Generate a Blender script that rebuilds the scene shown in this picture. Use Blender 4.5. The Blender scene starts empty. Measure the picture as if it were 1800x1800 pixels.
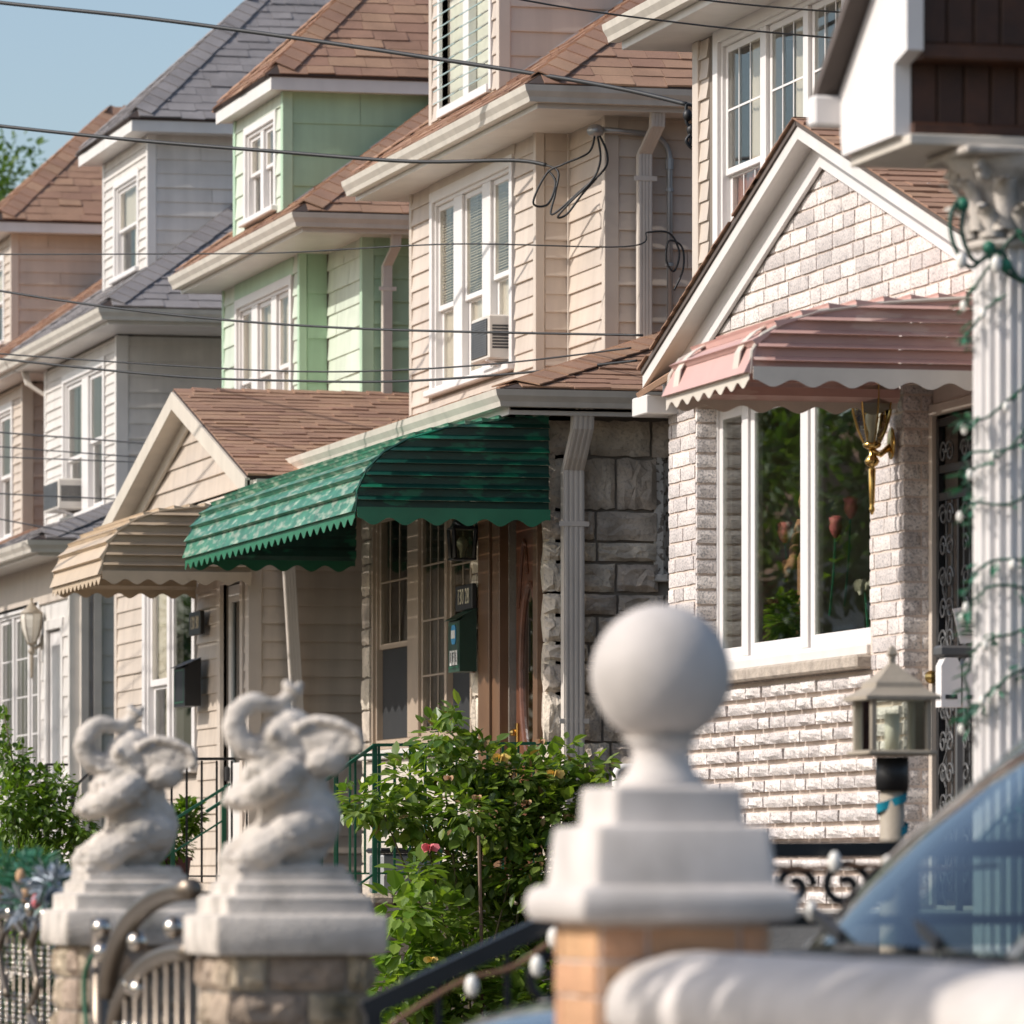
import bpy, bmesh, math, random
from mathutils import Vector, Matrix, Euler, noise as mnoise

R = math.radians
rng = random.Random(7)
scene = bpy.context.scene
COL = scene.collection

# ------------------------------------------------------------------ camera
cam_data = bpy.data.cameras.new("Camera")
cam = bpy.data.objects.new("Camera", cam_data)
COL.objects.link(cam)
cam.location = (0, 0, 1.5)
cam.rotation_euler = (R(90), 0, R(-14))
cam_data.sensor_width = 36
cam_data.lens = 208
cam_data.shift_y = 0.3556
cam_data.clip_start = 0.1
cam_data.clip_end = 2000
cam_data.dof.use_dof = True
cam_data.dof.focus_distance = 37.5
cam_data.dof.aperture_fstop = 5.4
scene.camera = cam

# ------------------------------------------------------------------ sky, sun, exposure
SUN_EL, SUN_AZ = R(37), R(-91.3)      # azimuth from +Y, clockwise: the sun stands over the street
world = bpy.data.worlds.new("World")
scene.world = world
world.use_nodes = True
wn = world.node_tree
wn.nodes.clear()
sky = wn.nodes.new("ShaderNodeTexSky")
sky.sky_type = 'NISHITA'
sky.sun_disc = False
sky.sun_elevation = SUN_EL
sky.sun_rotation = SUN_AZ
sky.air_density = 1.0
sky.dust_density = 2.0
sky.ozone_density = 1.0
bgn = wn.nodes.new("ShaderNodeBackground")
bgn.inputs[1].default_value = 0.128
won = wn.nodes.new("ShaderNodeOutputWorld")
wn.links.new(sky.outputs[0], bgn.inputs[0])
wn.links.new(bgn.outputs[0], won.inputs[0])

sun_data = bpy.data.lights.new("Sun", 'SUN')
sun_data.energy = 3.3
sun_data.angle = R(0.5)
sun_data.color = (1.0, 0.945, 0.89)
sun = bpy.data.objects.new("Sun", sun_data)
COL.objects.link(sun)
to_sun = Vector((math.sin(SUN_AZ) * math.cos(SUN_EL), math.cos(SUN_AZ) * math.cos(SUN_EL), math.sin(SUN_EL)))
sun.rotation_euler = to_sun.to_track_quat('Z', 'Y').to_euler()
sun.location = (-20, 20, 30)

scene.view_settings.view_transform = 'Standard'
scene.view_settings.look = 'None'
scene.view_settings.gamma = 1
scene.view_settings.exposure = 0.3
scene.view_settings.use_curve_mapping = False
scene.render.engine = 'CYCLES'
scene.cycles.max_bounces = 8
scene.cycles.transparent_max_bounces = 16
scene.cycles.use_denoising = True

# ------------------------------------------------------------------ helpers
ORG = {}

def setp(o, label=None, cat=None, group=None, kind=None):
    if label: o["label"] = label
    if cat: o["category"] = cat
    if group: o["group"] = group
    if kind: o["kind"] = kind
    return o

def thing(name, label, cat, loc=(0, 0, 0), group=None):
    o = bpy.data.objects.new(name, None)
    o.empty_display_size = 0.2
    COL.objects.link(o)
    o.location = loc
    ORG[o.name] = Vector(loc)
    return setp(o, label, cat, group)

def link(o, parent):
    COL.objects.link(o)
    if parent is not None:
        o.parent = parent
        ORG[o.name] = ORG[parent.name]
    return o

class MB:
    """collects faces in world coordinates; build() makes one mesh object"""
    def __init__(self):
        self.v = []; self.f = []
    def add(self, vs, fs):
        n = len(self.v)
        self.v += [tuple(p) for p in vs]
        self.f += [tuple(i + n for i in f) for f in fs]
        return self
    def box(self, x0, x1, y0, y1, z0, z1, c=0.0):
        if x1 < x0: x0, x1 = x1, x0
        if y1 < y0: y0, y1 = y1, y0
        if z1 < z0: z0, z1 = z1, z0
        if c <= 0:
            return self.add([(x0,y0,z0),(x1,y0,z0),(x1,y1,z0),(x0,y1,z0),(x0,y0,z1),(x1,y0,z1),(x1,y1,z1),(x0,y1,z1)],
                            [(0,3,2,1),(4,5,6,7),(0,1,5,4),(1,2,6,5),(2,3,7,6),(3,0,4,7)])
        c = min(c, (x1-x0)*.45, (y1-y0)*.45, (z1-z0)*.45)
        vs = []; idx = {}
        for sx, X in ((0, x0), (1, x1)):
            for sy, Y in ((0, y0), (1, y1)):
                for sz, Z in ((0, z0), (1, z1)):
                    dx, dy, dz = (c if sx == 0 else -c), (c if sy == 0 else -c), (c if sz == 0 else -c)
                    for a, p in (('x', (X, Y+dy, Z+dz)), ('y', (X+dx, Y, Z+dz)), ('z', (X+dx, Y+dy, Z))):
                        idx[sx, sy, sz, a] = len(vs); vs.append(p)
        I = lambda sx, sy, sz, a: idx[sx, sy, sz, a]
        fs = []
        for s in (0, 1):
            q = [I(s,0,0,'x'),I(s,0,1,'x'),I(s,1,1,'x'),I(s,1,0,'x')]; fs.append(q if s == 0 else q[::-1])
            q = [I(0,s,0,'y'),I(1,s,0,'y'),I(1,s,1,'y'),I(0,s,1,'y')]; fs.append(q if s == 0 else q[::-1])
            q = [I(0,0,s,'z'),I(0,1,s,'z'),I(1,1,s,'z'),I(1,0,s,'z')]; fs.append(q if s == 0 else q[::-1])
        for a in (0, 1):
            for b in (0, 1):
                fs.append((I(a,b,0,'x'),I(a,b,0,'y'),I(a,b,1,'y'),I(a,b,1,'x')))
                fs.append((I(a,0,b,'x'),I(a,0,b,'z'),I(a,1,b,'z'),I(a,1,b,'x')))
                fs.append((I(0,a,b,'y'),I(0,a,b,'z'),I(1,a,b,'z'),I(1,a,b,'y')))
                for d in (0, 1):
                    fs.append((I(a,b,d,'x'),I(a,b,d,'y'),I(a,b,d,'z')))
        return self.add(vs, fs)
    def obox(self, ax, plane, a0, a1, z0, z1, o0, o1, c=0.004):
        """box on a wall: ax 'x' faces -X and runs along y, ax 'y' faces -Y and runs along x; o = distance out of the wall"""
        if ax == 'x': return self.box(plane - o1, plane - o0, a0, a1, z0, z1, c)
        return self.box(a0, a1, plane - o1, plane - o0, z0, z1, c)
    def prism(self, poly, ax, a, b):
        """poly of 2-D points; ax 'x': points are (y,z) swept in x; 'y': (x,z) swept in y; 'z': (x,y) swept in z"""
        n = len(poly)
        P = {'x': lambda p, t: (t, p[0], p[1]), 'y': lambda p, t: (p[0], t, p[1]), 'z': lambda p, t: (p[0], p[1], t)}[ax]
        vs = [P(p, a) for p in poly] + [P(p, b) for p in poly]
        fs = [tuple(range(n)), tuple(range(2*n-1, n-1, -1))] + [(i, i+n, (i+1) % n + n, (i+1) % n) for i in range(n)]
        return self.add(vs, fs)
    def bar(self, p0, p1, w, h, up=(0, 0, 1)):
        p0, p1 = Vector(p0), Vector(p1)
        d = (p1 - p0).normalized(); u = Vector(up)
        s = d.cross(u)
        if s.length < 1e-4: s = d.cross(Vector((0, 1, 0)))
        s.normalize(); u = s.cross(d)
        vs = []
        for p in (p0, p1):
            for a, b in ((-1,-1),(1,-1),(1,1),(-1,1)): vs.append(p + s*a*w/2 + u*b*h/2)
        return self.add(vs, [(3,2,1,0),(4,5,6,7),(0,1,5,4),(1,2,6,5),(2,3,7,6),(3,0,4,7)])
    def tube(self, pts, r, n=8, caps=True):
        pts = [Vector(p) for p in pts]
        m = len(pts); rs = r if isinstance(r, (list, tuple)) else [r]*m
        vs = []; fs = []; prev = None
        for i, p in enumerate(pts):
            d = (pts[min(i+1, m-1)] - pts[max(i-1, 0)]).normalized()
            if prev is None:
                a = Vector((0,0,1)) if abs(d.z) < .9 else Vector((1,0,0))
                s = d.cross(a).normalized()
            else:
                s = (prev - d*prev.dot(d)).normalized()
            prev = s; t = d.cross(s)
            for k in range(n):
                an = 2*math.pi*k/n
                vs.append(p + (s*math.cos(an) + t*math.sin(an))*rs[i])
        for i in range(m-1):
            for k in range(n):
                fs.append((i*n+k, i*n+(k+1) % n, (i+1)*n+(k+1) % n, (i+1)*n+k))
        if caps:
            fs.append(tuple(range(n-1, -1, -1))); fs.append(tuple(range((m-1)*n, m*n)))
        return self.add(vs, fs)
    def lathe(self, prof, c, n=20):
        """prof: (radius, z) from bottom to top round the vertical through c"""
        vs = []; fs = []
        for r, z in prof:
            for k in range(n):
                a = 2*math.pi*k/n
                vs.append((c[0]+r*math.cos(a), c[1]+r*math.sin(a), c[2]+z))
        m = len(prof)
        for i in range(m-1):
            for k in range(n):
                fs.append((i*n+k, i*n+(k+1) % n, (i+1)*n+(k+1) % n, (i+1)*n+k))
        fs.append(tuple(range(n-1, -1, -1))); fs.append(tuple(range((m-1)*n, m*n)))
        return self.add(vs, fs)
    def ball(self, c, r, seg=16, ring=10, rz=None, ry=None, rot=None):
        rz = rz or r; ry = ry or r
        M = rot or Matrix.Identity(3)
        vs = []; fs = []
        c = Vector(c)
        for i in range(1, ring):
            t = math.pi*i/ring
            for k in range(seg):
                a = 2*math.pi*k/seg
                vs.append(c + M @ Vector((r*math.sin(t)*math.cos(a), ry*math.sin(t)*math.sin(a), rz*math.cos(t))))
        top = len(vs); vs.append(c + M @ Vector((0,0,rz))); vs.append(c + M @ Vector((0,0,-rz)))
        for i in range(ring-2):
            for k in range(seg):
                fs.append((i*seg+k, (i+1)*seg+k, (i+1)*seg+(k+1) % seg, i*seg+(k+1) % seg))
        for k in range(seg):
            fs.append((top, k, (k+1) % seg)); fs.append((top+1, (ring-2)*seg+(k+1) % seg, (ring-2)*seg+k))
        return self.add(vs, fs)
    def sweep(self, prof, path, z):
        """horizontal mitred sweep; prof = closed list of (out, dz); out is to the LEFT of the path direction"""
        pts = [Vector((p[0], p[1])) for p in path]; m = len(pts); n = len(prof)
        vs = []
        for i in range(m):
            if i == 0: d = (pts[1]-pts[0]).normalized(); nr = Vector((-d.y, d.x)); k = 1
            elif i == m-1: d = (pts[-1]-pts[-2]).normalized(); nr = Vector((-d.y, d.x)); k = 1
            else:
                d0 = (pts[i]-pts[i-1]).normalized(); d1 = (pts[i+1]-pts[i]).normalized()
                n0 = Vector((-d0.y, d0.x)); n1 = Vector((-d1.y, d1.x))
                nr = (n0+n1).normalized(); k = 1/max(.2, nr.dot(n0))
            for o, dz in prof:
                q = pts[i] + nr*o*k
                vs.append((q.x, q.y, z+dz))
        fs = []
        for i in range(m-1):
            for k in range(n):
                fs.append((i*n+k, i*n+(k+1) % n, (i+1)*n+(k+1) % n, (i+1)*n+k))
        fs.append(tuple(range(n-1, -1, -1))); fs.append(tuple(range((m-1)*n, m*n)))
        return self.add(vs, fs)
    def mesh(self, name, mat, org=Vector((0,0,0)), smooth=False):
        me = bpy.data.meshes.new(name)
        me.from_pydata([(x-org[0], y-org[1], z-org[2]) for x, y, z in self.v], [], self.f)
        if mat: me.materials.append(mat)
        bm = bmesh.new(); bm.from_mesh(me)
        bmesh.ops.recalc_face_normals(bm, faces=bm.faces)
        bm.to_mesh(me); bm.free()
        if smooth:
            me.polygons.foreach_set("use_smooth", [True]*len(me.polygons))
        return me
    def build(self, name, mat, parent=None, smooth=False):
        org = ORG[parent.name] if parent is not None else Vector((0,0,0))
        o = bpy.data.objects.new(name, self.mesh(name, mat, org, smooth))
        return link(o, parent)

def smooth_by_angle(o, ang=35):
    me = o.data
    me.polygons.foreach_set("use_smooth", [True]*len(me.polygons))
    bm = bmesh.new(); bm.from_mesh(me)
    lim = R(ang)
    for e in bm.edges:
        e.smooth = len(e.link_faces) == 2 and e.calc_face_angle(0) < lim
    bm.to_mesh(me); bm.free()
    return o

def inst(name, me, parent, loc, scale=(1,1,1), rot=None):
    o = bpy.data.objects.new(name, me)
    link(o, parent)
    o.location = Vector(loc) - ORG[parent.name]
    o.scale = scale
    if rot is not None:
        if isinstance(rot, Matrix): o.rotation_euler = rot.to_euler()
        else: o.rotation_euler = rot
    return o

def copy_thing(src, loc, label, rotz=0.0):
    r = src.copy(); COL.objects.link(r); r.location = loc; r.rotation_euler = (0, 0, rotz); r["label"] = label
    ORG[r.name] = Vector(loc)
    for ch in src.children:
        c = ch.copy(); COL.objects.link(c); c.parent = r
        for g in ch.children:
            d = g.copy(); COL.objects.link(d); d.parent = c
    return r

S14, C14 = math.sin(R(14)), math.cos(R(14))
def seen(p):
    """is a point inside the camera's field (used only to decide which pieces become parts)"""
    d = p[0]*S14 + p[1]*C14; u = p[0]*C14 - p[1]*S14
    h = u/d; v = (p[2]-1.5)/d
    return -.09 < h < .09 and -.028 < v < .151, d

# ------------------------------------------------------------------ materials
MATS = {}
def mat(name, col, rough=.6, var=0.0, namt=.12, nscale=4.0, bump=0.0, bscale=60.0, metal=0.0,
        col2=None, c2scale=6.0, c2lo=.5, c2hi=.56, c2stretch=(1,1,1), speck=None, spscale=120.0, splo=.6, sphi=.7,
        coat=0.0, hue=0.0, spec=.5, streak=0.0, stain=None, stamt=.6, stscale=2.0):
    m = bpy.data.materials.new(name); m.use_nodes = True
    nt = m.node_tree; N = nt.nodes; Lk = nt.links
    b = N["Principled BSDF"]
    b.inputs["Roughness"].default_value = rough
    b.inputs["Metallic"].default_value = metal
    b.inputs["Coat Weight"].default_value = coat
    b.inputs["Specular IOR Level"].default_value = spec
    geo = N.new("ShaderNodeNewGeometry")
    def noise(scale, detail=4, stretch=(1,1,1)):
        mp = N.new("ShaderNodeMapping"); mp.inputs["Scale"].default_value = stretch
        Lk.new(geo.outputs["Position"], mp.inputs[0])
        t = N.new("ShaderNodeTexNoise"); t.inputs["Scale"].default_value = scale; t.inputs["Detail"].default_value = detail
        Lk.new(mp.outputs[0], t.inputs["Vector"])
        return t.outputs["Fac"]
    def ramp(src, lo, hi):
        r = N.new("ShaderNodeMapRange"); r.clamp = True
        r.inputs[1].default_value = lo; r.inputs[2].default_value = hi
        Lk.new(src, r.inputs[0]); return r.outputs[0]
    def mix(fac, a, bcol):
        x = N.new("ShaderNodeMix"); x.data_type = 'RGBA'
        if isinstance(fac, float): x.inputs[0].default_value = fac
        else: Lk.new(fac, x.inputs[0])
        if isinstance(a, tuple): x.inputs[6].default_value = (*a, 1)
        else: Lk.new(a, x.inputs[6])
        if isinstance(bcol, tuple): x.inputs[7].default_value = (*bcol, 1)
        else: Lk.new(bcol, x.inputs[7])
        return x.outputs[2]
    cur = col
    if col2: cur = mix(ramp(noise(c2scale, 6, c2stretch), c2lo, c2hi), cur, col2)
    if speck: cur = mix(ramp(noise(spscale, 2), splo, sphi), cur, speck)
    if stain:
        cur = mix(ramp(noise(stscale, 7), .52, .75), cur, tuple(a*stamt + s*(1-stamt) for a, s in zip(col, stain)))
    h = N.new("ShaderNodeHueSaturation")
    if isinstance(cur, tuple): h.inputs["Color"].default_value = (*cur, 1)
    else: Lk.new(cur, h.inputs["Color"])
    nf = ramp(noise(nscale, 6), .3, .7)
    val = N.new("ShaderNodeMath"); val.operation = 'MULTIPLY_ADD'
    Lk.new(nf, val.inputs[0]); val.inputs[1].default_value = 2*namt; val.inputs[2].default_value = 1 - namt
    out = val.outputs[0]
    if streak:
        s2 = N.new("ShaderNodeMath"); s2.operation = 'MULTIPLY_ADD'
        Lk.new(ramp(noise(9, 5, (1, 1, .08)), .35, .65), s2.inputs[0]); s2.inputs[1].default_value = -streak
        Lk.new(out, s2.inputs[2]); out = s2.outputs[0]
    if var:
        oi = N.new("ShaderNodeObjectInfo")
        ad = N.new("ShaderNodeMath"); ad.operation = 'ADD'
        Lk.new(oi.outputs["Random"], ad.inputs[0]); Lk.new(geo.outputs["Random Per Island"], ad.inputs[1])
        fr = N.new("ShaderNodeMath"); fr.operation = 'FRACT'; Lk.new(ad.outputs[0], fr.inputs[0])
        v2 = N.new("ShaderNodeMath"); v2.operation = 'MULTIPLY_ADD'
        Lk.new(fr.outputs[0], v2.inputs[0]); v2.inputs[1].default_value = 2*var; v2.inputs[2].default_value = 1 - var
        v3 = N.new("ShaderNodeMath"); v3.operation = 'MULTIPLY'
        Lk.new(out, v3.inputs[0]); Lk.new(v2.outputs[0], v3.inputs[1]); out = v3.outputs[0]
        if hue:
            hh = N.new("ShaderNodeMath"); hh.operation = 'MULTIPLY_ADD'
            Lk.new(fr.outputs[0], hh.inputs[0]); hh.inputs[1].default_value = 2*hue; hh.inputs[2].default_value = .5 - hue
            Lk.new(hh.outputs[0], h.inputs["Hue"])
    Lk.new(out, h.inputs["Value"])
    Lk.new(h.outputs[0], b.inputs["Base Color"])
    if bump:
        bp = N.new("ShaderNodeBump"); bp.inputs["Strength"].default_value = min(1, bump); bp.inputs["Distance"].default_value = .01
        Lk.new(noise(bscale, 6), bp.inputs["Height"]); Lk.new(bp.outputs[0], b.inputs["Normal"])
    MATS[name] = m
    return m

def glass_mat(name, tint=(.8,.85,.82), ior=1.5, rough=.0, boost=1.0):
    m = bpy.data.materials.new(name); m.use_nodes = True
    nt = m.node_tree; N = nt.nodes; N.clear()
    o = N.new("ShaderNodeOutputMaterial"); mx = N.new("ShaderNodeMixShader")
    fr = N.new("ShaderNodeFresnel"); fr.inputs[0].default_value = ior
    tr = N.new("ShaderNodeBsdfTransparent"); tr.inputs[0].default_value = (*tint, 1)
    gl = N.new("ShaderNodeBsdfGlossy"); gl.inputs["Roughness"].default_value = rough
    gl.inputs["Color"].default_value = (.95,.97,1,1)
    ml = N.new("ShaderNodeMath"); ml.operation = 'MULTIPLY'; ml.inputs[1].default_value = boost; ml.use_clamp = True
    nt.links.new(fr.outputs[0], ml.inputs[0]); nt.links.new(ml.outputs[0], mx.inputs[0])
    nt.links.new(tr.outputs[0], mx.inputs[1]); nt.links.new(gl.outputs[0], mx.inputs[2]); nt.links.new(mx.outputs[0], o.inputs[0])
    MATS[name] = m
    return m

def leaf_mat(name, col, col2, rough=.45, trans=.35):
    m = bpy.data.materials.new(name); m.use_nodes = True
    nt = m.node_tree; N = nt.nodes; Lk = nt.links
    b = N["Principled BSDF"]; out = N["Material Output"]
    b.inputs["Roughness"].default_value = rough
    b.inputs["Specular IOR Level"].default_value = .6
    geo = N.new("ShaderNodeNewGeometry")
    x = N.new("ShaderNodeMix"); x.data_type = 'RGBA'
    Lk.new(geo.outputs["Random Per Island"], x.inputs[0])
    x.inputs[6].default_value = (*col, 1); x.inputs[7].default_value = (*col2, 1)
    Lk.new(x.outputs[2], b.inputs["Base Color"])
    t = N.new("ShaderNodeBsdfTranslucent")
    sc = N.new("ShaderNodeMix"); sc.data_type = 'RGBA'; sc.blend_type = 'MULTIPLY'; sc.inputs[0].default_value = 1
    Lk.new(x.outputs[2], sc.inputs[6]); sc.inputs[7].default_value = (1.5, 1.6, .5, 1)
    Lk.new(sc.outputs[2], t.inputs[0])
    ms = N.new("ShaderNodeMixShader"); ms.inputs[0].default_value = trans
    Lk.new(b.outputs[0], ms.inputs[1]); Lk.new(t.outputs[0], ms.inputs[2]); Lk.new(ms.outputs[0], out.inputs[0])
    MATS[name] = m
    return m

M = MATS
mat('beige_siding', (.58,.495,.415), .5, var=.05, namt=.06, nscale=2, streak=.11)
mat('tan_siding', (.56,.475,.39), .5, var=.05, namt=.06, streak=.11)
mat('green_siding_shaded', (.36,.53,.36), .5, var=.04, namt=.06, streak=.11)  # side walls of the green house: shade put into a deeper green
mat('green_siding_lit', (.60,.66,.54), .5, var=.04, namt=.06, streak=.11)  # same siding on the street fronts, sunlight painted in as a paler tone
mat('white_siding', (.66,.62,.57), .5, var=.04, namt=.06, streak=.11)
mat('pinkish_siding', (.48,.39,.335), .5, var=.05, namt=.06, streak=.11)
mat('beige_trim', (.59,.51,.43), .45, namt=.05, streak=.05)
mat('green_trim', (.42,.58,.41), .45, namt=.05, streak=.05)
mat('white_trim', (.70,.67,.63), .4, namt=.05, nscale=3, streak=.05)
mat('vinyl_white', (.73,.70,.675), .35, namt=.03)
mat('grey_soffit', (.62,.59,.54), .5, namt=.08)
mat('gutter_metal', (.66,.61,.53), .38, namt=.07, nscale=5, streak=.08)
mat('downspout_metal', (.66,.60,.53), .4, namt=.06, streak=.10)
mat('shingle', (.34,.20,.13), .9, var=.10, hue=.006, namt=.15, nscale=3, speck=(.20,.115,.08), spscale=260, splo=.52, sphi=.66, bump=.5, bscale=220)
mat('shingle_dark', (.10,.08,.07), .9, var=.2, namt=.15, bump=.4, bscale=200)
mat('shingle_veiled', (.25,.235,.235), .9, var=.09, hue=.004, namt=.12, speck=(.16,.14,.135), spscale=240, splo=.5, sphi=.65, bump=.4, bscale=200)  # brown roof greyed: veil of reflected sky painted into the colour
mat('roof_deck', (.05,.035,.03), .95)
mat('house_core', (.20,.17,.14), .9)
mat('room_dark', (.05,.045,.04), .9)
mat('white_brick', (.645,.585,.545), .85, var=.19, hue=.008, namt=.12, nscale=9, speck=(.37,.345,.335), spscale=85, splo=.50, sphi=.62, bump=.35, bscale=75)
mat('brick_mortar', (.60,.50,.43), .95, namt=.12, bump=.5, bscale=90)
mat('stone_block', (.64,.555,.45), .9, var=.16, hue=.01, namt=.25, nscale=5, speck=(.42,.36,.295), spscale=40, splo=.5, sphi=.72, bump=1, bscale=45, stain=(.10,.09,.08), stscale=3)
mat('stone_mortar', (.25,.22,.185), .95, namt=.2, bump=.5)
mat('stucco', (.56,.50,.43), .9, namt=.1, bump=.4, bscale=120)
mat('sill_stone', (.40,.34,.28), .9, namt=.25, nscale=14, bump=.8, bscale=60)
mat('cast_stone', (.60,.545,.50), .8, streak=.10, namt=.10, nscale=7, bump=.25, bscale=150, stain=(.24,.21,.17), stamt=.55, stscale=4)
mat('weathered_stone', (.54,.485,.425), .88, namt=.22, nscale=9, bump=.5, bscale=90, stain=(.10,.09,.065), stamt=.22, stscale=6)
mat('rock_face', (.38,.30,.22), .92, var=.2, hue=.012, namt=.25, nscale=12, bump=1, bscale=50, stain=(.06,.055,.03), stamt=.2, stscale=4)
mat('orange_brick', (.50,.27,.15), .85, var=.15, hue=.01, namt=.15, nscale=10, bump=.5, bscale=90)
mat('pink_paint', (.56,.35,.305), .5, var=.03, namt=.06, nscale=3, streak=.04)
mat('pink_paint_peeled', (.52,.32,.275), .5, var=.03, namt=.08, nscale=4, col2=(.60,.43,.37), c2scale=5, c2lo=.60, c2hi=.64, c2stretch=(.5,1,2))
mat('cream_paint', (.60,.54,.46), .55, namt=.08, nscale=6)
mat('white_paint', (.76,.72,.69), .5, namt=.06)
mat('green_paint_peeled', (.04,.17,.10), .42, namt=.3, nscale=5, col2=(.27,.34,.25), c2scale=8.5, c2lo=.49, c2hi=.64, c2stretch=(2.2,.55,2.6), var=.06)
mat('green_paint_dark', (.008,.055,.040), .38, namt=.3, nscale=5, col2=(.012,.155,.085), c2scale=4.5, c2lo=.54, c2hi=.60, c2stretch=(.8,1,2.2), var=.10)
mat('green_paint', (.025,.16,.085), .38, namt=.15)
mat('green_iron', (.015,.11,.055), .4, namt=.15)
mat('black_iron', (.015,.016,.018), .4, namt=.2)
mat('grey_iron', (.09,.09,.09), .45, namt=.2)
mat('tan_paint', (.52,.41,.29), .5, namt=.06, nscale=4, var=.03, streak=.04)
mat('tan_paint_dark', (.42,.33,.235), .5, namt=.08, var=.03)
mat('bronze_metal', (.16,.085,.045), .35, namt=.12, spec=.6)
mat('door_wood', (.14,.055,.03), .35, namt=.3, nscale=6, bump=.2)
mat('brown_plank', (.06,.021,.008), .55, var=.25, namt=.3, nscale=10, bump=.3, bscale=40)
mat('brass', (.60,.40,.14), .22, metal=1, namt=.1)
mat('chrome', (.55,.50,.44), .22, metal=1, namt=.1)
mat('steel_tube', (.20,.165,.13), .38, metal=.8, namt=.15)
mat('black_plastic', (.012,.012,.013), .5)
mat('cable', (.016,.018,.02), .55, namt=.2)
mat('galvanised', (.40,.41,.42), .4, metal=.7, namt=.15)
mat('ac_shell', (.62,.58,.52), .5, namt=.07)
mat('ac_dark', (.05,.05,.05), .6)
mat('curtain', (.62,.58,.53), .9, namt=.1)
mat('curtain_red', (.28,.10,.08), .9, namt=.15)
mat('blind', (.62,.57,.46), .7, namt=.08)
mat('screen_mesh', (.02,.021,.022), .7)
mat('mailbox_green', (.022,.055,.036), .35, namt=.1)
mat('sticker_blue', (.05,.30,.55), .5)
mat('white_print', (.75,.73,.68), .6)
mat('cream_print', (.70,.62,.45), .6)
mat('sign_black', (.02,.02,.02), .45, namt=.2)
mat('lantern_beige', (.33,.28,.215), .6, namt=.12, bump=.2)
mat('bulb', (.80,.77,.70), .3)
mat('frosted', (.62,.58,.50), .6)
mat('garland_green', (.02,.17,.10), .5, namt=.3)
mat('garland_wire', (.015,.07,.045), .5)
mat('tinsel_grey', (.32,.36,.40), .35, metal=.5)
mat('teal_ribbon', (.01,.22,.30), .25)
mat('wood_stake', (.20,.13,.09), .8, namt=.2)
mat('bark', (.12,.085,.06), .9, namt=.3, bump=.8, bscale=30)
mat('stem', (.10,.08,.035), .8, namt=.3)
mat('soil', (.07,.05,.035), 1, namt=.3, bump=.6, bscale=30)
mat('concrete', (.40,.36,.31), .9, namt=.15, bump=.3)
mat('asphalt', (.05,.05,.052), .9, namt=.2, bump=.4, bscale=150)
mat('brick_red', (.30,.13,.09), .9, var=.15, namt=.2)
mat('car_paint', (.035,.042,.052), .22, coat=1.0, namt=.05, spec=.6)
mat('car_trim', (.015,.015,.016), .5)
mat('car_interior', (.06,.065,.07), .8)
mat('silver_trim', (.30,.29,.26), .35, metal=.6)
mat('rubber', (.02,.02,.02), .8)
mat('petal_yellow', (.78,.55,.15), .6, var=.15)
mat('petal_pink', (.62,.16,.18), .6, var=.15)
mat('petal_white', (.7,.68,.6), .6)
mat('petal_dry', (.45,.27,.15), .8, var=.2)
mat('skin_plaster', (.50,.26,.15), .6)
mat('terracotta', (.13,.055,.06), .7)
mat('paper', (.62,.60,.57), .8)
mat('louvre_glass_edge', (.35,.45,.42), .2)
glass_mat('window_glass', (.93,.92,.88), 1.45, 0, .34)
glass_mat('picture_glass', (.92,.93,.88), 1.5, 0, .5)
glass_mat('lantern_glass', (.86,.88,.80), 1.6, .02, 1.3)
glass_mat('clear_glass', (.93,.95,.92), 1.45)
glass_mat('car_glass', (.35,.45,.45), 1.55, 0, 1.2)
glass_mat('dark_glass', (.45,.52,.5), 1.6, 0, 1.2)
leaf_mat('rose_leaf', (.075,.15,.025), (.24,.31,.07), .34, .45)
leaf_mat('hydrangea_leaf', (.11,.21,.03), (.25,.34,.07), .36, .45)
leaf_mat('shrub_leaf', (.07,.14,.015), (.16,.25,.035), .4, .42)
leaf_mat('tree_leaf', (.05,.11,.02), (.11,.18,.03))
leaf_mat('dark_leaf', (.03,.065,.016), (.06,.10,.025))
leaf_mat('dry_leaf', (.16,.09,.03), (.30,.20,.07), .7, .2)
leaf_mat('garland_leaf', (.015,.10,.055), (.05,.20,.12), .4, .1)

# ------------------------------------------------------------------ building kit
def wall(parent, ax, plane, a0, a1, z0, z1, holes=(), mt='house_core', thick=.14, name='wall'):
    """a wall slab behind its cladding, with real openings"""
    A = sorted({a0, a1, *[max(a0, min(a1, h[0])) for h in holes], *[max(a0, min(a1, h[1])) for h in holes]})
    Z = sorted({z0, z1, *[max(z0, min(z1, h[2])) for h in holes], *[max(z0, min(z1, h[3])) for h in holes]})
    b = MB()
    for i in range(len(A)-1):
        for j in range(len(Z)-1):
            ca, cz = (A[i]+A[i+1])/2, (Z[j]+Z[j+1])/2
            if any(h[0] < ca < h[1] and h[2] < cz < h[3] for h in holes): continue
            b.obox(ax, plane, A[i], A[i+1], Z[j], Z[j+1], -thick, 0, 0)
    return b.build(name, M[mt], parent)

BOARD = {}
def board_mesh(mt):
    if mt not in BOARD:
        b = MB()
        pr = [(0,0),(-1,0),(-1,.07),(-.55,.5),(-.2,1.0),(0,1.0)]
        b.prism([(p[0], p[1]) for p in pr], 'y', 0, 1)
        BOARD[mt] = b.mesh('siding_board', M[mt])
    return BOARD[mt]

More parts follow.
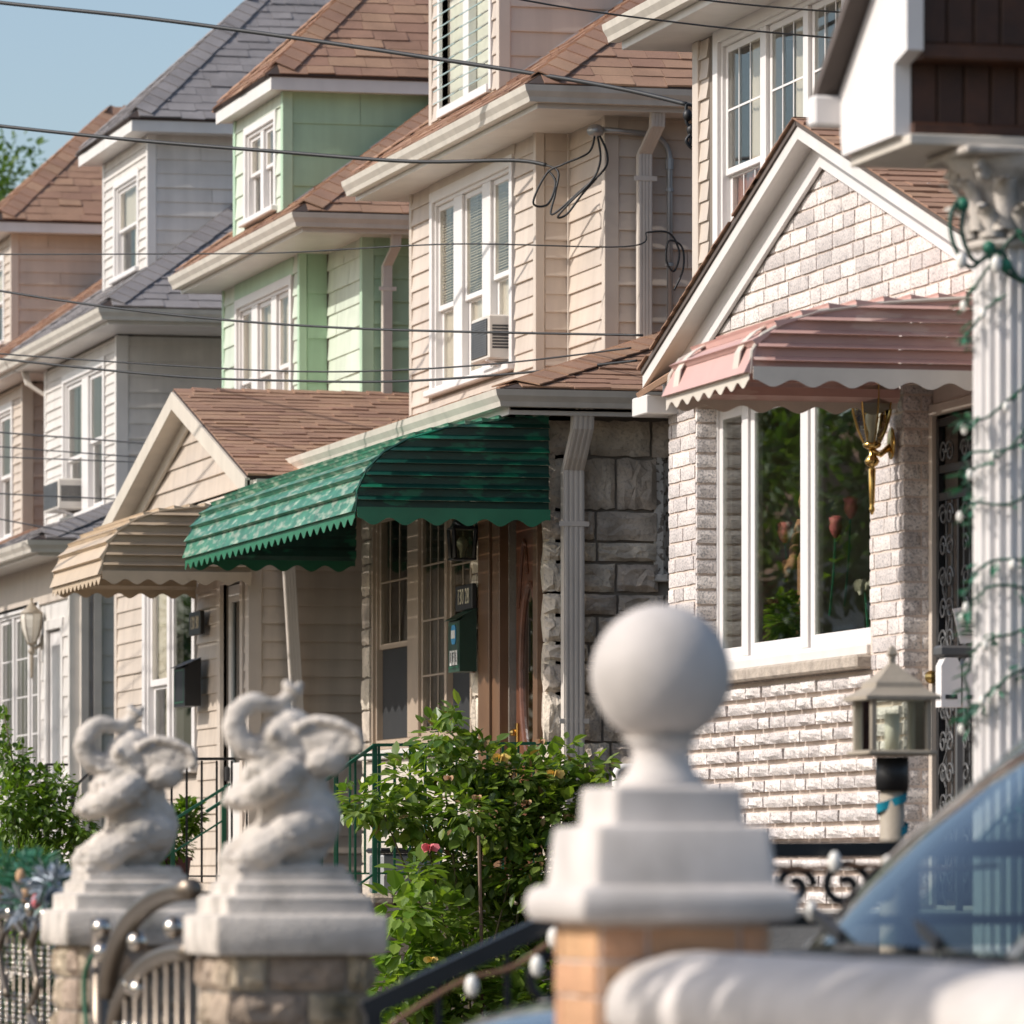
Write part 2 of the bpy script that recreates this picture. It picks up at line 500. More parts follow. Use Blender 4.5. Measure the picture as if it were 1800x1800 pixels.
def siding(parent, ax, plane, z0, z1, expo, span, holes=(), mt='beige_siding', t=.019, minlen=.02):
    """one board per course and stretch of wall; span = (a0,a1) or a function of z"""
    me = board_mesh(mt)
    z = z0
    while z < z1 - .02:
        h = min(expo, z1 - z)
        zc = z + h*.5
        s = span(zc) if callable(span) else span
        if s and s[1] - s[0] > minlen:
            segs = [s]
            for hh in holes:
                if hh[2] < zc < hh[3]:
                    ns = []
                    for q in segs:
                        if hh[1] <= q[0] or hh[0] >= q[1]: ns.append(q); continue
                        if hh[0] - q[0] > minlen: ns.append((q[0], hh[0]))
                        if q[1] - hh[1] > minlen: ns.append((hh[1], q[1]))
                    segs = ns
            cut = []
            for q in segs:
                if q[1]-q[0] > 1.2 and rng.random() < .6:
                    m = rng.uniform(q[0]+.3, q[1]-.3); cut += [(q[0], m-.002), (m+.002, q[1])]
                else: cut.append(q)
            for q in cut:
                th = t*rng.uniform(.8, 1.25)
                if ax == 'x':
                    inst('siding_board', me, parent, (plane - .001, q[0], z), (th, q[1]-q[0], h*1.03))
                else:
                    inst('siding_board', me, parent, (q[1], plane - .001, z), (th, q[1]-q[0], h*1.03), (0, 0, R(90)))
        z += expo

SHING = {}
def shingle_mesh(mt):
    if mt not in SHING:
        L = []
        for k in range(5):
            r2 = random.Random(k)
            b = MB()
            t0, t1 = r2.uniform(.8, 1.25), r2.uniform(.8, 1.25)
            sk = r2.uniform(-.03, .03)
            vs = [(0.006,0,0),(.994,sk,0),(.994,1,0),(.006,1,0),(0.006,0,t0),(.994,sk,t1),(.994,1,.12),(.006,1,.12)]
            b.add(vs, [(0,3,2,1),(4,5,6,7),(0,1,5,4),(1,2,6,5),(2,3,7,6),(3,0,4,7)])
            L.append(b.mesh('shingle', M[mt]))
        SHING[mt] = L
    return SHING[mt]

def shingles(parent, O, e, s, vmax, urange, mt='shingle', expo=.14, wid=(.2,.36), t=.0105, limit=290, lift=.0):
    """rows of shingles on the plane O + u*e + v*s; urange(v) -> (u0,u1); nearest ones in view become parts, the rest one mass"""
    O, e, s = Vector(O), Vector(e).normalized(), Vector(s).normalized()
    n = e.cross(s)
    if n.z < 0: n = -n
    flip = e.cross(s).z < 0
    items = []
    v = 0.0; row = 0
    while v < vmax - .02:
        r = urange(min(v + expo*1.0, vmax))
        if r and r[1] - r[0] > .05:
            u = r[0] - (rng.uniform(0, .2))
            while u < r[1] - .02:
                w = rng.uniform(*wid)
                a, b = max(u, r[0]), min(u + w, r[1])
                if b - a > .03:
                    items.append((a, v + rng.uniform(-.012, .012), b - a, t*rng.uniform(.6, 1.7)))
                u += w
        v += expo; row += 1
    M3 = Matrix((e, s, n)).transposed()
    vis = []
    for it in items:
        p = O + e*(it[0]+it[2]/2) + s*(it[1]+expo/2)
        ok, d = seen(p)
        vis.append((0 if ok else 1, d, it))
    vis.sort(key=lambda q: (q[0], q[1]))
    meshes = shingle_mesh(mt)
    rest = MB()
    for k, (nv, d, (u, v, w, th)) in enumerate(vis):
        dep = min(expo*1.45, vmax - v + .02)
        p = O + e*u + s*v + n*(.004 + lift)
        if k < limit and nv == 0 and not flip:
            inst('shingle', meshes[k % 5], parent, p, (w, dep, th), M3)
        else:
            q = [p, p+e*w, p+e*w+s*dep, p+s*dep]
            rest.add(q + [q[0]+n*th, q[1]+n*th, q[2]+n*.003, q[3]+n*.003],
                     [(0,3,2,1),(4,5,6,7),(0,1,5,4),(1,2,6,5),(2,3,7,6),(3,0,4,7)])
    if rest.v:
        setp(rest.build('shingle_mass', M[mt], parent), kind='stuff')

def caps(parent, p0, p1, dirs, mt='shingle', half=.19, step=.15, sag=.05, start=0.16):
    """overlapping bent cap shingles from p0 (low end) to p1; dirs = the two downhill side vectors"""
    p0, p1 = Vector(p0), Vector(p1)
    L = (p1-p0).length; d = (p1-p0).normalized()
    a, b = [(Vector(q) - d*Vector(q).dot(d)).normalized() for q in dirs]
    up = (-(a+b)).normalized()
    if up.z < 0: up = -up
    k = start
    while k < L:
        e = min(k + step*1.3, L + .03)
        th = .010
        m = MB()
        c0 = p0 + d*k + up*.040; c1 = p0 + d*e + up*.026
        jit = rng.uniform(-.008, .008)
        vs = [c0 + a*(half+jit), c0, c0 + b*(half+jit), c1 + b*half*.95, c1, c1 + a*half*.95]
        vs = vs + [x - up*th for x in vs]
        m.add(vs, [(0,1,4,5),(1,2,3,4),(6,11,10,7),(7,10,9,8),(0,6,7,1),(1,7,8,2),(2,8,9,3),(3,9,10,4),(4,10,11,5),(5,11,6,0)])
        m.build('cap_shingle', M[mt], parent)
        k += step

def slab(parent, name, pts, th, mt):
    """a thick plate under the polygon pts"""
    pts = [Vector(p) for p in pts]
    n = (pts[1]-pts[0]).cross(pts[2]-pts[0]).normalized()
    if n.z < 0: n = -n
    k = len(pts); b = MB()
    b.add(pts + [p - n*th for p in pts], [tuple(range(k)), tuple(range(2*k-1, k-1, -1))] + [(i, (i+1) % k, (i+1) % k + k, i+k) for i in range(k)])
    return b.build(name, M[mt], parent)

GUT = [(0,0),(.075,0),(.085,.035),(.112,.075),(.122,.118),(.104,.118),(.10,.10),(.012,.10),(.012,.118),(0,.118)]

def window(house, ax, plane, units, z0, z1, casing=.07, fr='vinyl_white', sill=True, depth=.10, inset=.022, glass='window_glass', label=None):
    """units: list of (a0,a1,kind,opts). kinds: dh (double hung), fixed. One part 'window' with sub-parts."""
    a0, a1 = min(u[0] for u in units), max(u[1] for u in units)
    b = MB()
    if casing:
        b.obox(ax, plane, a0-casing, a0, z0-casing*.5, z1+casing, -.02, .032)
        b.obox(ax, plane, a1, a1+casing, z0-casing*.5, z1+casing, -.02, .032)
        b.obox(ax, plane, a0+.001, a1-.001, z1, z1+casing, -.02, .030)
    # jamb lining
    b.obox(ax, plane, a0-.012, a0+.022, z0+.001, z1, -depth-.03, .003)
    b.obox(ax, plane, a1-.022, a1+.012, z0+.001, z1, -depth-.03, .003)
    b.obox(ax, plane, a0+.023, a1-.023, z1-.03, z1+.01, -depth-.03, .004)
    b.obox(ax, plane, a0+.023, a1-.023, z0-.01, z0+.03, -depth-.03, .004)
    for i in range(len(units)-1):
        m0, m1 = units[i][1], units[i+1][0]
        b.obox(ax, plane, min(m0, m1)-.012, max(m0, m1)+.012, z0+.031, z1-.031, -depth-.03, .004)
    w = b.build('window', M[fr], house)
    if label: w["label"] = label
    if sill:
        s = MB(); s.obox(ax, plane, a0-casing-.03, a1+casing+.03, z0-.055, z0-.001, -.03, .075, .008)
        s.build('sill', M[fr], w)
    for (u0, u1, kind, op) in units:
        zm = op.get('meet', (z0+z1)/2)
        sashes = [(zm, z1-.03, -inset), (z0+.03, zm+.03, -inset-.032)] if kind == 'dh' else [(z0+.03, z1-.03, -inset)]
        sw = op.get('sash', .045)
        for si, (s0, s1, o) in enumerate(sashes):
            f = MB(); x0, x1 = u0+.023, u1-.023
            f.obox(ax, plane, x0, x0+sw, s0, s1, o-.035, o)
            f.obox(ax, plane, x1-sw, x1, s0, s1, o-.035, o)
            f.obox(ax, plane, x0+sw, x1-sw, s0, s0+sw, o-.035, o-.001)
            f.obox(ax, plane, x0+sw, x1-sw, s1-sw, s1, o-.035, o-.001)
            f.build('sash', M[op.get('sashmat', fr)], w)
            g = MB(); g.obox(ax, plane, x0+sw-.004, x1-sw+.004, s0+sw-.004, s1-sw+.004, o-.010, o-.006, 0)
            g.build('pane', M[op.get('glass', glass)], w)
            nv, nh = op.get('grid', (0, 0))
            if op.get('topgrid') and si == 1: nv = nh = 0
            if nv or nh:
                for k in range(nv):
                    c = x0+sw + (x1-x0-2*sw)*(k+1)/(nv+1)
                    MB().obox(ax, plane, c-.007, c+.007, s0+sw, s1-sw, o-.0055, o-.001, 0).build('muntin', M[fr], w)
                for k in range(nh):
                    c = s0+sw + (s1-s0-2*sw)*(k+1)/(nh+1)
                    MB().obox(ax, plane, x0+sw, x1-sw, c-.007, c+.007, o-.0052, o-.002, 0).build('muntin', M[fr], w)
            cov = op.get('cover', (None, None))[si if kind == 'dh' else 0]
            if cov == 'blind':
                bl = MB(); z = s0+sw
                while z < s1-.01:
                    tilt = .011
                    pts = []
                    ya, yb = x0+.02, x1-.02
                    zz = z + rng.uniform(-.003, .003)
                    if ax == 'x': pts = [(plane+.050, ya, zz), (plane+.050, yb, zz), (plane+.066, yb, zz+tilt), (plane+.066, ya, zz+tilt)]
                    else: pts = [(ya, plane+.050, zz), (yb, plane+.050, zz), (yb, plane+.066, zz+tilt), (ya, plane+.066, zz+tilt)]
                    bl.add(pts + [(p[0], p[1], p[2]+.0015) for p in pts], [(0,1,2,3),(7,6,5,4),(0,4,5,1),(1,5,6,2),(2,6,7,3),(3,7,4,0)])
                    z += .022
                bl.build('blind', M['blind'], w)
            elif cov in ('curtain', 'curtain_red', 'halfcurtain'):
                cu = MB(); n = 26
                ca, cb = x0+.01, x1-.01
                if cov == 'halfcurtain': cb = ca + (cb-ca)*.55
                vs = []
                for k in range(n+1):
                    a = ca + (cb-ca)*k/n
                    dd = .095 + .018*math.sin(k*1.9) + .008*math.sin(k*.8)
                    for zz in (s0, s1):
                        vs.append((plane+dd, a, zz) if ax == 'x' else (a, plane+dd, zz))
                cu.add(vs, [(2*k, 2*k+2, 2*k+3, 2*k+1) for k in range(n)])
                cu.build('curtain', M['curtain_red' if cov == 'curtain_red' else 'curtain'], w, True)
            elif cov == 'screen':
                sc = MB(); sc.obox(ax, plane, x0+.01, x1-.01, s0+.01, s1-.01, o+.004, o+.008, 0)
                sc.build('insect_screen', M['screen_mesh'], w)
    return w

def gutter(house, path, z, mt='gutter_metal'):
    return MB().sweep(GUT, path, z).build('gutter', M[mt], house)

def downspout(house, pts, w=.085, d=.065, mt='downspout_metal', ax='y', straps=()):
    """rectangular ribbed pipe along pts; ribs face -Y"""
    b = MB(); pts = [Vector(p) for p in pts]
    vs = []
    for p in pts:
        for sx, sy in ((-1,-1),(1,-1),(1,1),(-1,1)):
            vs.append((p.x+sx*w/2, p.y+sy*d/2, p.z))
    fs = [(i*4+k, i*4+(k+1) % 4, (i+1)*4+(k+1) % 4, (i+1)*4+k) for i in range(len(pts)-1) for k in range(4)]
    fs += [(3,2,1,0), tuple(range(len(vs)-4, len(vs)))]
    b.add(vs, fs)
    for i in range(len(pts)-1):
        p, q = pts[i], pts[i+1]
        for k in range(4):
            off = (-.36 + .24*k)*w
            rw = .008
            z0, z1 = p.z, q.z
            v8 = [(p.x+off-rw, p.y-d/2-.006, p.z), (p.x+off+rw, p.y-d/2-.006, p.z), (q.x+off+rw, q.y-d/2-.006, q.z), (q.x+off-rw, q.y-d/2-.006, q.z)]
            v8 += [(x, y+.008, z) for x, y, z in v8]
            b.add(v8, [(0,1,2,3),(7,6,5,4),(0,4,5,1),(1,5,6,2),(2,6,7,3),(3,7,4,0)])
    o = b.build('downspout', M[mt], house)
    for (x, y, z) in straps:
        MB().box(x-w/2-.035, x+w/2+.035, y-d/2-.011, y-d/2-.0065, z-.018, z+.018, .002).build('pipe_strap', M[mt], o)
    return o

def rough_block(seed, amt, nx=5, nz=3, mt='white_brick', name='brick'):
    """unit block (y 0..1, z 0..1) whose face bulges in -X"""
    r = random.Random(seed); b = MB()
    vs = []
    for j in range(nz+1):
        for i in range(nx+1):
            edge = i in (0, nx) or j in (0, nz)
            o = r.uniform(0, .25) if edge else r.uniform(.5, 1.0)
            yy = i/nx + (r.uniform(-.3, .3)/nx if 0 < i < nx else r.uniform(-.01, .01))
            zz = j/nz + (r.uniform(-.3, .3)/nz if 0 < j < nz else r.uniform(-.03, .03))
            vs.append((-o*amt - (1-amt)*.55, yy, zz))
    n0 = len(vs)
    fs = [(j*(nx+1)+i, j*(nx+1)+i+1, (j+1)*(nx+1)+i+1, (j+1)*(nx+1)+i) for j in range(nz) for i in range(nx)]
    ring = [j*(nx+1)+i for j, i in [(0, i) for i in range(nx+1)] + [(j, nx) for j in range(1, nz+1)] + [(nz, i) for i in range(nx-1, -1, -1)] + [(j, 0) for j in range(nz-1, 0, -1)]]
    back = []
    for q in ring:
        back.append(len(vs)); vs.append((.6, min(1, max(0, vs[q][1])), min(1, max(0, vs[q][2]))))
    L = len(ring)
    fs += [(ring[k], ring[(k+1) % L], back[(k+1) % L], back[k]) for k in range(L)]
    b.add(vs, fs)
    return b.mesh(name, M[mt])

# ------------------------------------------------------------------ the setting
def struct(name, b, mt, smooth=False):
    return setp(b.build(name, M[mt], None, smooth), kind='structure')

struct('ground', MB().box(-400, 500, -200, 900, -1.0, 0.0), 'soil')
struct('road', MB().box(-7.5, 1.2, -60, 300, .0, .012), 'asphalt')
struct('kerb', MB().box(1.2, 1.36, -60, 300, .0, .15, .01), 'concrete')
struct('pavement', MB().box(1.36, 3.3, -60, 300, .0, .154), 'concrete')
struct('opposite_kerb', MB().box(-7.66, -7.5, -60, 300, .0, .15, .01), 'concrete')
struct('opposite_pavement', MB().box(-9.6, -7.66, -60, 300, .0, .154), 'concrete')
struct('driveway', MB().box(3.3, 9.5, 12.9, 15.75, .0, .20), 'concrete')
struct('front_yard', MB().box(3.75, 10.5, 17.4, 80, .0, .22), 'soil')

# ------------------------------------------------------------------ house with white split-face brick and pink awning
def brick_house():
    H = thing('brick_house', 'house with pale split-face brick gable front and beige siding upper storey', 'house', (9.3, 31, 0))
    X0 = 9.3
    ya, yb = 27.0, 33.5            # near and far end of the gable front
    door_far = 28.99               # corner of the entrance recess
    win = (29.57, 32.9, 2.72, 4.22)
    ridge = (30.35, 5.55); eN = (27.05, 4.5); eF = (33.4, 4.50)
    def top(y):
        if y < ridge[0]: return eN[1] + (ridge[1]-eN[1])*(y-eN[0])/(ridge[0]-eN[0])
        return eF[1] + (ridge[1]-eF[1])*(eF[0]-y)/(eF[0]-ridge[0])
    wall(H, 'x', X0+.006, door_far, yb, .2, 4.5, [win], 'brick_mortar', .16, 'front_wall')
    mw = [o for o in H.children if o.name.startswith('front_wall')][0]
    g = MB(); g.prism([(26.85, 4.28), (yb, 4.28), (yb, 4.42), (ridge[0], ridge[1]-.1), (26.85, 4.4)], 'x', X0+.0075, X0+.19)
    gw = g.build('gable_wall', M['brick_mortar'], H)
    MB().box(X0+.0065, X0+.18, 26.85, door_far-.002, 4.02, 4.279).build('door_lintel', M['brick_mortar'], H)
    # bricks
    variants = [rough_block(k, .30, 5, 3) for k in range(8)]
    items = []
    course = .0875
    z = .3
    row = 0
    while z < 5.4:
        y = ya - rng.uniform(0, .3)
        while y < yb:
            L = rng.choice((.20, .20, .29, .29, .29, .38, .40)) * rng.uniform(.95, 1.05)
            y0, y1 = max(y, ya), min(y+L, yb)
            y += L
            if z < 4.02: y0 = max(y0, door_far)
            zc = z + .04
            segs = [(y0, y1)]
            if win[2]-.07 < zc < win[3]:
                ns = []
                for q in segs:
                    if q[1] <= win[0] or q[0] >= win[1]: ns.append(q)
                    else:
                        if q[0] < win[0]: ns.append((q[0], win[0]))
                        if q[1] > win[1]: ns.append((win[1], q[1]))
                segs = ns
            for q in segs:
                if q[1]-q[0] < .05: continue
                if z + .09 > top(q[0]) - .10 or z + .09 > top(q[1]) - .10:
                    mid = (q[0]+q[1])/2
                    if z + .05 > top(mid) - .06: continue
                items.append((q[0], q[1]-q[0], z))
        z += course; row += 1
    vis = []
    for (y, L, zz) in items:
        ok, d = seen((X0, y+L/2, zz))
        # courses under the sill lie behind the foreground; the ones in clear view come first
        vis.append((0 if ok and zz > 1.1 else 1, -(L), (y, L, zz)))
    vis.sort(key=lambda q: (q[0], rng.random()))
    rest = MB(); cnt = 0
    for pr, _, (y, L, zz) in vis:
        lowrow = zz < win[2] - .2
        out = rng.uniform(.012, .020) * (4.2 if lowrow else 1)
        par = gw if zz > 4.42 else mw
        if cnt < 298 and pr == 0:
            inst('brick', variants[rng.randrange(8)], mw, (X0+.005, y+.007, zz+.004), (out, L-.014, course-(.028 if lowrow else .015))); cnt += 1
        else:
            me = variants[rng.randrange(8)]
            vs = [(X0+.005+v.co.x*out, y+.007+v.co.y*(L-.014), zz+.004+v.co.z*(course-(.028 if lowrow else .015))) for v in me.vertices]
            rest.add(vs, [tuple(p.vertices) for p in me.polygons])
    setp(rest.build('brick_mass', M['white_brick'], mw), kind='stuff')
    # return of the entrance recess, facing the near side
    rw = MB().box(X0+.01, X0+.24, door_far+.02, door_far+.10, .2, 4.05).build('recess_wall', M['brick_mortar'], H)
    z = .3; k = 0
    while z < 3.98:
        x = X0-.005 - (.1 if k % 2 else 0)
        while x < X0+.16:
            x0, x1 = max(x, X0-.004), min(x+.2, X0+.16)
            x += .2
            if x1-x0 > .03:
                inst('brick', variants[(k*3+int(x*10)) % 8], rw, (x1-.004, door_far+.014, z+.004), (.036, x1-x0-.008, course-.012), (0, 0, R(90)))
        z += course; k += 1
    z = win[2]; k = 0
    while z < win[3]-.05:
        inst('brick', variants[k % 8], mw, (X0+.125, win[1]-.002, z+.004), (.03, .125, course-.015), (0, 0, R(90)))
        z += course; k += 1
    # window: three tall lights in white vinyl
    w = window(H, 'x', X0+.12, [(29.57, 31.09, 'fixed', dict(sash=.07)), (31.17, 32.26, 'fixed', dict(sash=.07)), (32.34, 32.9, 'fixed', dict(sash=.06))],
               win[2], win[3], casing=0, depth=.06, inset=.012, glass='picture_glass')
    s = MB(); s.box(X0-.09, X0+.16, win[0]-.04, win[1]+.06, win[2]-.135, win[2]-.062, .012); s.build('stone_sill', M['sill_stone'], H)
    MB().box(X0-.02, X0+.13, win[0]+.0, win[1], win[2]-.06, win[2]-.005, .006).build('sill', M['white_trim'], w)
    # lintel flashing above the window
    MB().box(X0-.06, X0+.1, win[0]-.05, win[1]+.05, win[3]+.004, win[3]+.05, .004).build('head_flashing', M['beige_trim'], H)
    # door wall
    d0, d1 = 27.98, 28.93
    wall(H, 'x', X0+.16, 26.9, door_far+.02, .2, 4.1, [(d0, d1, 1.35, 3.86)], 'brick_mortar', .12, 'entrance_wall')
    dr = MB()
    dr.obox('x', X0+.16, d1, d1+.05, 1.35, 3.92, -.05, .03); dr.obox('x', X0+.16, d0-.05, d0, 1.35, 3.92, -.05, .03)
    dr.obox('x', X0+.16, d0, d1, 3.86, 3.92, -.05, .03)
    dr.build('door_frame', M['beige_trim'], H)
    D = MB()
    for y in (d0+.02, d1-.06): D.box(X0+.15, X0+.18, y, y+.04, 1.38, 3.84)
    for z in (1.38, 1.75, 2.42, 2.62, 3.42, 3.56, 3.80): D.box(X0+.152, X0+.178, d0+.061, d1-.061, z, z+.04)
    sd = D.build('security_door', M['black_iron'], H)
    B = MB()
    n = 9
    for k in range(1, n):
        y = d0+.05 + (d1-d0-.1)*k/n
        MB().tube([(X0+.165, y, 1.42), (X0+.165, y, 3.42)], .006, 6).build('bar', M['grey_iron'], sd)
    def scroll(cy, cz, r, turns, flip, name='scrollwork'):
        pts = []
        for i in range(int(14*turns)+1):
            a = i/14*2*math.pi
            rr = r*(1 - i/(14*turns)*.8)
            pts.append((X0+.142, cy + flip*rr*math.cos(a), cz + rr*math.sin(a)))
        return pts
    def sct(p, r): MB().tube(p, r, 5).build('scrollwork', M['grey_iron'], sd)
    for i, z in enumerate((1.5, 1.66, 1.86, 2.02, 2.18, 2.34, 2.52, 2.7, 2.86, 3.02, 3.18, 3.34, 3.66)):
        for j, y in enumerate((d1-.16, d1-.27)):
            sct(scroll(y, z, .062, 1.4, 1 if (i+j) % 2 else -1), .007)
        sct(scroll((d0+d1)/2 - .05, z, .055, 1.3, 1 if i % 2 else -1), .007)
    for y in (d1-.5, d1-.62, d1-.74): sct(scroll(y, 3.66, .055, 1.4, 1), .007)
    for z in (1.6, 2.2, 2.8): sct([(X0+.142, d1-.21 + .06*math.sin(t*.9), z-.25+t*.05) for t in range(11)], .006)
    MB().ball((X0+.12, d1-.03, 2.52), .035, 10, 8).build('door_knob', M['brass'], sd)
    MB().box(X0+.27, X0+.33, d0+.01, d1-.01, 1.36, 3.85).build('inner_door', M['sign_black'], H)
    # gable roof
    ov = .17
    xr0, xr1 = X0-ov, 10.74
    rN = slab(H, 'roof', [(xr0, eN[0]-.12, eN[1]-.03), (xr1, eN[0]-.12, eN[1]-.03), (xr1, ridge[0], ridge[1]), (xr0, ridge[0], ridge[1])], .03, 'shingle_dark')
    rF = slab(H, 'roof', [(xr0, ridge[0], ridge[1]), (xr1, ridge[0], ridge[1]), (xr1, eF[0]+.1, eF[1]-.03), (xr0, eF[0]+.1, eF[1]-.03)], .03, 'shingle_dark')
    sv = Vector((0, ridge[0]-eN[0]+.12, ridge[1]-eN[1]+.03)); Ln = sv.length
    shingles(rN, (xr0-.02, eN[0]-.12, eN[1]-.03), (1,0,0), sv, Ln, lambda v: (0, xr1-xr0+.02), 'shingle', limit=240)
    sv2 = Vector((0, -(eF[0]+.1-ridge[0]), ridge[1]-eF[1]+.03)); L2 = sv2.length
    shingles(rF, (xr1, eF[0]+.1, eF[1]-.03), (-1,0,0), sv2, L2, lambda v: (0, xr1-xr0+.02), 'shingle', limit=60)
    caps(rN, (xr0, ridge[0], ridge[1]-.005), (xr1, ridge[0], ridge[1]-.005), [(0,-1,-.36), (0,1,-.29)])
    # rake boards: outer fascia under the roof edge, soffit, inner frieze board on the wall
    def rake(p, q, name):
        (y0, z0), (y1, z1) = p, q
        f = MB(); f.prism([(y0, z0-.035), (y1, z1-.035), (y1, z1-.105), (y0, z0-.105)], 'x', xr0+.012, xr0+.04); f.build('rake_board', M['white_trim'], H)
        f = MB(); f.prism([(y0, z0-.075), (y1, z1-.075), (y1, z1-.09), (y0, z0-.09)], 'x', xr0+.041, X0-.005); f.build('soffit', M['white_trim'], H)
        f = MB(); f.prism([(y0, z0-.091), (y1, z1-.091), (y1, z1-.25), (y0, z0-.25)], 'x', X0-.035, X0-.012); f.build('frieze_board', M['vinyl_white'], H)
    rake((ridge[0], ridge[1]), (eF[0]+.1, eF[1]-.03), 'far')
    rake((eN[0]-.12, eN[1]-.03), (ridge[0], ridge[1]), 'near')
    # eave return at the far end
    r = MB(); r.box(xr0-.02, X0+.3, eF[0]-.1, eF[0]+.22, eF[1]-.30, eF[1]-.19, .006); r.build('eave_return', M['white_trim'], H)
    slab(H, 'return_roof', [(xr0-.03, eF[0]-.75, eF[1]-.10), (X0-.04, eF[0]-.75, eF[1]-.02), (X0-.04, eF[0]+.1, eF[1]-.06), (xr0-.03, eF[0]+.1, eF[1]-.17)], .03, 'shingle')
    # upper storey behind
    XW = 10.75
    uw = (34.62, 37.6, 5.5, 6.98)
    u = wall(H, 'x', XW, 27.0, 38.0, 4.2, 7.1, [uw], 'house_core', .14, 'upper_wall')
    siding(u, 'x', XW, 4.9, 7.05, .135, (33.0, 37.95), [(uw[0]-.1, uw[1]+.1, uw[2]-.1, uw[3]+.1)])
    MB().box(XW-.03, XW+.1, 37.9, 38.03, 4.9, 7.06, .006).build('corner_board', M['beige_trim'], H)
    op = dict(grid=(2, 1), cover=('halfcurtain', 'curtain_red'), meet=6.1)
    window(H, 'x', XW, [(34.66, 35.47, 'dh', dict(op)), (35.55, 36.40, 'dh', dict(op)), (36.50, 37.42, 'dh', dict(op))], uw[2], uw[3], casing=.11)
    wall(H, 'y', 38.0-.0, 10.9, 18, .2, 7.1, [], 'house_core', .14, 'far_wall')
    wall(H, 'y', 27.0, 10.75, 18, .2, 7.1, [], 'tan_siding', .14, 'near_wall')
    MB().box(17.9, 18.04, 27, 38, .2, 7.1).build('rear_wall', M['house_core'], H)
    # far end wall of the brick front block
    MB().box(X0+.2, 10.75, yb-.14, yb, .2, 4.4).build('side_wall', M['brick_mortar'], H)
    MB().box(X0+.43, 10.7, 26.9, 27.02, .2, 4.4).build('side_wall', M['brick_mortar'], H)
    # main eave
    sf = MB(); sf.box(10.37, XW+.12, 27.0, 38.45, 7.06, 7.10); sf.build('soffit', M['white_trim'], H)
    fb = MB(); fb.box(10.35, 10.375, 27.0, 38.46, 7.06, 7.24, .004); fb.build('fascia', M['white_trim'], H)
    gutter(H, [(10.348, 27.0), (10.348, 38.52)], 7.115)
    mr = slab(H, 'main_roof', [(10.33, 26.9, 7.25), (14.4, 26.9, 9.6), (14.4, 38.5, 9.6), (10.33, 38.5, 7.25)], .05, 'shingle')
    slab(H, 'main_roof', [(14.4, 26.9, 9.6), (18.3, 26.9, 7.25), (18.3, 38.5, 7.25), (14.4, 38.5, 9.6)], .05, 'shingle')
    g = MB(); g.prism([(10.6, 7.1), (18.0, 7.1), (14.4, 9.5)], 'y', 38.1, 38.2); g.build('gable_wall', M['tan_siding'], H)
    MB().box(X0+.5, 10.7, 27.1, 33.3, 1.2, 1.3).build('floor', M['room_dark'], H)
    return H
brick_house()

# stoop in front of the brick house
st = MB(); st.box(8.0, 9.62, 27.2, 29.2, .2, 1.33, .01)
setp(st.build('stoop', M['concrete'], None), 'concrete stoop under the pink awning of the brick house', 'stoop')

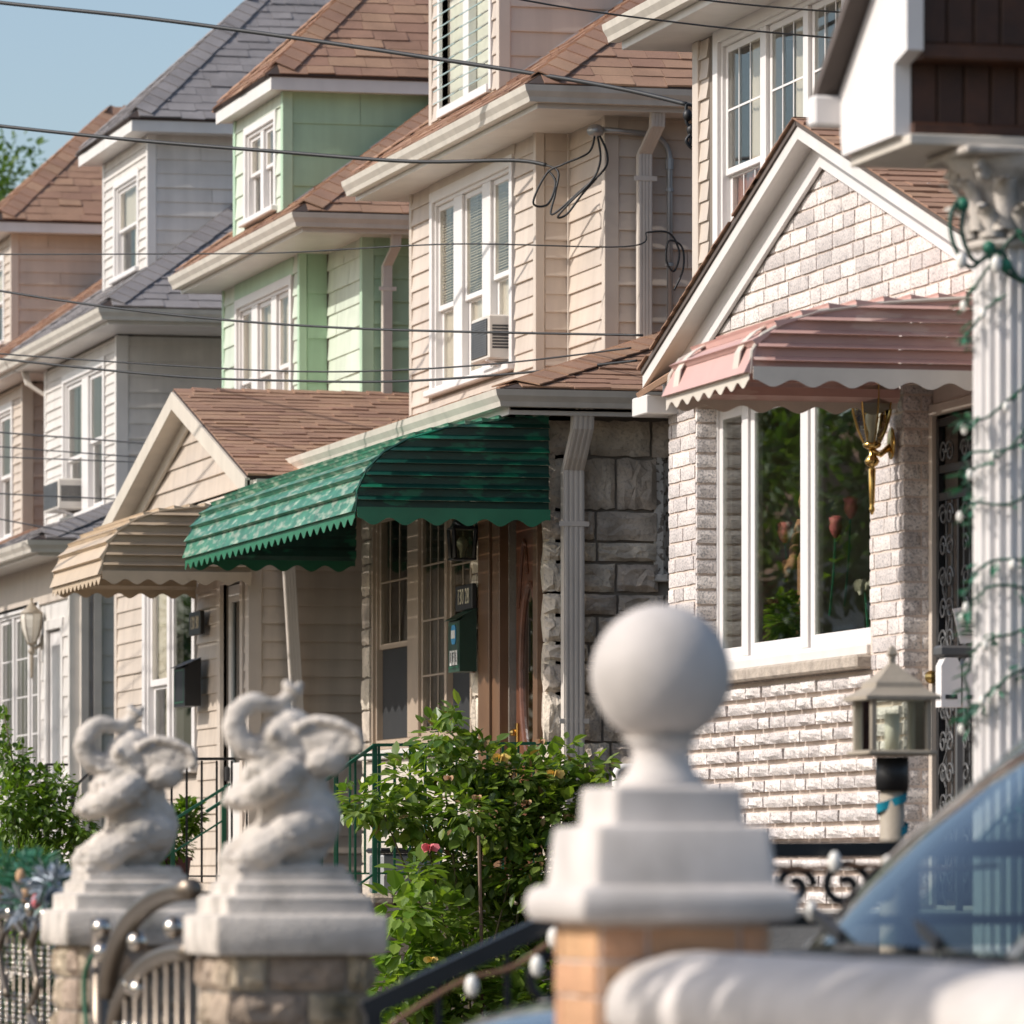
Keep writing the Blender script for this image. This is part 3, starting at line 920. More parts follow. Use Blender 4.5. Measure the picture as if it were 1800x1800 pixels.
# ------------------------------------------------------------------ awnings
def awning(name, label, prof, y0, y1, wallx, mats, n_front, ribs, near_cap=True, scallop=.16, vh=.09, rib_y=(), cap_rows=9, valance_mat=None):
    """prof: list of (x,z) from wall top to outer bottom; slats step down it. Caps close both ends; a wavy valance hangs below."""
    fm, cm, vm = mats
    A = thing(name, label, 'awning', (wallx, (y0+y1)/2, prof[-1][1]))
    P = [Vector((p[0], p[1])) for p in prof]
    lens = [0]
    for i in range(1, len(P)): lens.append(lens[-1] + (P[i]-P[i-1]).length)
    def at(s):
        for i in range(1, len(P)):
            if s <= lens[i] + 1e-6:
                t = (s-lens[i-1])/(lens[i]-lens[i-1]); return P[i-1].lerp(P[i], t)
        return P[-1].copy()
    tot = lens[-1]
    for k in range(n_front):
        a, b = at(tot*k/n_front), at(tot*(k+1)/n_front)
        d = (b-a).normalized(); nrm = Vector((d.y, -d.x))
        if nrm.x > 0 and nrm.y < 0: nrm = -nrm
        if nrm.y < 0 and nrm.x > -.2: nrm = -nrm
        lip = .038
        # each slat: tucked in at its upper edge, proud at its lower edge with a small return
        q = [a + nrm*.002, b + nrm*lip, b + nrm*(lip-.012) - d*.004, b + nrm*.003 - d*.002, a - nrm*.004]
        m = MB(); m.prism([(v.x, v.y) for v in q], 'y', y0 + rng.uniform(-.004, .004), y1 + rng.uniform(-.004, .004))
        m.build('slat', M[fm], A)
    zb = P[-1].y
    xo = min(p.x for p in P)
    # side caps, ribbed
    def xedge(z):
        best = None
        for i in range(1, len(P)):
            za, zb2 = P[i-1].y, P[i].y
            if min(za, zb2) - 1e-6 <= z <= max(za, zb2) + 1e-6 and abs(za-zb2) > 1e-6:
                t = (z-za)/(zb2-za); x = P[i-1].x + (P[i].x-P[i-1].x)*t
                best = x if best is None else min(best, x)
        return best if best is not None else wallx
    ztop = max(p.y for p in P)
    for (yc, sgn) in ((y0+.012, -1), (y1-.012, 1)):
        rows = cap_rows
        hgt = (ztop - zb)/rows
        for r in range(rows):
            za, zc = zb + hgt*r, zb + hgt*(r+1)
            m = MB()
            zs = [za, za+hgt*.34, za+hgt*.36, zc]
            outs = [.042, .004, .0, .0]
            xs = [max(xedge(z), xedge(min(zc, ztop))-.0) if r < rows-1 else xedge(z) for z in zs]
            xs = [xedge(min(z, ztop-.001)) + .004 for z in zs]
            vs = []
            for z, o, x in zip(zs, outs, xs):
                vs += [(x, yc + sgn*o, z), (wallx, yc + sgn*o, z)]
            vs += [(x, y - sgn*.004, z) for x, y, z in vs]
            nn = 8
            fs = [(0,1,3,2),(2,3,5,4),(4,5,7,6),(nn,nn+2,nn+3,nn+1),(nn+2,nn+4,nn+5,nn+3),(nn+4,nn+6,nn+7,nn+5),
                  (0,nn,nn+1,1),(6,7,nn+7,nn+6),(0,2,nn+2,nn),(2,4,nn+4,nn+2),(4,6,nn+6,nn+4),(1,nn+1,nn+3,3),(3,nn+3,nn+5,5),(5,nn+5,nn+7,7)]
            m.add(vs, fs)
            m.build('end_panel', M[cm], A)
        # wavy valance under the cap
        m = MB(); n = 90; vs = []
        x0v, x1v = xo, wallx
        yv = yc + sgn*.044
        for i in range(n+1):
            x = x0v + (x1v-x0v)*i/n
            z = zb - vh*.72 - vh*.28*math.cos((x-x0v)/scallop*2*math.pi + math.pi)
            for yy in (yv-.002, yv+.002): vs += [(x, yy, zb+.035), (x, yy, z)]
        fs = []
        for i in range(n):
            a = i*4; b = a+4
            fs += [(a, b, b+1, a+1), (a+2, a+3, b+3, b+2), (a+1, b+1, b+3, a+3), (a, a+2, b+2, b)]
        fs += [(0,1,3,2), (n*4, n*4+2, n*4+3, n*4+1)]
        m.add(vs, fs); m.build('valance', M[vm], A)
        # edge trim following the curve of the cap
        m = MB(); m.tube([(p.x-.004, yc + sgn*.004, p.y+.004) for p in P], .011, 6); m.build('edge_trim', M[valance_mat or cm], A)
    # front valance
    m = MB(); n = int((y1-y0)/scallop*14); vs = []
    for i in range(n+1):
        y = y0 + (y1-y0)*i/n
        z = zb - vh*.72 - vh*.28*math.cos((y-y0)/scallop*2*math.pi + math.pi)
        for xx in (xo-.012, xo-.008): vs += [(xx, y, zb+.045), (xx, y, z)]
    fs = []
    for i in range(n):
        a = i*4; b = a+4
        fs += [(a, b, b+1, a+1), (a+2, a+3, b+3, b+2), (a+1, b+1, b+3, a+3), (a, a+2, b+2, b)]
    fs += [(0,1,3,2), (n*4, n*4+2, n*4+3, n*4+1)]
    m.add(vs, fs); m.build('front_valance', M[vm], A)
    # painted ribs running down the slope
    for yy in rib_y:
        m = MB()
        pts = [at(tot*t/24) for t in range(25)]
        vs = []
        for i, p in enumerate(pts):
            q = pts[min(i+1, 24)] - pts[max(i-1, 0)]; q.normalize(); nr = Vector((q.y, -q.x))
            if nr.y < 0 and nr.x > -.2 or nr.x > 0: nr = -nr
            vs += [(p.x+nr.x*.024, yy, p.y+nr.y*.024), (p.x+nr.x*.024, yy+.10, p.y+nr.y*.024), (p.x+nr.x*.018, yy+.10, p.y+nr.y*.018), (p.x+nr.x*.018, yy, p.y+nr.y*.018)]
        fs = [(i*4+k, i*4+(k+1) % 4, i*4+4+(k+1) % 4, i*4+4+k) for i in range(24) for k in range(4)]
        m.add(vs, fs); m.build('rib', M[vm], A)
    return A

awning('awning', 'faded pink metal awning with cream scalloped edge on the brick house',
       [(9.28, 4.33), (8.75, 4.29), (8.4, 4.24), (8.22, 4.18), (8.11, 4.12), (8.06, 4.04), (8.05, 3.93)], 27.5, 29.0, 9.28,
       ('pink_paint', 'pink_paint_peeled', 'cream_paint'), 10, True, scallop=.20, vh=.062, rib_y=(27.66, 28.74), cap_rows=6, valance_mat='cream_paint')

# ------------------------------------------------------------------ upper storeys shared by the row houses
def hip_roof(H, x0, x1, y0, y1, z, slope, mt='shingle', lim=(290, 120), name='roof', expo=.14, deck=True):
    """hip roof over eaves x0..x1, y0..y1 at height z; ridge along x"""
    hw = (y1-y0)/2; ym = (y0+y1)/2; zr = z + slope*hw
    xa, xb = x0+hw, x1-hw
    near = slab(H, name, [(x0, y0, z), (x1, y0, z), (xb, ym, zr), (xa, ym, zr)], .03, 'roof_deck')
    front = slab(H, name, [(x0, y1, z), (x0, y0, z), (xa, ym, zr)], .03, 'roof_deck')
    slab(H, name, [(x1, y1, z), (x0, y1, z), (xa, ym, zr), (xb, ym, zr)], .03, mt)
    slab(H, name, [(x1, y0, z), (x1, y1, z), (xb, ym, zr)], .03, mt)
    k = math.sqrt(1+slope*slope)
    shingles(near, (x0, y0, z), (1,0,0), (0,1,slope), hw*k, lambda v: (v/k, x1-x0-v/k), mt, expo=expo, limit=lim[0])
    shingles(front, (x0, y1, z), (0,-1,0), (1,0,slope), hw*k, lambda v: (v/k, y1-y0-v/k), mt, expo=expo, limit=lim[1])
    caps(near, (x0, y0, z+.0), (xa, ym, zr), [(0,-1,-slope), (-1,0,-slope)], mt)
    caps(near, (x0, y1, z+.0), (xa, ym, zr), [(-1,0,-slope), (0,1,-slope)], mt)
    caps(near, (xa, ym, zr), (xb, ym, zr), [(0,-1,-slope), (0,1,-slope)], mt)
    return near

def dormer(H, xf, ya, yb, z0, z1, roofz, slope, smt, tmt, win, rmt='shingle', ov=(.14, .16), rs=.95, expo=.135, xback=None, lim=(150, 60), louvre=False, side_mt=None):
    """dormer on a front roof slope: roofz = (x of eave, z of eave) of the main roof"""
    xback = xback or roofz[0] + (z1 - roofz[1])/slope + .2
    hole = (win[0], win[1], win[2], win[3])
    dm = wall(H, 'x', xf, ya, yb, z0-.25, z1, [hole], 'house_core', .1, 'dormer_front')
    siding(dm, 'x', xf, z0, z1, expo, (ya+.06, yb-.06), [(hole[0]-.07, hole[1]+.07, hole[2]-.09, hole[3]+.07)], smt)
    sw = wall(H, 'y', ya, xf, xback+2.5, z0-.25, z1, [], 'house_core', .1, 'dormer_side')
    siding(sw, 'y', ya, z0, z1, expo*1.4, lambda z: (xf+.07, min(xback+.4, roofz[0] + (z - roofz[1])/slope + .12)), [], side_mt or smt)
    MB().box(xf+.1, xback+2.5, yb-.1, yb, z0-.25, z1).build('dormer_side', M[smt], H)
    for y in (ya-.028, yb-.055):
        MB().box(xf-.026, xf+.07 if y < ya else xf+.02, y, y+.085, z0-.1, z1, .005).build('corner_board', M[tmt], H)
    # eave
    ex0, ey0, ey1 = xf-ov[0], ya-ov[1], yb+ov[1]
    MB().box(ex0+.01, xback+2.5, ey0+.01, ey1-.01, z1, z1+.03).build('soffit', M['white_trim'], H)
    MB().sweep([(0,0),(.02,0),(.02,.13),(0,.13)], [(xback+2.4, ey0), (ex0, ey0), (ex0, ey1)], z1-.01).build('fascia', M['white_trim'], H)
    hip_roof(H, ex0-.05, xback+2.5, ey0-.05, ey1+.05, z1+.125, rs, rmt, lim, 'dormer_roof')
    # flashing where the side meets the slope
    fl = MB(); n = Vector((-slope, 0, 1)).normalized()
    p0 = Vector((roofz[0]+.35, ya-.012, roofz[1]+.35*slope)); p1 = Vector((xback, ya-.012, roofz[1] + (xback-roofz[0])*slope))
    fl.bar(p0+n*.05, p1+n*.05, .012, .09, n); fl.build('flashing', M['white_trim'], H)
    if louvre:
        a0, a1, c0, c1 = hole
        b = MB()
        b.obox('x', xf, a0-.06, a0, c0-.05, c1+.06, -.05, .03); b.obox('x', xf, a1, a1+.06, c0-.05, c1+.06, -.05, .03)
        b.obox('x', xf, a0, a1, c1, c1+.06, -.05, .03); b.obox('x', xf, a0, a1, c0-.07, c0, -.05, .05)
        mid = (a0+a1)/2; b.obox('x', xf, mid-.09, mid+.09, c0, c1, -.06, .01)
        w = b.build('window', M['vinyl_white'], H)
        for (p, q) in ((a0+.02, mid-.09), (mid+.09, a1-.02)):
            z = c0 + .04
            while z < c1 - .02:
                m = MB(); t = .006
                pts = [(xf-.075, p, z), (xf-.075, q, z), (xf+.055, q, z+.085), (xf+.055, p, z+.085)]
                m.add(pts + [(x, y, zz+t) for x, y, zz in pts], [(0,1,2,3),(7,6,5,4),(0,4,5,1),(1,5,6,2),(2,6,7,3),(3,7,4,0)])
                m.build('pane', M['clear_glass'], w)
                e = MB().bar((xf-.076, p, z+.003), (xf-.076, q, z+.003), .010, .008); e.build('pane_edge', M['louvre_glass_edge'], w)
                z += .098
        for (p, q) in ((a0, mid-.09), (mid+.09, a1)):
            cu = MB(); cu.box(xf+.064, xf+.068, p, q, c0, c1); cu.build('curtain', M['curtain'], w)
    else:
        mid = (hole[0]+hole[1])/2
        op = dict(cover=('curtain', 'halfcurtain'), meet=(hole[2]+hole[3])/2, sash=.035)
        if win[4] == 2: un = [(hole[0], mid-.05, 'dh', op), (mid+.05, hole[1], 'dh', op)]
        else: un = [(hole[0], hole[1], 'dh', op)]
        window(H, 'x', xf, un, hole[2], hole[3], casing=.075, depth=.05)

def eave(H, x0, x1, y0, y1, z, xw, yw, mt='gutter_metal', smt='white_trim'):
    MB().box(x0+.005, x1, y0+.005, y1, z-.045, z-.015).build('soffit', M[smt], H)
    MB().sweep([(-.02,-.05),(0,-.05),(0,.10),(-.02,.10)], [(x1, y0), (x0, y0), (x0, y1)], z).build('fascia', M[smt], H)
    gutter(H, [(x1, y0-.002), (x0-.002, y0-.002), (x0-.002, y1)], z-.012, mt)

# ------------------------------------------------------------------ stone-fronted beige house (number 130 28)
def stone_house():
    H = thing('stone_house', 'beige sided house with rock-faced stone ground floor and hipped brown roofs', 'house', (10.42, 44, 0))
    # --- upper storey
    XW, XB = 11.2, 10.95
    yN, yF = 42.03, 47.5
    bN, bF = 43.1, 47.29
    zb, zt = 5.0, 7.14
    win = (43.86, 46.52, 5.42, 6.93)
    bay = wall(H, 'x', XB, bN, bF, zb, zt, [win], 'house_core', .2, 'bay_wall')
    siding(bay, 'x', XB, 5.2, zt-.02, .135, (bN+.04, bF-.04), [(win[0]-.09, win[1]+.09, win[2]-.09, zt)])
    MB().obox('x', XB, win[0]-.08, win[1]+.08, win[3]+.06, zt-.02, .0, .02).build('frieze_board', M['beige_trim'], H)
    bs = wall(H, 'y', bN, XB, XW+.05, zb, zt, [], 'house_core', .12, 'bay_side')
    siding(bs, 'y', bN, 5.2, zt-.02, .135, (XB+.05, XW-.02))
    ms = wall(H, 'x', XW, yN, bN, zb, zt, [], 'house_core', .14, 'front_strip')
    siding(ms, 'x', XW, 5.2, zt-.02, .135, (yN+.06, bN-.02))
    sd = wall(H, 'y', yN, XW, 19, zb-.4, zt, [], 'house_core', .14, 'near_wall')
    siding(sd, 'y', yN, 4.9, zt-.02, .135, (XW+.075, 14.2))
    MB().box(XB-.03, XB+.045, bN-.022, bN+.05, 5.15, zt-.01, .006).build('corner_board', M['beige_trim'], H)
    MB().box(XB-.026, XB+.02, bF-.05, bF+.02, 5.15, zt-.01, .006).build('corner_board', M['beige_trim'], H)
    MB().box(XW-.028, XW+.085, yN-.024, yN+.06, 4.8, zt-.01, .006).build('corner_board', M['beige_trim'], H)
    MB().box(XW-.03, XW+.0, bN-.03, bN-.002, 5.15, zt-.01, .004).build('corner_trim', M['beige_trim'], H)
    MB().box(XB+.2, 19, bF-.1, bF+.1, zb, zt).build('far_wall', M['beige_siding'], H)
    MB().box(18.9, 19.04, yN, bF, .2, zt).build('rear_wall', M['house_core'], H)
    cb = ('blind', 'curtain')
    w = window(H, 'x', XB, [(43.90, 44.62, 'dh', dict(cover=cb, meet=6.12)), (44.86, 45.56, 'dh', dict(cover=cb, meet=6.05)), (45.82, 46.48, 'dh', dict(cover=cb, meet=6.05))],
               win[2], win[3], casing=.085)
    # --- main eave and roof
    eave(H, 10.58, 19.2, 41.67, 47.78, 7.13, XW, yN)
    hip_roof(H, 10.50, 19.2, 41.60, 47.84, 7.25, .72, 'shingle', (230, 130))
    dormer(H, 10.9, 44.07, 46.36, 7.42, 8.75, (10.58, 7.22), .72, 'beige_siding', 'beige_trim', (44.36, 46.02, 7.62, 8.55, 2), louvre=True, expo=.135)
    downspout(H, [(11.50, 41.72, 7.12), (11.50, 41.74, 6.98), (11.455, 41.93, 6.80), (11.455, 41.93, 5.0)], w=.105, straps=((11.455, 41.93, 6.62),))
    # --- stone ground floor
    XP, yP = 10.42, 40.8
    zr = 4.78
    holes = [(43.2, 46.6, 2.52, 4.42), (41.12, 42.08, 1.38, 4.12)]
    fw = wall(H, 'x', XP+.05, yP+.05, 46.95, .2, zr, holes, 'stone_mortar', .16, 'stone_front_wall')
    sw = wall(H, 'y', yP+.05, XP+.05, 19, .2, zr, [(11.28, 12.2, 3.62, 4.6)], 'stone_mortar', .16, 'stone_side_wall')
    blocks = [rough_block(100+k, .95, 7, 5, 'stone_block', 'stone_block') for k in range(8)]
    flat = [rough_block(140+k, .42, 6, 4, 'stone_block', 'stone_block') for k in range(6)]
    def course(par, ax, rows, hol):
        # rows: list of (z0, z1, [joints along a]) ; ax as before
        for z0, z1, js in rows:
            for a, b in zip(js[:-1], js[1:]):
                if b-a < .05: continue
                k = rng.randrange(8); out = rng.uniform(.045, .07) if ax == 'y' else rng.uniform(.040, .055)
                if ax == 'y': inst('stone_block', blocks[k], par, (b-.011, yP+.03, z0+.011), (out, b-a-.022, z1-z0-.022), (0, 0, R(90)))
                else: inst('stone_block', flat[k % 6], par, (XP+.045, a+.011, z0+.011), (out, b-a-.022, z1-z0-.022))
    # side courses as the photograph shows them (x joints)
    x0 = XP-.015
    side = [(4.49, 4.76, [x0, x0+.34, x0+.80, x0+1.3, x0+1.8, x0+2.3]), (4.11, 4.49, [x0, x0+.28, x0+.54, x0+.85]),
            (3.89, 4.11, [x0, x0+.22, x0+.39, x0+.85]), (3.74, 3.89, [x0, x0+.24, x0+.40, x0+.85]), (3.52, 3.74, [x0, x0+.20, x0+.54, x0+.86]),
            (3.36, 3.52, [x0, x0+.25, x0+.55, x0+.9, x0+1.4]), (3.16, 3.36, [x0, x0+.22, x0+.40, x0+.78, x0+1.02, x0+1.5]),
            (3.02, 3.16, [x0, x0+.26, x0+.34, x0+1.2, x0+1.8]), (2.80, 3.02, [x0, x0+.21, x0+.42, x0+.60, x0+1.1, x0+1.6]),
            (2.46, 2.80, [x0, x0+.20, x0+.44, x0+.85, x0+1.4]), (2.22, 2.46, [x0, x0+.27, x0+.5, x0+1.0, x0+1.5]),
            (2.0, 2.22, [x0, x0+.22, x0+.6, x0+1.1, x0+1.7]), (1.7, 2.0, [x0, x0+.3, x0+.6, x0+1.1, x0+1.7]), (1.35, 1.7, [x0, x0+.25, x0+.7, x0+1.2, x0+1.8]),
            (.9, 1.35, [x0, x0+.4, x0+.9, x0+1.4]), (.3, .9, [x0, x0+.3, x0+.8, x0+1.4])]
    course(sw, 'y', side, [])
    # front courses: near pier beside the door, pier between door and window, far pier
    z = .3
    while z < 4.7:
        h = rng.choice((.16, .2, .26, .34)); h = min(h, 4.76-z)
        if h < .06: break
        course(fw, 'x', [(z, z+h, [yP-.015+ .02, yP+.28])], [])
        z += h
    z = 1.4
    while z < 4.7:
        h = rng.choice((.14, .2, .26)); h = min(h, 4.76-z)
        if h < .06: break
        j = 42.78 + rng.uniform(.12, .3)
        course(fw, 'x', [(z, z+h, [42.74, j, 43.14])], [])
        course(fw, 'x', [(z, z+h, [46.66, 46.95])], [])
        z += h
    z = .3
    while z < 2.4:
        course(fw, 'x', [(z, z+.2, [42.74, 43.2+rng.uniform(0, .3), 44.0, 44.6, 45.3+rng.uniform(0, .3), 46.1, 46.95])], []); z += .2
        if z > 1.3: break
    MB().obox('x', XP+.02, 43.15, 46.66, 1.45, 2.42, .0, .03).build('panel_below_window', M['stucco'], H)
    # window of three parts in tan aluminium with grids
    g3 = dict(grid=(2, 2), glass='window_glass', sash=.04)
    window(H, 'x', XP+.06, [(43.22, 44.12, 'dh', dict(grid=(1, 1), topgrid=True, cover=(None, 'screen'), meet=3.36, sash=.045)), (44.16, 45.08, 'fixed', dict(grid=(2, 3), sash=.04)),
                            (45.42, 46.56, 'dh', dict(grid=(2, 1), topgrid=True, cover=(None, 'screen'), meet=3.32, sash=.045))], 2.56, 4.42, casing=.04, fr='tan_window', depth=.06)
    MB().box(XP-.06, XP+.1, 43.1, 46.7, 2.43, 2.50, .008).build('window_ledge', M['white_trim'], H)
    # entrance: brown storm-door casing and a carved door with an oval light
    b = MB()
    b.obox('x', XP+.03, 42.10, 42.32, 1.38, 4.3, -.03, .05); b.obox('x', XP+.03, 42.34, 42.68, 1.38, 4.3, -.03, .07); b.obox('x', XP+.03, 40.98, 41.10, 1.38, 4.3, -.03, .05)
    b.obox('x', XP+.03, 41.10, 42.10, 4.13, 4.3, -.03, .05)
    b.build('door_casing', M['bronze_metal'], H)
    dr = MB(); dr.box(XP+.10, XP+.15, 41.13, 42.07, 1.40, 4.10, .006)
    door = dr.build('door', M['door_wood'], H)
    ov = MB(); cy, cz = 41.6, 3.0
    ring = [(XP+.095, cy + .26*math.cos(t*math.pi/16), cz + .62*math.sin(t*math.pi/16)) for t in range(33)]
    ov.tube(ring, .028, 8, False); ov.build('oval_frame', M['door_wood'], door)
    gl = MB(); gl.add([(XP+.092, cy + .25*math.cos(t*math.pi/16), cz + .6*math.sin(t*math.pi/16)) for t in range(32)], [tuple(range(32))]); gl.build('oval_glass', M['dark_glass'], door)
    sw2 = MB()
    for s in (-1, 1): sw2.tube([(XP+.094, cy + s*(.1+.28*t/8), cz+.70+.25*math.sin(t*.55)) for t in range(9)], .016, 6)
    sw2.build('carving', M['door_wood'], door)
    hd = MB(); hd.ball((XP+.06, 42.0, 2.55), .028, 10, 8); hd.tube([(XP+.06, 42.0, 2.28), (XP+.03, 42.0, 2.2), (XP+.06, 42.0, 2.12)], .012, 6); hd.box(XP+.08, XP+.098, 41.97, 42.03, 2.08, 2.62, .004)
    hd.build('door_handle', M['brass'], door)
    # small side window in peeling white casing
    window(H, 'y', yP+.06, [(11.30, 12.1, 'dh', dict(cover=(None, None)))], 3.66, 4.56, casing=.07, fr='peeled_white')
    # porch roof: hip with gutter
    MB().box(10.06, 11.25, 40.40, 47.5, 4.78, 4.83).build('soffit', M['white_trim'], H)
    MB().box(11.25, 14, 40.40, 41.95, 4.78, 4.83).build('soffit', M['white_trim'], H)
    MB().sweep([(-.02,-.03),(0,-.03),(0,.14),(-.02,.14)], [(14, 40.40), (10.05, 40.40), (10.05, 47.55)], 4.78).build('fascia', M['white_trim'], H)
    gutter(H, [(14, 40.398), (10.048, 40.398), (10.048, 47.55)], 4.80)
    sl = .34
    za = 4.93; x0, y0 = 10.0, 40.34; k = math.sqrt(1+sl*sl); rr = 1.62
    nr = slab(H, 'porch_roof', [(x0, y0, za), (14, y0, za), (14, y0+rr, za+sl*rr), (x0+rr, y0+rr, za+sl*rr)], .03, 'roof_deck')
    fr = slab(H, 'porch_roof', [(x0, 47.6, za), (x0, y0, za), (x0+rr, y0+rr, za+sl*rr), (x0+rr, 47.6, za+sl*rr)], .03, 'roof_deck')
    shingles(nr, (x0, y0, za), (1,0,0), (0,1,sl), rr*k, lambda v: (v/k, 4.0), 'shingle', limit=140, wid=(.25,.42))
    shingles(fr, (x0, 47.6, za), (0,-1,0), (1,0,sl), rr*k, lambda v: (0, 47.6-y0-v/k), 'shingle', limit=120)
    caps(nr, (x0, y0, za), (x0+rr, y0+rr, za+sl*rr), [(0,-1,-sl), (-1,0,-sl)], 'shingle', half=.20, step=.21)
    downspout(H, [(10.60, 40.45, 4.80), (10.60, 40.47, 4.66), (10.585, 40.60, 4.46), (10.585, 40.68, 4.38), (10.585, 40.66, .3)], w=.15, d=.09, straps=((10.585, 40.68, 4.0), (10.585, 40.68, 2.6)))
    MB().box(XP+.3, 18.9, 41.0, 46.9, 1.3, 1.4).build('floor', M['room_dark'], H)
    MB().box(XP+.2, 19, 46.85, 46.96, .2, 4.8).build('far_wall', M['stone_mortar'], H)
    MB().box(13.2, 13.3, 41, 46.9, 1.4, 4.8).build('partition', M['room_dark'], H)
    return H
mat('tan_window', (.42,.33,.25), .4, namt=.08)
mat('peeled_white', (.58,.55,.50), .8, namt=.2, nscale=20, col2=(.20,.17,.14), c2scale=22, c2lo=.54, c2hi=.58)
stone_house()

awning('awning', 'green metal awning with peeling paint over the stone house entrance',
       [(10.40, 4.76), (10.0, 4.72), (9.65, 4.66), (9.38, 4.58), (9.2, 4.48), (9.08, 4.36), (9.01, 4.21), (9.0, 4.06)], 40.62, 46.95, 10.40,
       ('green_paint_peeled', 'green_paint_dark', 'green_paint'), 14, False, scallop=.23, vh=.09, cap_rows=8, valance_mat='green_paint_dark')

# ------------------------------------------------------------------ green house with tan gabled porch (number 130 30)
def green_house():
    H = thing('green_house', 'pale green sided house with tan gabled porch in the middle of the row', 'house', (9.7, 51, 0))
    XW, XB = 11.2, 10.95
    yN, yF = 50.24, 55.6
    bN, bF = 51.68, 55.2
    zb, zt = 5.0, 7.10
    win = (52.06, 54.55, 5.35, 6.82)
    bay = wall(H, 'x', XB, bN, bF, zb, zt, [win], 'house_core', .2, 'bay_wall')
    siding(bay, 'x', XB, 5.1, zt-.02, .20, (bN+.04, bF-.04), [(win[0]-.09, win[1]+.09, win[2]-.09, zt)], 'green_siding_lit')
    MB().obox('x', XB, win[0]-.08, win[1]+.08, win[3]+.07, zt-.02, .0, .02).build('frieze_board', M['green_trim'], H)
    bs = wall(H, 'y', bN, XB, XW+.05, zb, zt, [], 'house_core', .12, 'bay_side')
    siding(bs, 'y', bN, 5.1, zt-.02, .40, (XB+.05, XW-.02), [], 'green_siding_shaded')
    ms = wall(H, 'x', XW, yN, bN, zb, zt, [], 'house_core', .14, 'front_strip')
    siding(ms, 'x', XW, 5.1, zt-.02, .20, (yN+.06, bN-.02), [], 'green_siding_lit')
    sd = wall(H, 'y', yN, XW, 19, zb-.4, zt, [], 'house_core', .14, 'near_wall')
    siding(sd, 'y', yN, 4.9, zt-.02, .20, (XW+.075, 14.2), [], 'green_siding_shaded')
    MB().box(XB-.03, XB+.045, bN-.022, bN+.05, 5.05, zt-.01, .006).build('corner_board', M['green_trim'], H)
    MB().box(XB-.026, XB+.02, bF-.05, bF+.02, 5.05, zt-.01, .006).build('corner_board', M['green_trim'], H)
    MB().box(XW-.028, XW+.085, yN-.024, yN+.06, 4.8, zt-.01, .006).build('corner_board', M['green_trim'], H)
    MB().box(XB+.2, 19, bF-.1, bF+.1, .2, zt).build('far_wall', M['green_siding_shaded'], H)
    MB().box(18.9, 19.04, yN, bF, .2, zt).build('rear_wall', M['house_core'], H)
    cb = ('curtain', 'curtain')
    window(H, 'x', XB, [(52.10, 52.80, 'dh', dict(cover=cb, meet=6.1)), (53.0, 53.66, 'dh', dict(cover=cb, meet=6.1)), (53.9, 54.5, 'dh', dict(cover=cb, meet=6.1))], win[2], win[3], casing=.085)
    eave(H, 10.58, 19.2, 49.88, 55.5, 7.10, XW, yN)
    hip_roof(H, 10.50, 19.2, 49.81, 55.56, 7.22, .72, 'shingle', (200, 120))
    dormer(H, 10.8, 51.7, 53.9, 7.38, 8.5, (10.58, 7.19), .72, 'green_siding_lit', 'green_trim', (52.06, 53.34, 7.52, 8.30, 2), expo=.2, rs=.95, lim=(200, 60), side_mt='green_siding_shaded')
    downspout(H, [(11.42, 49.95, 7.08), (11.42, 49.97, 6.95), (11.38, 50.14, 6.8), (11.38, 50.14, 5.0)], straps=((11.38, 50.14, 6.6),), mt='downspout_metal')
    # porch
    XP = 9.7; pN, pF = 47.8, 54.0
    rid = (50.15, 5.69); eN = (46.95, 4.74); eF = (53.36, 4.80)
    holes = [(50.2, 52.5, 2.45, 4.2), (48.1, 48.95, 1.4, 3.95)]
    fw = wall(H, 'x', XP, pN, pF, .2, 4.75, holes, 'house_core', .14, 'porch_front')
    siding(fw, 'x', XP, 1.3, 4.7, .146, (pN+.08, pF-.06), [(50.05, 52.62, 2.3, 4.75), (47.98, 49.1, 1.3, 4.3)], 'tan_siding')
    gw = MB(); gw.prism([(pN, 4.7), (pF, 4.7), (eF[0], 4.72), (rid[0], rid[1]-.1), (eN[0]+.3, 4.72)], 'x', XP, XP+.12); gwo = gw.build('gable_wall', M['house_core'], H)
    siding(gwo, 'x', XP, 4.72, 5.6, .175, lambda z: (max(pN, rid[0] - (5.60-z)/.297), min(pF, rid[0] + (5.60-z)/.277)), [], 'tan_siding')
    sw = wall(H, 'y', pN, XP, 19, .2, 4.7, [], 'house_core', .14, 'porch_side')
    siding(sw, 'y', pN, 1.1, 4.68, .146, (XP+.08, 12.2), [], 'tan_siding')
    MB().box(XP-.028, XP+.09, pN-.026, pN+.10, .3, 4.68, .006).build('corner_board', M['beige_trim'], H)
    MB().box(XP-.028, XP+.02, pF-.08, pF+.02, .3, 4.68, .006).build('corner_board', M['beige_trim'], H)
    MB().box(XP+.14, 19, pF-.14, pF, .2, 4.7).build('porch_far_side', M['tan_siding'], H)
    window(H, 'x', XP, [(50.22, 51.42, 'fixed', dict(sash=.05)), (51.50, 52.46, 'dh', dict(sash=.06, cover=('curtain', 'halfcurtain'), meet=3.2))], 2.45, 4.2, casing=.12, label='white window with one large pane')
    b = MB(); b.obox('x', XP, 48.95, 49.07, 1.4, 4.08, -.03, .035); b.obox('x', XP, 48.0, 48.1, 1.4, 4.08, -.03, .035); b.obox('x', XP, 48.1, 48.95, 3.95, 4.08, -.03, .035)
    b.build('door_casing', M['beige_trim'], H)
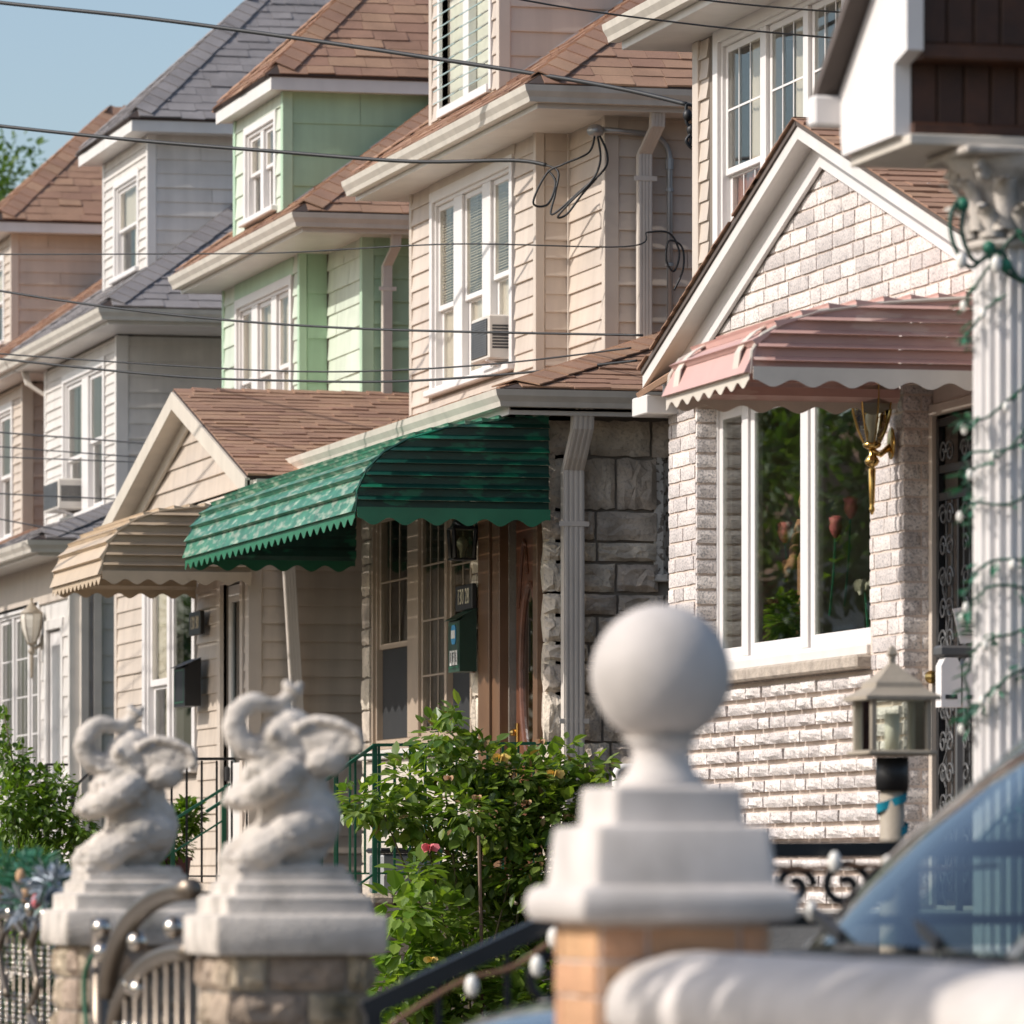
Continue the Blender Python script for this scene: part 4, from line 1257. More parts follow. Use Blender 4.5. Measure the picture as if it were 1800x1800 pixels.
    dm = MB(); dm.box(XP+.04, XP+.075, 48.11, 48.94, 1.42, 2.45); dm.box(XP+.04, XP+.075, 48.11, 48.25, 2.45, 3.94); dm.box(XP+.04, XP+.075, 48.82, 48.94, 2.45, 3.94); dm.box(XP+.04, XP+.075, 48.25, 48.82, 3.8, 3.94)
    d = dm.build('door', M['white_trim'], H)
    MB().box(XP+.055, XP+.061, 48.25, 48.82, 2.45, 3.8).build('pane', M['dark_glass'], d)
    MB().box(XP+.0, XP+.035, 48.86, 48.92, 2.3, 2.42, .006).build('door_handle', M['black_plastic'], d)
    # porch roof
    xr0, xr1 = XP-.2, 14.5
    def sl(a, b): return (b[1]-a[1])/(b[0]-a[0])
    rN = slab(H, 'porch_roof', [(xr0, eN[0], eN[1]), (xr1, eN[0], eN[1]), (xr1, rid[0], rid[1]), (xr0, rid[0], rid[1])], .03, 'roof_deck')
    rF = slab(H, 'porch_roof', [(xr0, rid[0], rid[1]), (xr1, rid[0], rid[1]), (xr1, eF[0]+.4, eF[1]-.11), (xr0, eF[0]+.4, eF[1]-.11)], .03, 'shingle')
    sv = Vector((0, rid[0]-eN[0], rid[1]-eN[1]))
    shingles(rN, (xr0, eN[0], eN[1]), (1,0,0), sv, sv.length, lambda v: (0, xr1-xr0), 'shingle', limit=295, wid=(.16,.34), expo=.128)
    caps(rN, (xr0, rid[0], rid[1]-.015), (xr1, rid[0], rid[1]-.015), [(0,-1,-.3), (0,1,-.28)], half=.13, step=.22)
    for (p, q) in (((eN[0], eN[1]), rid), (rid, (eF[0]+.4, eF[1]-.11))):
        (ya, za), (yb, zb2) = p, q
        f = MB(); f.prism([(ya, za-.02), (yb, zb2-.02), (yb, zb2-.17), (ya, za-.17)], 'x', xr0-.02, xr0+.02); f.build('rake_board', M['cream_trim'], H)
        f = MB(); f.prism([(ya, za-.14), (yb, zb2-.14), (yb, zb2-.16), (ya, za-.16)], 'x', xr0+.021, XP-.02); f.build('soffit', M['cream_trim'], H)
        f = MB(); f.prism([(ya, za-.161), (yb, zb2-.161), (yb, zb2-.28), (ya, za-.28)], 'x', XP-.055, XP-.025); f.build('frieze_board', M['cream_trim'], H)
    MB().box(xr0, xr1, eN[0]+.0, eN[0]+.03, eN[1]-.16, eN[1]-.035).build('fascia', M['cream_trim'], H)
    gutter(H, [(xr1, eN[0]-.003), (xr0+.05, eN[0]-.003)], eN[1]-.15)
    MB().box(xr0+.02, xr1, eN[0]+.031, pN+.05, eN[1]-.175, eN[1]-.155).build('soffit', M['cream_trim'], H)
    downspout(H, [(9.95, 47.0, 4.6), (9.95, 47.0, 4.45), (9.98, 47.66, 4.2), (10.06, 47.66, 2.9), (10.1, 47.66, .3)], w=.10)
    MB().box(XP+.3, 18.9, 48.0, 53.8, 1.25, 1.35).build('floor', M['room_dark'], H)
    MB().box(12.4, 12.5, 48, 53.8, 1.35, 4.7).build('partition', M['room_dark'], H)
    return H
mat('cream_trim', (.60,.54,.45), .5, namt=.06, streak=.05)
green_house()

awning('awning', 'plain tan metal awning on the gabled porch of the green house',
       [(9.68, 4.54), (9.2, 4.52), (8.95, 4.49), (8.75, 4.43), (8.6, 4.34), (8.5, 4.22), (8.45, 4.08), (8.44, 3.96)], 47.7, 50.05, 9.68,
       ('tan_paint', 'tan_paint_dark', 'tan_paint'), 12, False, scallop=.19, vh=.075, cap_rows=7)

# ------------------------------------------------------------------ white house and the last house of the row
def far_house(name, label, y0, LY, front, smt, tmt, dorm, dexpo, rmt):
    H = thing(name, label, 'house', (10.4, y0+2, 0))
    XB = 10.75
    yN, yF = y0, y0+LY
    zb, zt = 4.9, 7.05
    win = (y0+.75, y0+3.2, 5.35, 6.80)
    bay = wall(H, 'x', XB, yN, yF, zb, zt, [win], 'house_core', .16, 'front_wall')
    siding(bay, 'x', XB, 5.0, zt-.02, .105, (yN+.05, yF-.05), [(win[0]-.09, win[1]+.09, win[2]-.09, win[3]+.09)], front)
    sd = wall(H, 'y', yN, XB, 19, .2, zt, [], 'house_core', .14, 'near_wall')
    siding(sd, 'y', yN, 4.7, zt-.02, .16, (XB+.1, 13.4), [], smt)
    MB().box(XB-.03, XB+.105, yN-.024, yN+.05, 4.8, zt-.01, .006).build('corner_board', M[tmt], H)
    MB().box(XB-.03, XB+.02, yF-.05, yF+.02, 4.8, zt-.01, .006).build('corner_board', M[tmt], H)
    MB().box(XB+.16, 19, yF-.1, yF, .2, zt).build('far_wall', M[smt], H)
    MB().box(18.9, 19.04, yN, yF, .2, zt).build('rear_wall', M['house_core'], H)
    window(H, 'x', XB, [(win[0]+.02, win[0]+1.05, 'dh', dict(cover=('halfcurtain', 'halfcurtain'), meet=6.05)), (win[0]+1.4, win[1]-.02, 'dh', dict(cover=('halfcurtain', None), meet=5.95))], win[2], win[3], casing=.09)
    eave(H, 10.45, 19.2, y0-1.1, y0+LY+.3, 7.10, XB, yN)
    hip_roof(H, 10.37, 19.2, y0-1.17, y0+LY+.36, 7.22, .72, rmt, (110, 80))
    dormer(H, 11.2, dorm[0], dorm[1], 7.62, dorm[2], (10.45, 7.19), .72, front, tmt, (dorm[0]+.56, dorm[1]-.72, 7.88, 8.84, 1), rmt, ov=(.22, .3), rs=.94, expo=dexpo, xback=13.8, lim=(230, 70))
    # porch
    XP = 10.0; pN = y0-1.55; pF = y0+LY
    holes = [(pN+1.85, pN+4.6, 2.5, 4.25), (pN+.48, pN+1.4, 1.4, 4.0)]
    fw = wall(H, 'x', XP, pN, pF, .2, 4.72, holes, 'white_trim', .14, 'porch_front')
    siding(fw, 'x', XP, 1.3, 4.1, .20, (pN+.05, pN+.40), [], front)
    siding(fw, 'x', XP, 1.3, 4.1, .20, (pN+1.5, pN+1.75), [], front)
    MB().obox('x', XP, pN+.02, pF, 4.28, 4.70, 0, .03).build('frieze_board', M['beige_trim'], H)
    sw = wall(H, 'y', pN, XP, 19, .2, 4.72, [], 'house_core', .14, 'porch_side')
    siding(sw, 'y', pN, 1.1, 4.7, .26, (XP+.1, 12), [], 'white_siding')
    MB().box(XP-.03, XP+.1, pN-.028, pN+.05, .3, 4.7, .006).build('corner_board', M['grey_soffit'], H)
    window(H, 'x', XP, [(pN+1.88, pN+2.6, 'fixed', dict(grid=(2, 3))), (pN+2.66, pN+3.6, 'fixed', dict(grid=(2, 3))), (pN+3.66, pN+4.56, 'fixed', dict(grid=(2, 3)))], 2.5, 4.25, casing=.07)
    d = MB(); a, b = pN+.5, pN+1.38
    d.box(XP+.02, XP+.06, a, a+.1, 1.42, 3.98); d.box(XP+.02, XP+.06, b-.1, b, 1.42, 3.98); d.box(XP+.02, XP+.06, a+.1, b-.1, 3.84, 3.98); d.box(XP+.02, XP+.06, a+.1, b-.1, 1.42, 2.1)
    dd = d.build('storm_door', M['vinyl_white'], H)
    MB().box(XP+.05, XP+.055, a+.1, b-.1, 2.1, 3.84).build('pane', M['dark_glass'], dd)
    for k in range(1, 6): MB().box(XP+.012, XP+.024, a+.1+(b-a-.2)*k/6-.008, a+.1+(b-a-.2)*k/6+.008, 2.1, 3.84).build('door_bar', M['vinyl_white'], dd)
    cas = MB(); cas.obox('x', XP, a-.1, a-.005, 1.4, 4.1, 0, .03); cas.obox('x', XP, b+.005, b+.1, 1.4, 4.1, 0, .03); cas.obox('x', XP, a-.005, b+.005, 4.0, 4.1, 0, .03); cas.build('door_casing', M['white_trim'], H)
    xr, yr = 9.6, pN-.9
    gutter(H, [(14, yr+.55), (xr, yr+.55), (xr, pF)], 4.70)
    MB().box(xr, 14, yr+.56, pF, 4.69, 4.72).build('soffit', M['grey_soffit'], H)
    MB().sweep([(-.02,-.03),(0,-.03),(0,.13),(-.02,.13)], [(14, yr+.552), (xr+.002, yr+.552), (xr+.002, pF)], 4.70).build('fascia', M['white_trim'], H)
    sl = .42; k = math.sqrt(1+sl*sl); rr = 1.2; ye = yr+.5
    nr = slab(H, 'porch_roof', [(xr-.05, ye, 4.83), (14, ye, 4.83), (14, ye+rr, 4.83+sl*rr), (xr-.05+rr, ye+rr, 4.83+sl*rr)], .03, 'roof_deck')
    fr = slab(H, 'porch_roof', [(xr-.05, pF+.1, 4.83), (xr-.05, ye, 4.83), (xr-.05+rr, ye+rr, 4.83+sl*rr), (xr-.05+rr, pF+.1, 4.83+sl*rr)], .03, 'roof_deck')
    slab(H, 'porch_roof', [(xr-.05+rr, ye+rr, 4.83+sl*rr), (14, ye+rr, 4.83+sl*rr), (14, yN+.05, 4.83+sl*rr+.03), (xr-.05+rr, yN+.05, 4.83+sl*rr+.03)], .03, rmt)
    shingles(nr, (xr-.05, ye, 4.83), (1,0,0), (0,1,sl), rr*k, lambda v: (v/k, 3.5), rmt, limit=60)
    shingles(fr, (xr-.05, pF+.1, 4.83), (0,-1,0), (1,0,sl), rr*k, lambda v: (0, pF+.1-ye-v/k), rmt, limit=60)
    caps(nr, (xr-.05, ye, 4.83), (xr-.05+rr, ye+rr, 4.83+sl*rr), [(0,-1,-sl), (-1,0,-sl)], rmt)
    downspout(H, [(10.12, pN-.06, 4.7), (10.12, pN-.06, .3)], w=.08)
    downspout(H, [(10.25, pN-.06, 4.7), (10.25, pN-.06, .3)], w=.08)
    downspout(H, [(10.55, yF+.35, 7.1), (10.58, yF+.2, 6.9), (10.78, yF+.06, 6.75), (10.78, yF+.06, 5.3)], w=.07)
    MB().box(XP+.3, 18.9, pN+.2, pF-.1, 1.25, 1.35).build('floor', M['room_dark'], H)
    MB().box(12.4, 12.5, pN+.2, pF-.1, 1.35, 4.7).build('partition', M['room_dark'], H)
    return H
far_house('white_house', 'white sided house with tall narrow dormer and hip roof painted with a grey reflection veil', 59.8, 4.4, 'white_siding', 'white_siding', 'white_trim', (60.49, 63.09, 9.20), .105, 'shingle_veiled')
far_house('tan_house', 'last tan house of the row, cut off by the left edge', 65.75, 6.6, 'tan_siding', 'pinkish_siding', 'beige_trim', (69.35, 72.0, 9.1), .105, 'shingle')

# ------------------------------------------------------------------ small fittings on the houses
def text_mesh(txt, size, mt, thick=.003, font_scale_x=1.0):
    cu = bpy.data.curves.new('lettering', 'FONT')
    cu.body = txt; cu.size = size; cu.extrude = thick/2; cu.align_x = 'CENTER'; cu.align_y = 'CENTER'
    cu.resolution_u = 3
    o = bpy.data.objects.new('lettering', cu); COL.objects.link(o)
    dg = bpy.context.evaluated_depsgraph_get()
    me = bpy.data.meshes.new_from_object(o.evaluated_get(dg))
    me.materials.clear(); me.materials.append(M[mt])
    bpy.data.objects.remove(o); bpy.data.curves.remove(cu)
    return me

def lettering(parent, txt, size, mt, loc, name='lettering', sx=1.0):
    o = bpy.data.objects.new(name, text_mesh(txt, size, mt)); link(o, parent)
    m = Matrix(((0, 0, -1), (-1, 0, 0), (0, 1, 0)))          # reads from the street: x -> -Y, y -> Z, faces -X
    o.rotation_euler = m.to_euler(); o.scale = (sx, 1, 1)
    o.location = Vector(loc) - ORG[parent.name]
    return o

def wall_lantern(name, label, x, y, z, h, w, body, gl, style):
    """x = wall plane; lantern body stands .18 off the wall, z = its mid height"""
    T = thing(name, label, 'lamp', (x, y, z))
    lx = x - .115
    if style == 'carriage':
        MB().lathe([(.001,-.004),(.05,-.004),(.062,0),(.062,.012),(.05,.02),(.001,.022)], (0,0,0), 20)
        b = MB(); b.ball((x-.012, y, z-.13), .012, 14, 10, rz=.085, ry=.065); b.build('back_plate', M[body], T, True)
        a = MB(); a.tube([(x-.01, y, z-.14), (x-.07, y, z-.19), (lx, y, z-.17)], [.018,.015,.02], 8); a.build('arm', M[body], T, True)
        b = MB(); b.lathe([(.012,-.165),(.03,-.16),(.045,-.15),(.05,-.135),(.04,-.13)], (lx, y, z), 16)
        b.lathe([(.004,-.50),(.012,-.485),(.016,-.47),(.011,-.455),(.014,-.44),(.017,-.36),(.020,-.27),(.014,-.255),(.03,-.245),(.04,-.225),(.03,-.205),(.015,-.19),(.02,-.16)], (lx, y, z), 16)
        b.build('stem', M[body], T, True)
        n = 8; prof = [(.045,-.13),(.078,-.06),(.102,.02),(.114,.10),(.112,.16)]
        for k in range(n):
            a0, a1 = 2*math.pi*k/n, 2*math.pi*(k+1)/n
            vs = []
            for r, zz in prof:
                for a in (a0, a1): vs.append((lx + r*math.cos(a), y + r*math.sin(a), z+zz))
            MB().add(vs, [(2*i, 2*i+1, 2*i+3, 2*i+2) for i in range(len(prof)-1)]).build('pane', M[gl], T)
            f = MB(); f.tube([(lx + r*math.cos(a0), y + r*math.sin(a0), z+zz) for r, zz in prof], .005, 5); f.build('rib', M[body], T)
        b = MB(); b.lathe([(.115,.16),(.12,.17),(.07,.21),(.03,.26),(.012,.28),(.012,.30),(.02,.31),(.005,.33)], (lx, y, z), 16); b.build('cap', M[body], T, True)
        b = MB(); b.lathe([(.018,-.13),(.018,-.07),(.022,-.06),(.034,-.02),(.034,.01),(.02,.03),(.004,.036)], (lx, y, z), 14); b.build('bulb', M['bulb'], T, True)
    else:
        hw = w/2
        for sx in (-1, 1):
            for sy in (-1, 1):
                f = MB(); f.bar((lx+sx*hw*.85, y+sy*hw*.85, z-h/2), (lx+sx*hw, y+sy*hw, z+h/2), .022, .022); f.build('corner_post', M[body], T)
        f = MB(); f.box(lx-hw*1.05, lx+hw*1.05, y-hw*1.05, y+hw*1.05, z-h/2-.012, z-h/2+.004, .003); f.box(lx-hw*1.1, lx+hw*1.1, y-hw*1.1, y+hw*1.1, z+h/2-.004, z+h/2+.014, .003)
        f.build('frame', M[body], T)
        c = MB(); c.lathe([(hw*1.15,h/2+.01),(hw*1.0,h/2+.03),(hw*.6,h/2+.09),(hw*.25,h/2+.13),(.008,h/2+.15),(.014,h/2+.165),(.003,h/2+.19)], (lx, y, z), 12); c.build('roof', M[body], T, True)
        g = hw*.8
        for q in ((lx-g, lx-g+.003, y-g, y+g), (lx+g-.003, lx+g, y-g, y+g), (lx-g+.003, lx+g-.003, y-g, y-g+.003), (lx-g+.003, lx+g-.003, y+g-.003, y+g)):
            MB().box(q[0], q[1], q[2], q[3], z-h/2+.004, z+h/2-.004).build('pane', M[gl], T)
        MB().lathe([(.016,-h/2),(.02,-h/4),(.042,-.01),(.042,.02),(.02,.05)], (lx, y, z), 12).build('bulb', M['bulb'], T, True)
        a = MB(); a.tube([(x-.005, y, z+.09), (x-.08, y, z+.16), (lx, y, z+h/2+.06)], .014, 8); a.build('arm', M[body], T, True)
        b = MB(); b.ball((x-.008, y, z+.09), .014, 12, 8, rz=.08, ry=.055); b.build('back_plate', M[body], T, True)
    return T

wall_lantern('wall_lantern', 'brass carriage lantern with curved glass panes on the brick pier', 9.28, 29.10, 3.86, .3, .2, 'brass', 'lantern_glass', 'carriage')
wall_lantern('wall_lantern', 'black square lantern hanging on stone beside the brown door', 10.40, 42.78, 3.97, .22, .17, 'black_iron', 'lantern_glass', 'square')
wall_lantern('wall_lantern', 'cream painted lantern beside the white storm door of the far porch', 9.98, 59.86, 4.02, .26, .2, 'lantern_beige', 'frosted', 'carriage')

def plaque(label, x, y, z, w, h, txt, size, pm, tm, sx=.8):
    T = thing('house_number_sign', label, 'sign', (x, y, z))
    MB().box(x-.02, x+.02, y-w/2, y+w/2, z-h/2, z+h/2, .006).build('plate', M[pm], T)
    lettering(T, txt, size, tm, (x-.022, y, z), 'number', sx)
    return T
plaque('black plate reading 130 28 between window and brown door', 10.35, 42.93, 3.58, .52, .19, '130 28', .165, 'sign_black', 'cream_print', .82)
plaque('dark plate reading 130 30 beside the tan porch window', 9.62, 49.72, 3.66, .50, .20, '130 30', .16, 'sign_black', 'cream_print', .85)

def mailbox(label, x, y, z, w, h, d, mt):
    T = thing('mailbox', label, 'mailbox', (x, y, z))
    b = MB(); b.prism([(x, z+h), (x-d*.45, z+h*.97), (x-d, z+h*.82), (x-d, z), (x, z)], 'y', y-w/2, y+w/2); b.build('body', M[mt], T)
    l = MB(); l.add([(x-.0, y-w/2-.012, z+h+.012), (x, y+w/2+.012, z+h+.012), (x-d-.03, y+w/2+.012, z+h*.84), (x-d-.03, y-w/2-.012, z+h*.84),
                     (x-.0, y-w/2-.012, z+h+.002), (x, y+w/2+.012, z+h+.002), (x-d-.03, y+w/2+.012, z+h*.83), (x-d-.03, y-w/2-.012, z+h*.83)],
                    [(0,1,2,3),(7,6,5,4),(0,4,5,1),(1,5,6,2),(2,6,7,3),(3,7,4,0)]); l.build('lid', M[mt], T)
    f = MB(); fx = x-d-.004
    for q in ((y-w*.42, y-w*.40, z+.03, z+h*.78), (y+w*.40, y+w*.42, z+.03, z+h*.78)): f.box(fx-.002, fx, q[0], q[1], q[2], q[3])
    f.box(fx-.002, fx, y-w*.40, y+w*.40, z+.03, z+.04); f.box(fx-.002, fx, y-w*.40, y+w*.40, z+h*.76, z+h*.78)
    f.build('raised_border', M['green_iron'], T)
    return T
mb = mailbox('dark green mailbox with blue sticker and letters 1FL', 10.37, 42.86, 3.02, .36, .46, .13, 'mailbox_green')
fx = 10.37-.13-.005
st = MB(); cy, cz = 42.86, 3.30
st.add([(fx, cy+a*.07, cz+b*.075) for a, b in ((-.5,-1),(.5,-1),(1,-.6),(1,.6),(.5,1),(-.5,1),(-1,.6),(-1,-.6))] + [(fx+.004, cy+a*.07, cz+b*.075) for a, b in ((-.5,-1),(.5,-1),(1,-.6),(1,.6),(.5,1),(-.5,1),(-1,.6),(-1,-.6))],
       [tuple(range(8)), tuple(range(15, 7, -1))] + [(i, (i+1) % 8, (i+1) % 8+8, i+8) for i in range(8)])
sk = st.build('sticker', M['sticker_blue'], mb)
MB().box(fx-.003, fx-.001, cy-.06, cy+.06, cz-.03, cz+.03).build('sticker_panel', M['white_print'], sk)
for i, ch in enumerate('1FL'):
    yy = 42.86 + .075 - i*.085
    t = MB().box(fx-.002, fx, yy-.033, yy+.033, 3.07, 3.18).build('letter_tile', M['white_print'], mb)
    lettering(t, ch, .105, 'sign_black', (fx-.004, yy, 3.125), 'letter', .7)
mailbox('black mailbox under the number plate on the tan porch', 9.62, 49.78, 2.95, .50, .40, .14, 'black_plastic')

db = thing('doorbell', 'silver and black video doorbell on a wood block by the brown door', 'doorbell', (10.36, 42.71, 3.1))
MB().box(10.345, 10.37, 42.70, 42.79, 3.01, 3.36, .004).build('wood_block', M['bronze_metal'], db)
MB().box(10.315, 10.344, 42.71, 42.78, 3.05, 3.15, .006).build('button_plate', M['galvanised'], db)
MB().box(10.313, 10.344, 42.71, 42.78, 3.152, 3.215, .006).build('camera_head', M['black_plastic'], db)
MB().ball((10.314, 42.745, 3.10), .012, 10, 6).build('button', M['black_plastic'], db)

def aircon(label, x0, x1, y0, y1, z0, z1):
    T = thing('air_conditioner', label, 'air conditioner', (x1, (y0+y1)/2, z0))
    MB().box(x0+.01, x1, y0, y1, z0, z1, .012).build('casing', M['ac_shell'], T)
    MB().box(x0+.003, x0+.012, y0+.03, y1-.03, z0+.03, z1-.03).build('coil', M['ac_dark'], T)
    g = MB(); n = int((z1-z0)/.018)
    for k in range(2, n-1): g.box(x0-.002, x0+.004, y0+.03, y1-.03, z0+k*.018, z0+k*.018+.004)
    m = max(4, int((y1-y0)/.05))
    for k in range(1, m): g.box(x0-.003, x0+.003, y0+(y1-y0)*k/m-.002, y0+(y1-y0)*k/m+.002, z0+.03, z1-.03)
    g.build('grille', M['galvanised'], T)
    v = MB()
    for k in range(8):
        zz = z0+.08 + (z1-z0-.15)*k/8
        v.box(x0+.04, x1-.03, y0-.002, y0+.004, zz, zz+.016)
    v.build('side_vents', M['ac_dark'], T)
    b = MB(); b.bar((x0+.02, y0+.08, z0-.004), (x1+.0, y0+.08, z0-.10), .02, .02); b.box(x0+.01, x1, y0+.07, y0+.09, z0-.012, z0-.002); b.build('bracket', M['vinyl_white'], T)
    return T
aircon('window air conditioner in the upper window of the stone house', 10.765, 11.0, 43.96, 44.52, 5.46, 5.80)
aircon('window air conditioner in the upper window of the white house', 10.50, 10.8, 62.05, 62.95, 5.40, 5.72)

# electric service on the near side of the beige house
cd = thing('service_conduit', 'grey steel conduit climbing the shaded side of the beige house', 'conduit', (11.66, 41.98, 4.9))
pts = [(11.66, 41.97, 4.95), (11.66, 41.97, 6.78)] + [(11.66-.16*(1-math.cos(t*math.pi/12)), 41.97, 6.78+.16*math.sin(t*math.pi/12)*1.1) for t in range(1, 7)]
pts += [(11.35, 41.96, 6.965), (11.12, 41.96, 6.98)]
MB().tube(pts, .022, 10).build('pipe', M['galvanised'], cd, True)
for z in (5.4, 6.0, 6.55): MB().tube([(11.66, 41.97, z-.012), (11.66, 41.97, z+.012)], .031, 10).build('clamp', M['galvanised'], cd)
MB().tube([(11.66, 41.97, 6.70), (11.66, 41.97, 6.78)], .032, 10).build('coupling', M['galvanised'], cd)
MB().ball((11.09, 41.95, 6.965), .065, 14, 10, rz=.05).build('weather_head', M['galvanised'], cd, True)
lp = thing('drip_loops', 'tangle of black drip loops hanging under the beige house eave', 'wires', (11.05, 41.96, 6.7))
def curve(P, n=10):
    out = []
    P = [Vector(p) for p in P]
    for i in range(len(P)-1):
        p0, p1, p2, p3 = P[max(i-1, 0)], P[i], P[i+1], P[min(i+2, len(P)-1)]
        for k in range(n):
            t = k/n
            out.append(.5*((2*p1) + (p2-p0)*t + (2*p0-5*p1+4*p2-p3)*t*t + (3*p1-p0-3*p2+p3)*t*t*t))
    out.append(P[-1]); return out
L0 = [[(11.08,41.93,6.93),(11.03,41.92,6.80),(10.86,42.0,6.72),(10.76,42.1,6.66),(10.67,42.15,6.45),(10.78,42.15,6.44),(10.84,42.15,6.60),(10.80,42.22,6.70)],
      [(11.10,41.93,6.93),(11.12,41.92,6.75),(11.06,41.93,6.6),(10.92,42.0,6.45),(10.83,42.05,6.34),(10.90,42.05,6.36),(11.0,42.0,6.5),(11.1,41.95,6.62)],
      [(11.11,41.93,6.94),(11.17,41.92,6.8),(11.15,41.93,6.68),(10.98,42.0,6.52),(10.80,42.1,6.36),(10.83,42.12,6.52),(10.86,42.15,6.68),(10.79,42.24,6.74)]]
for q in L0: MB().tube(curve(q, 8), .0085, 6).build('wire', M['cable'], lp, True)
cn = thing('cable_bundle', 'black cable connectors hanging at the gutter near the window', 'wires', (11.37, 40.5, 6.8))
for q in ([(11.36,40.45,6.98),(11.42,40.45,6.95),(11.41,40.45,6.8),(11.36,40.45,6.72),(11.42,40.45,6.66),(11.50,40.45,6.7)], [(11.36,40.45,6.98),(11.36,40.45,6.86),(11.40,40.45,6.78),(11.38,40.45,6.68)]):
    MB().tube(curve(q, 8), .012, 6).build('wire', M['cable'], cn, True)
for p in ((11.37,40.45,6.90),(11.40,40.46,6.80),(11.43,40.44,6.70)): MB().ball(p, .035, 10, 8, rz=.045).build('connector', M['black_plastic'], cn, True)
pl = thing('coiled_cable', 'thin black cable coiled on the conduit of the beige house', 'wires', (11.55, 41.9, 5.95))
MB().tube(curve([(11.45,41.85,6.22),(11.62,41.85,6.22),(11.70,41.85,6.08),(11.66,41.85,5.94),(11.60,41.85,6.02),(11.62,41.85,6.16),(11.72,41.85,6.12),(11.73,41.85,5.96),(11.66,41.85,5.8)], 8), .008, 6).build('wire', M['cable'], pl, True)

# overhead wires from a pole on the pavement
POLE = (1.75, 62.0)
up = thing('utility_pole', 'brown wooden utility pole standing on the pavement', 'pole', (POLE[0], POLE[1], .15))
MB().lathe([(.16,0),(.15,3),(.12,11.5),(.02,11.55)], (POLE[0], POLE[1], .15), 12).build('post', M['bark'], up, True)
MB().box(POLE[0]-.06, POLE[0]+.06, POLE[1]-1.1, POLE[1]+1.1, 10.9, 11.03, .01).build('crossarm', M['bark'], up)
WIRES = [
 ('thick twisted service cable, topmost across the sky to the beige gutter', .017, [(7.42,46.59,8.44),(8.3,45.34,8.18),(9.12,44.11,7.9),(9.91,42.89,7.61),(10.65,41.68,7.32),(11.06,40.98,7.14),(11.36,40.45,6.98)], 9.6),
 ('thick cable running to the drip loops below the beige eave', .015, [(7.42,46.59,7.46),(8.32,45.49,7.24),(9.18,44.4,7.05),(10.01,43.32,6.87),(10.6,42.51,6.8),(10.79,42.24,6.74)], 8.8),
 ('thin wire crossing the upper triple window of the beige house', .006, [(7.42,46.59,6.44),(8.5,45.01,6.31),(9.18,43.97,6.23),(10.14,42.42,6.16),(11.26,41.75,6.10),(11.45,41.85,6.22)], 8.4),
 ('black cable crossing above the air conditioner of the beige house', .009, [(7.42,46.59,6.15),(8.14,45.5,5.93),(8.83,44.41,5.75),(9.49,43.34,5.61),(10.11,42.27,5.5),(11.06,40.53,5.34)], 8.2),
 ('upper one of two wires sagging below the beige triple window', .007, [(7.42,46.59,5.65),(8.49,44.93,5.44),(9.22,43.73,5.31),(9.79,42.75,5.25),(10.39,41.67,5.23),(10.98,40.55,5.25)], 8.0),
 ('lower, thicker one of two wires sagging below the beige triple window', .010, [(7.42,46.59,5.61),(8.49,44.94,5.36),(9.22,43.75,5.24),(9.8,42.78,5.17),(10.4,41.71,5.15),(11.02,40.54,5.16)], 7.9),
 ('wire reaching the tan gable, highest of the group before the white house', .009, [(9.16,57.49,5.85),(10.12,55.31,5.61),(10.9,54.2,5.45)], 7.6),
 ('wire second from top before the white house bay', .007, [(9.16,57.49,5.71),(10.1,55.35,5.48),(10.9,54.1,5.33)], 7.5),
 ('wire third from top before the white house bay', .007, [(9.16,57.49,5.61),(10.1,55.35,5.43),(10.9,54.0,5.30)], 7.4),
 ('wire crossing the air conditioner of the white house', .008, [(9.16,57.49,5.25),(9.95,55.72,5.1),(10.9,54.0,4.95)], 7.2),
 ('lowest wire slanting towards the tan awning', .008, [(9.16,57.49,5.0),(9.69,56.31,4.8),(10.35,54.77,4.47)], 7.0),
 ('upper wire crossing the eave of the brick house', .006, [(9.55,34.72,6.87),(10.72,34.43,6.75)], None),
 ('lower wire crossing the upper window of the brick house', .006, [(8.57,34.96,6.87),(9.72,34.68,6.69),(10.71,34.43,6.59)], None)]
for lab, r, pts, zp in WIRES:
    P = [Vector(p) for p in pts]
    d0 = P[0] - P[1]
    if zp:
        a = Vector((POLE[0], POLE[1], zp))
        P = [a, a.lerp(P[0], .5) + Vector((0, 0, -.25)), a.lerp(P[0], .85) + Vector((0, 0, -.12))] + P
        P[2] = P[3] + d0*.8 + Vector((0, 0, .02))
    else:
        P = [P[0] + d0*5 + Vector((0, 0, 1.0)), P[0] + d0*2 + Vector((0, 0, .15))] + P
    o = MB().tube(curve(P, 8), r, 6).build('overhead_wire', M['cable'], None, True)
    setp(o, lab, 'wire', 'overhead wires')

# ------------------------------------------------------------------ stoops and railings
def railing(label, top, posts, mt, rails, bars, cat='railing', extra=None, r=.011, rr=.02):
    """top: polyline of the handrail; posts/bars: list of (x,y,z0,z1); rails: list of polylines"""
    T = thing('railing', label, cat, (top[0][0], top[0][1], min(b[2] for b in bars)))
    m = MB()
    for a, b in zip(top[:-1], top[1:]): m.bar(a, b, .045, .022)
    m.build('handrail', M[mt], T)
    for q in rails: MB().bar(q[0], q[1], .028, .014).build('rail', M[mt], T)
    for x, y, z0, z1 in posts: MB().box(x-.016, x+.016, y-.016, y+.016, z0, z1).build('post', M[mt], T)
    for x, y, z0, z1 in bars: MB().box(x-r/1.4, x+r/1.4, y-r/1.4, y+r/1.4, z0, z1).build('baluster', M[mt], T)
    if extra:
        for q in extra: MB().tube(q, .008, 6).build('scroll', M[mt], T)
    return T
s = MB(); s.box(8.95, 10.5, 40.35, 43.4, .2, 1.36, .01)
for k in range(6): s.box(8.95-.28*(k+1), 8.95-.28*k+.001, 40.45, 42.6, .2, 1.36-.19*(k+1), .006)
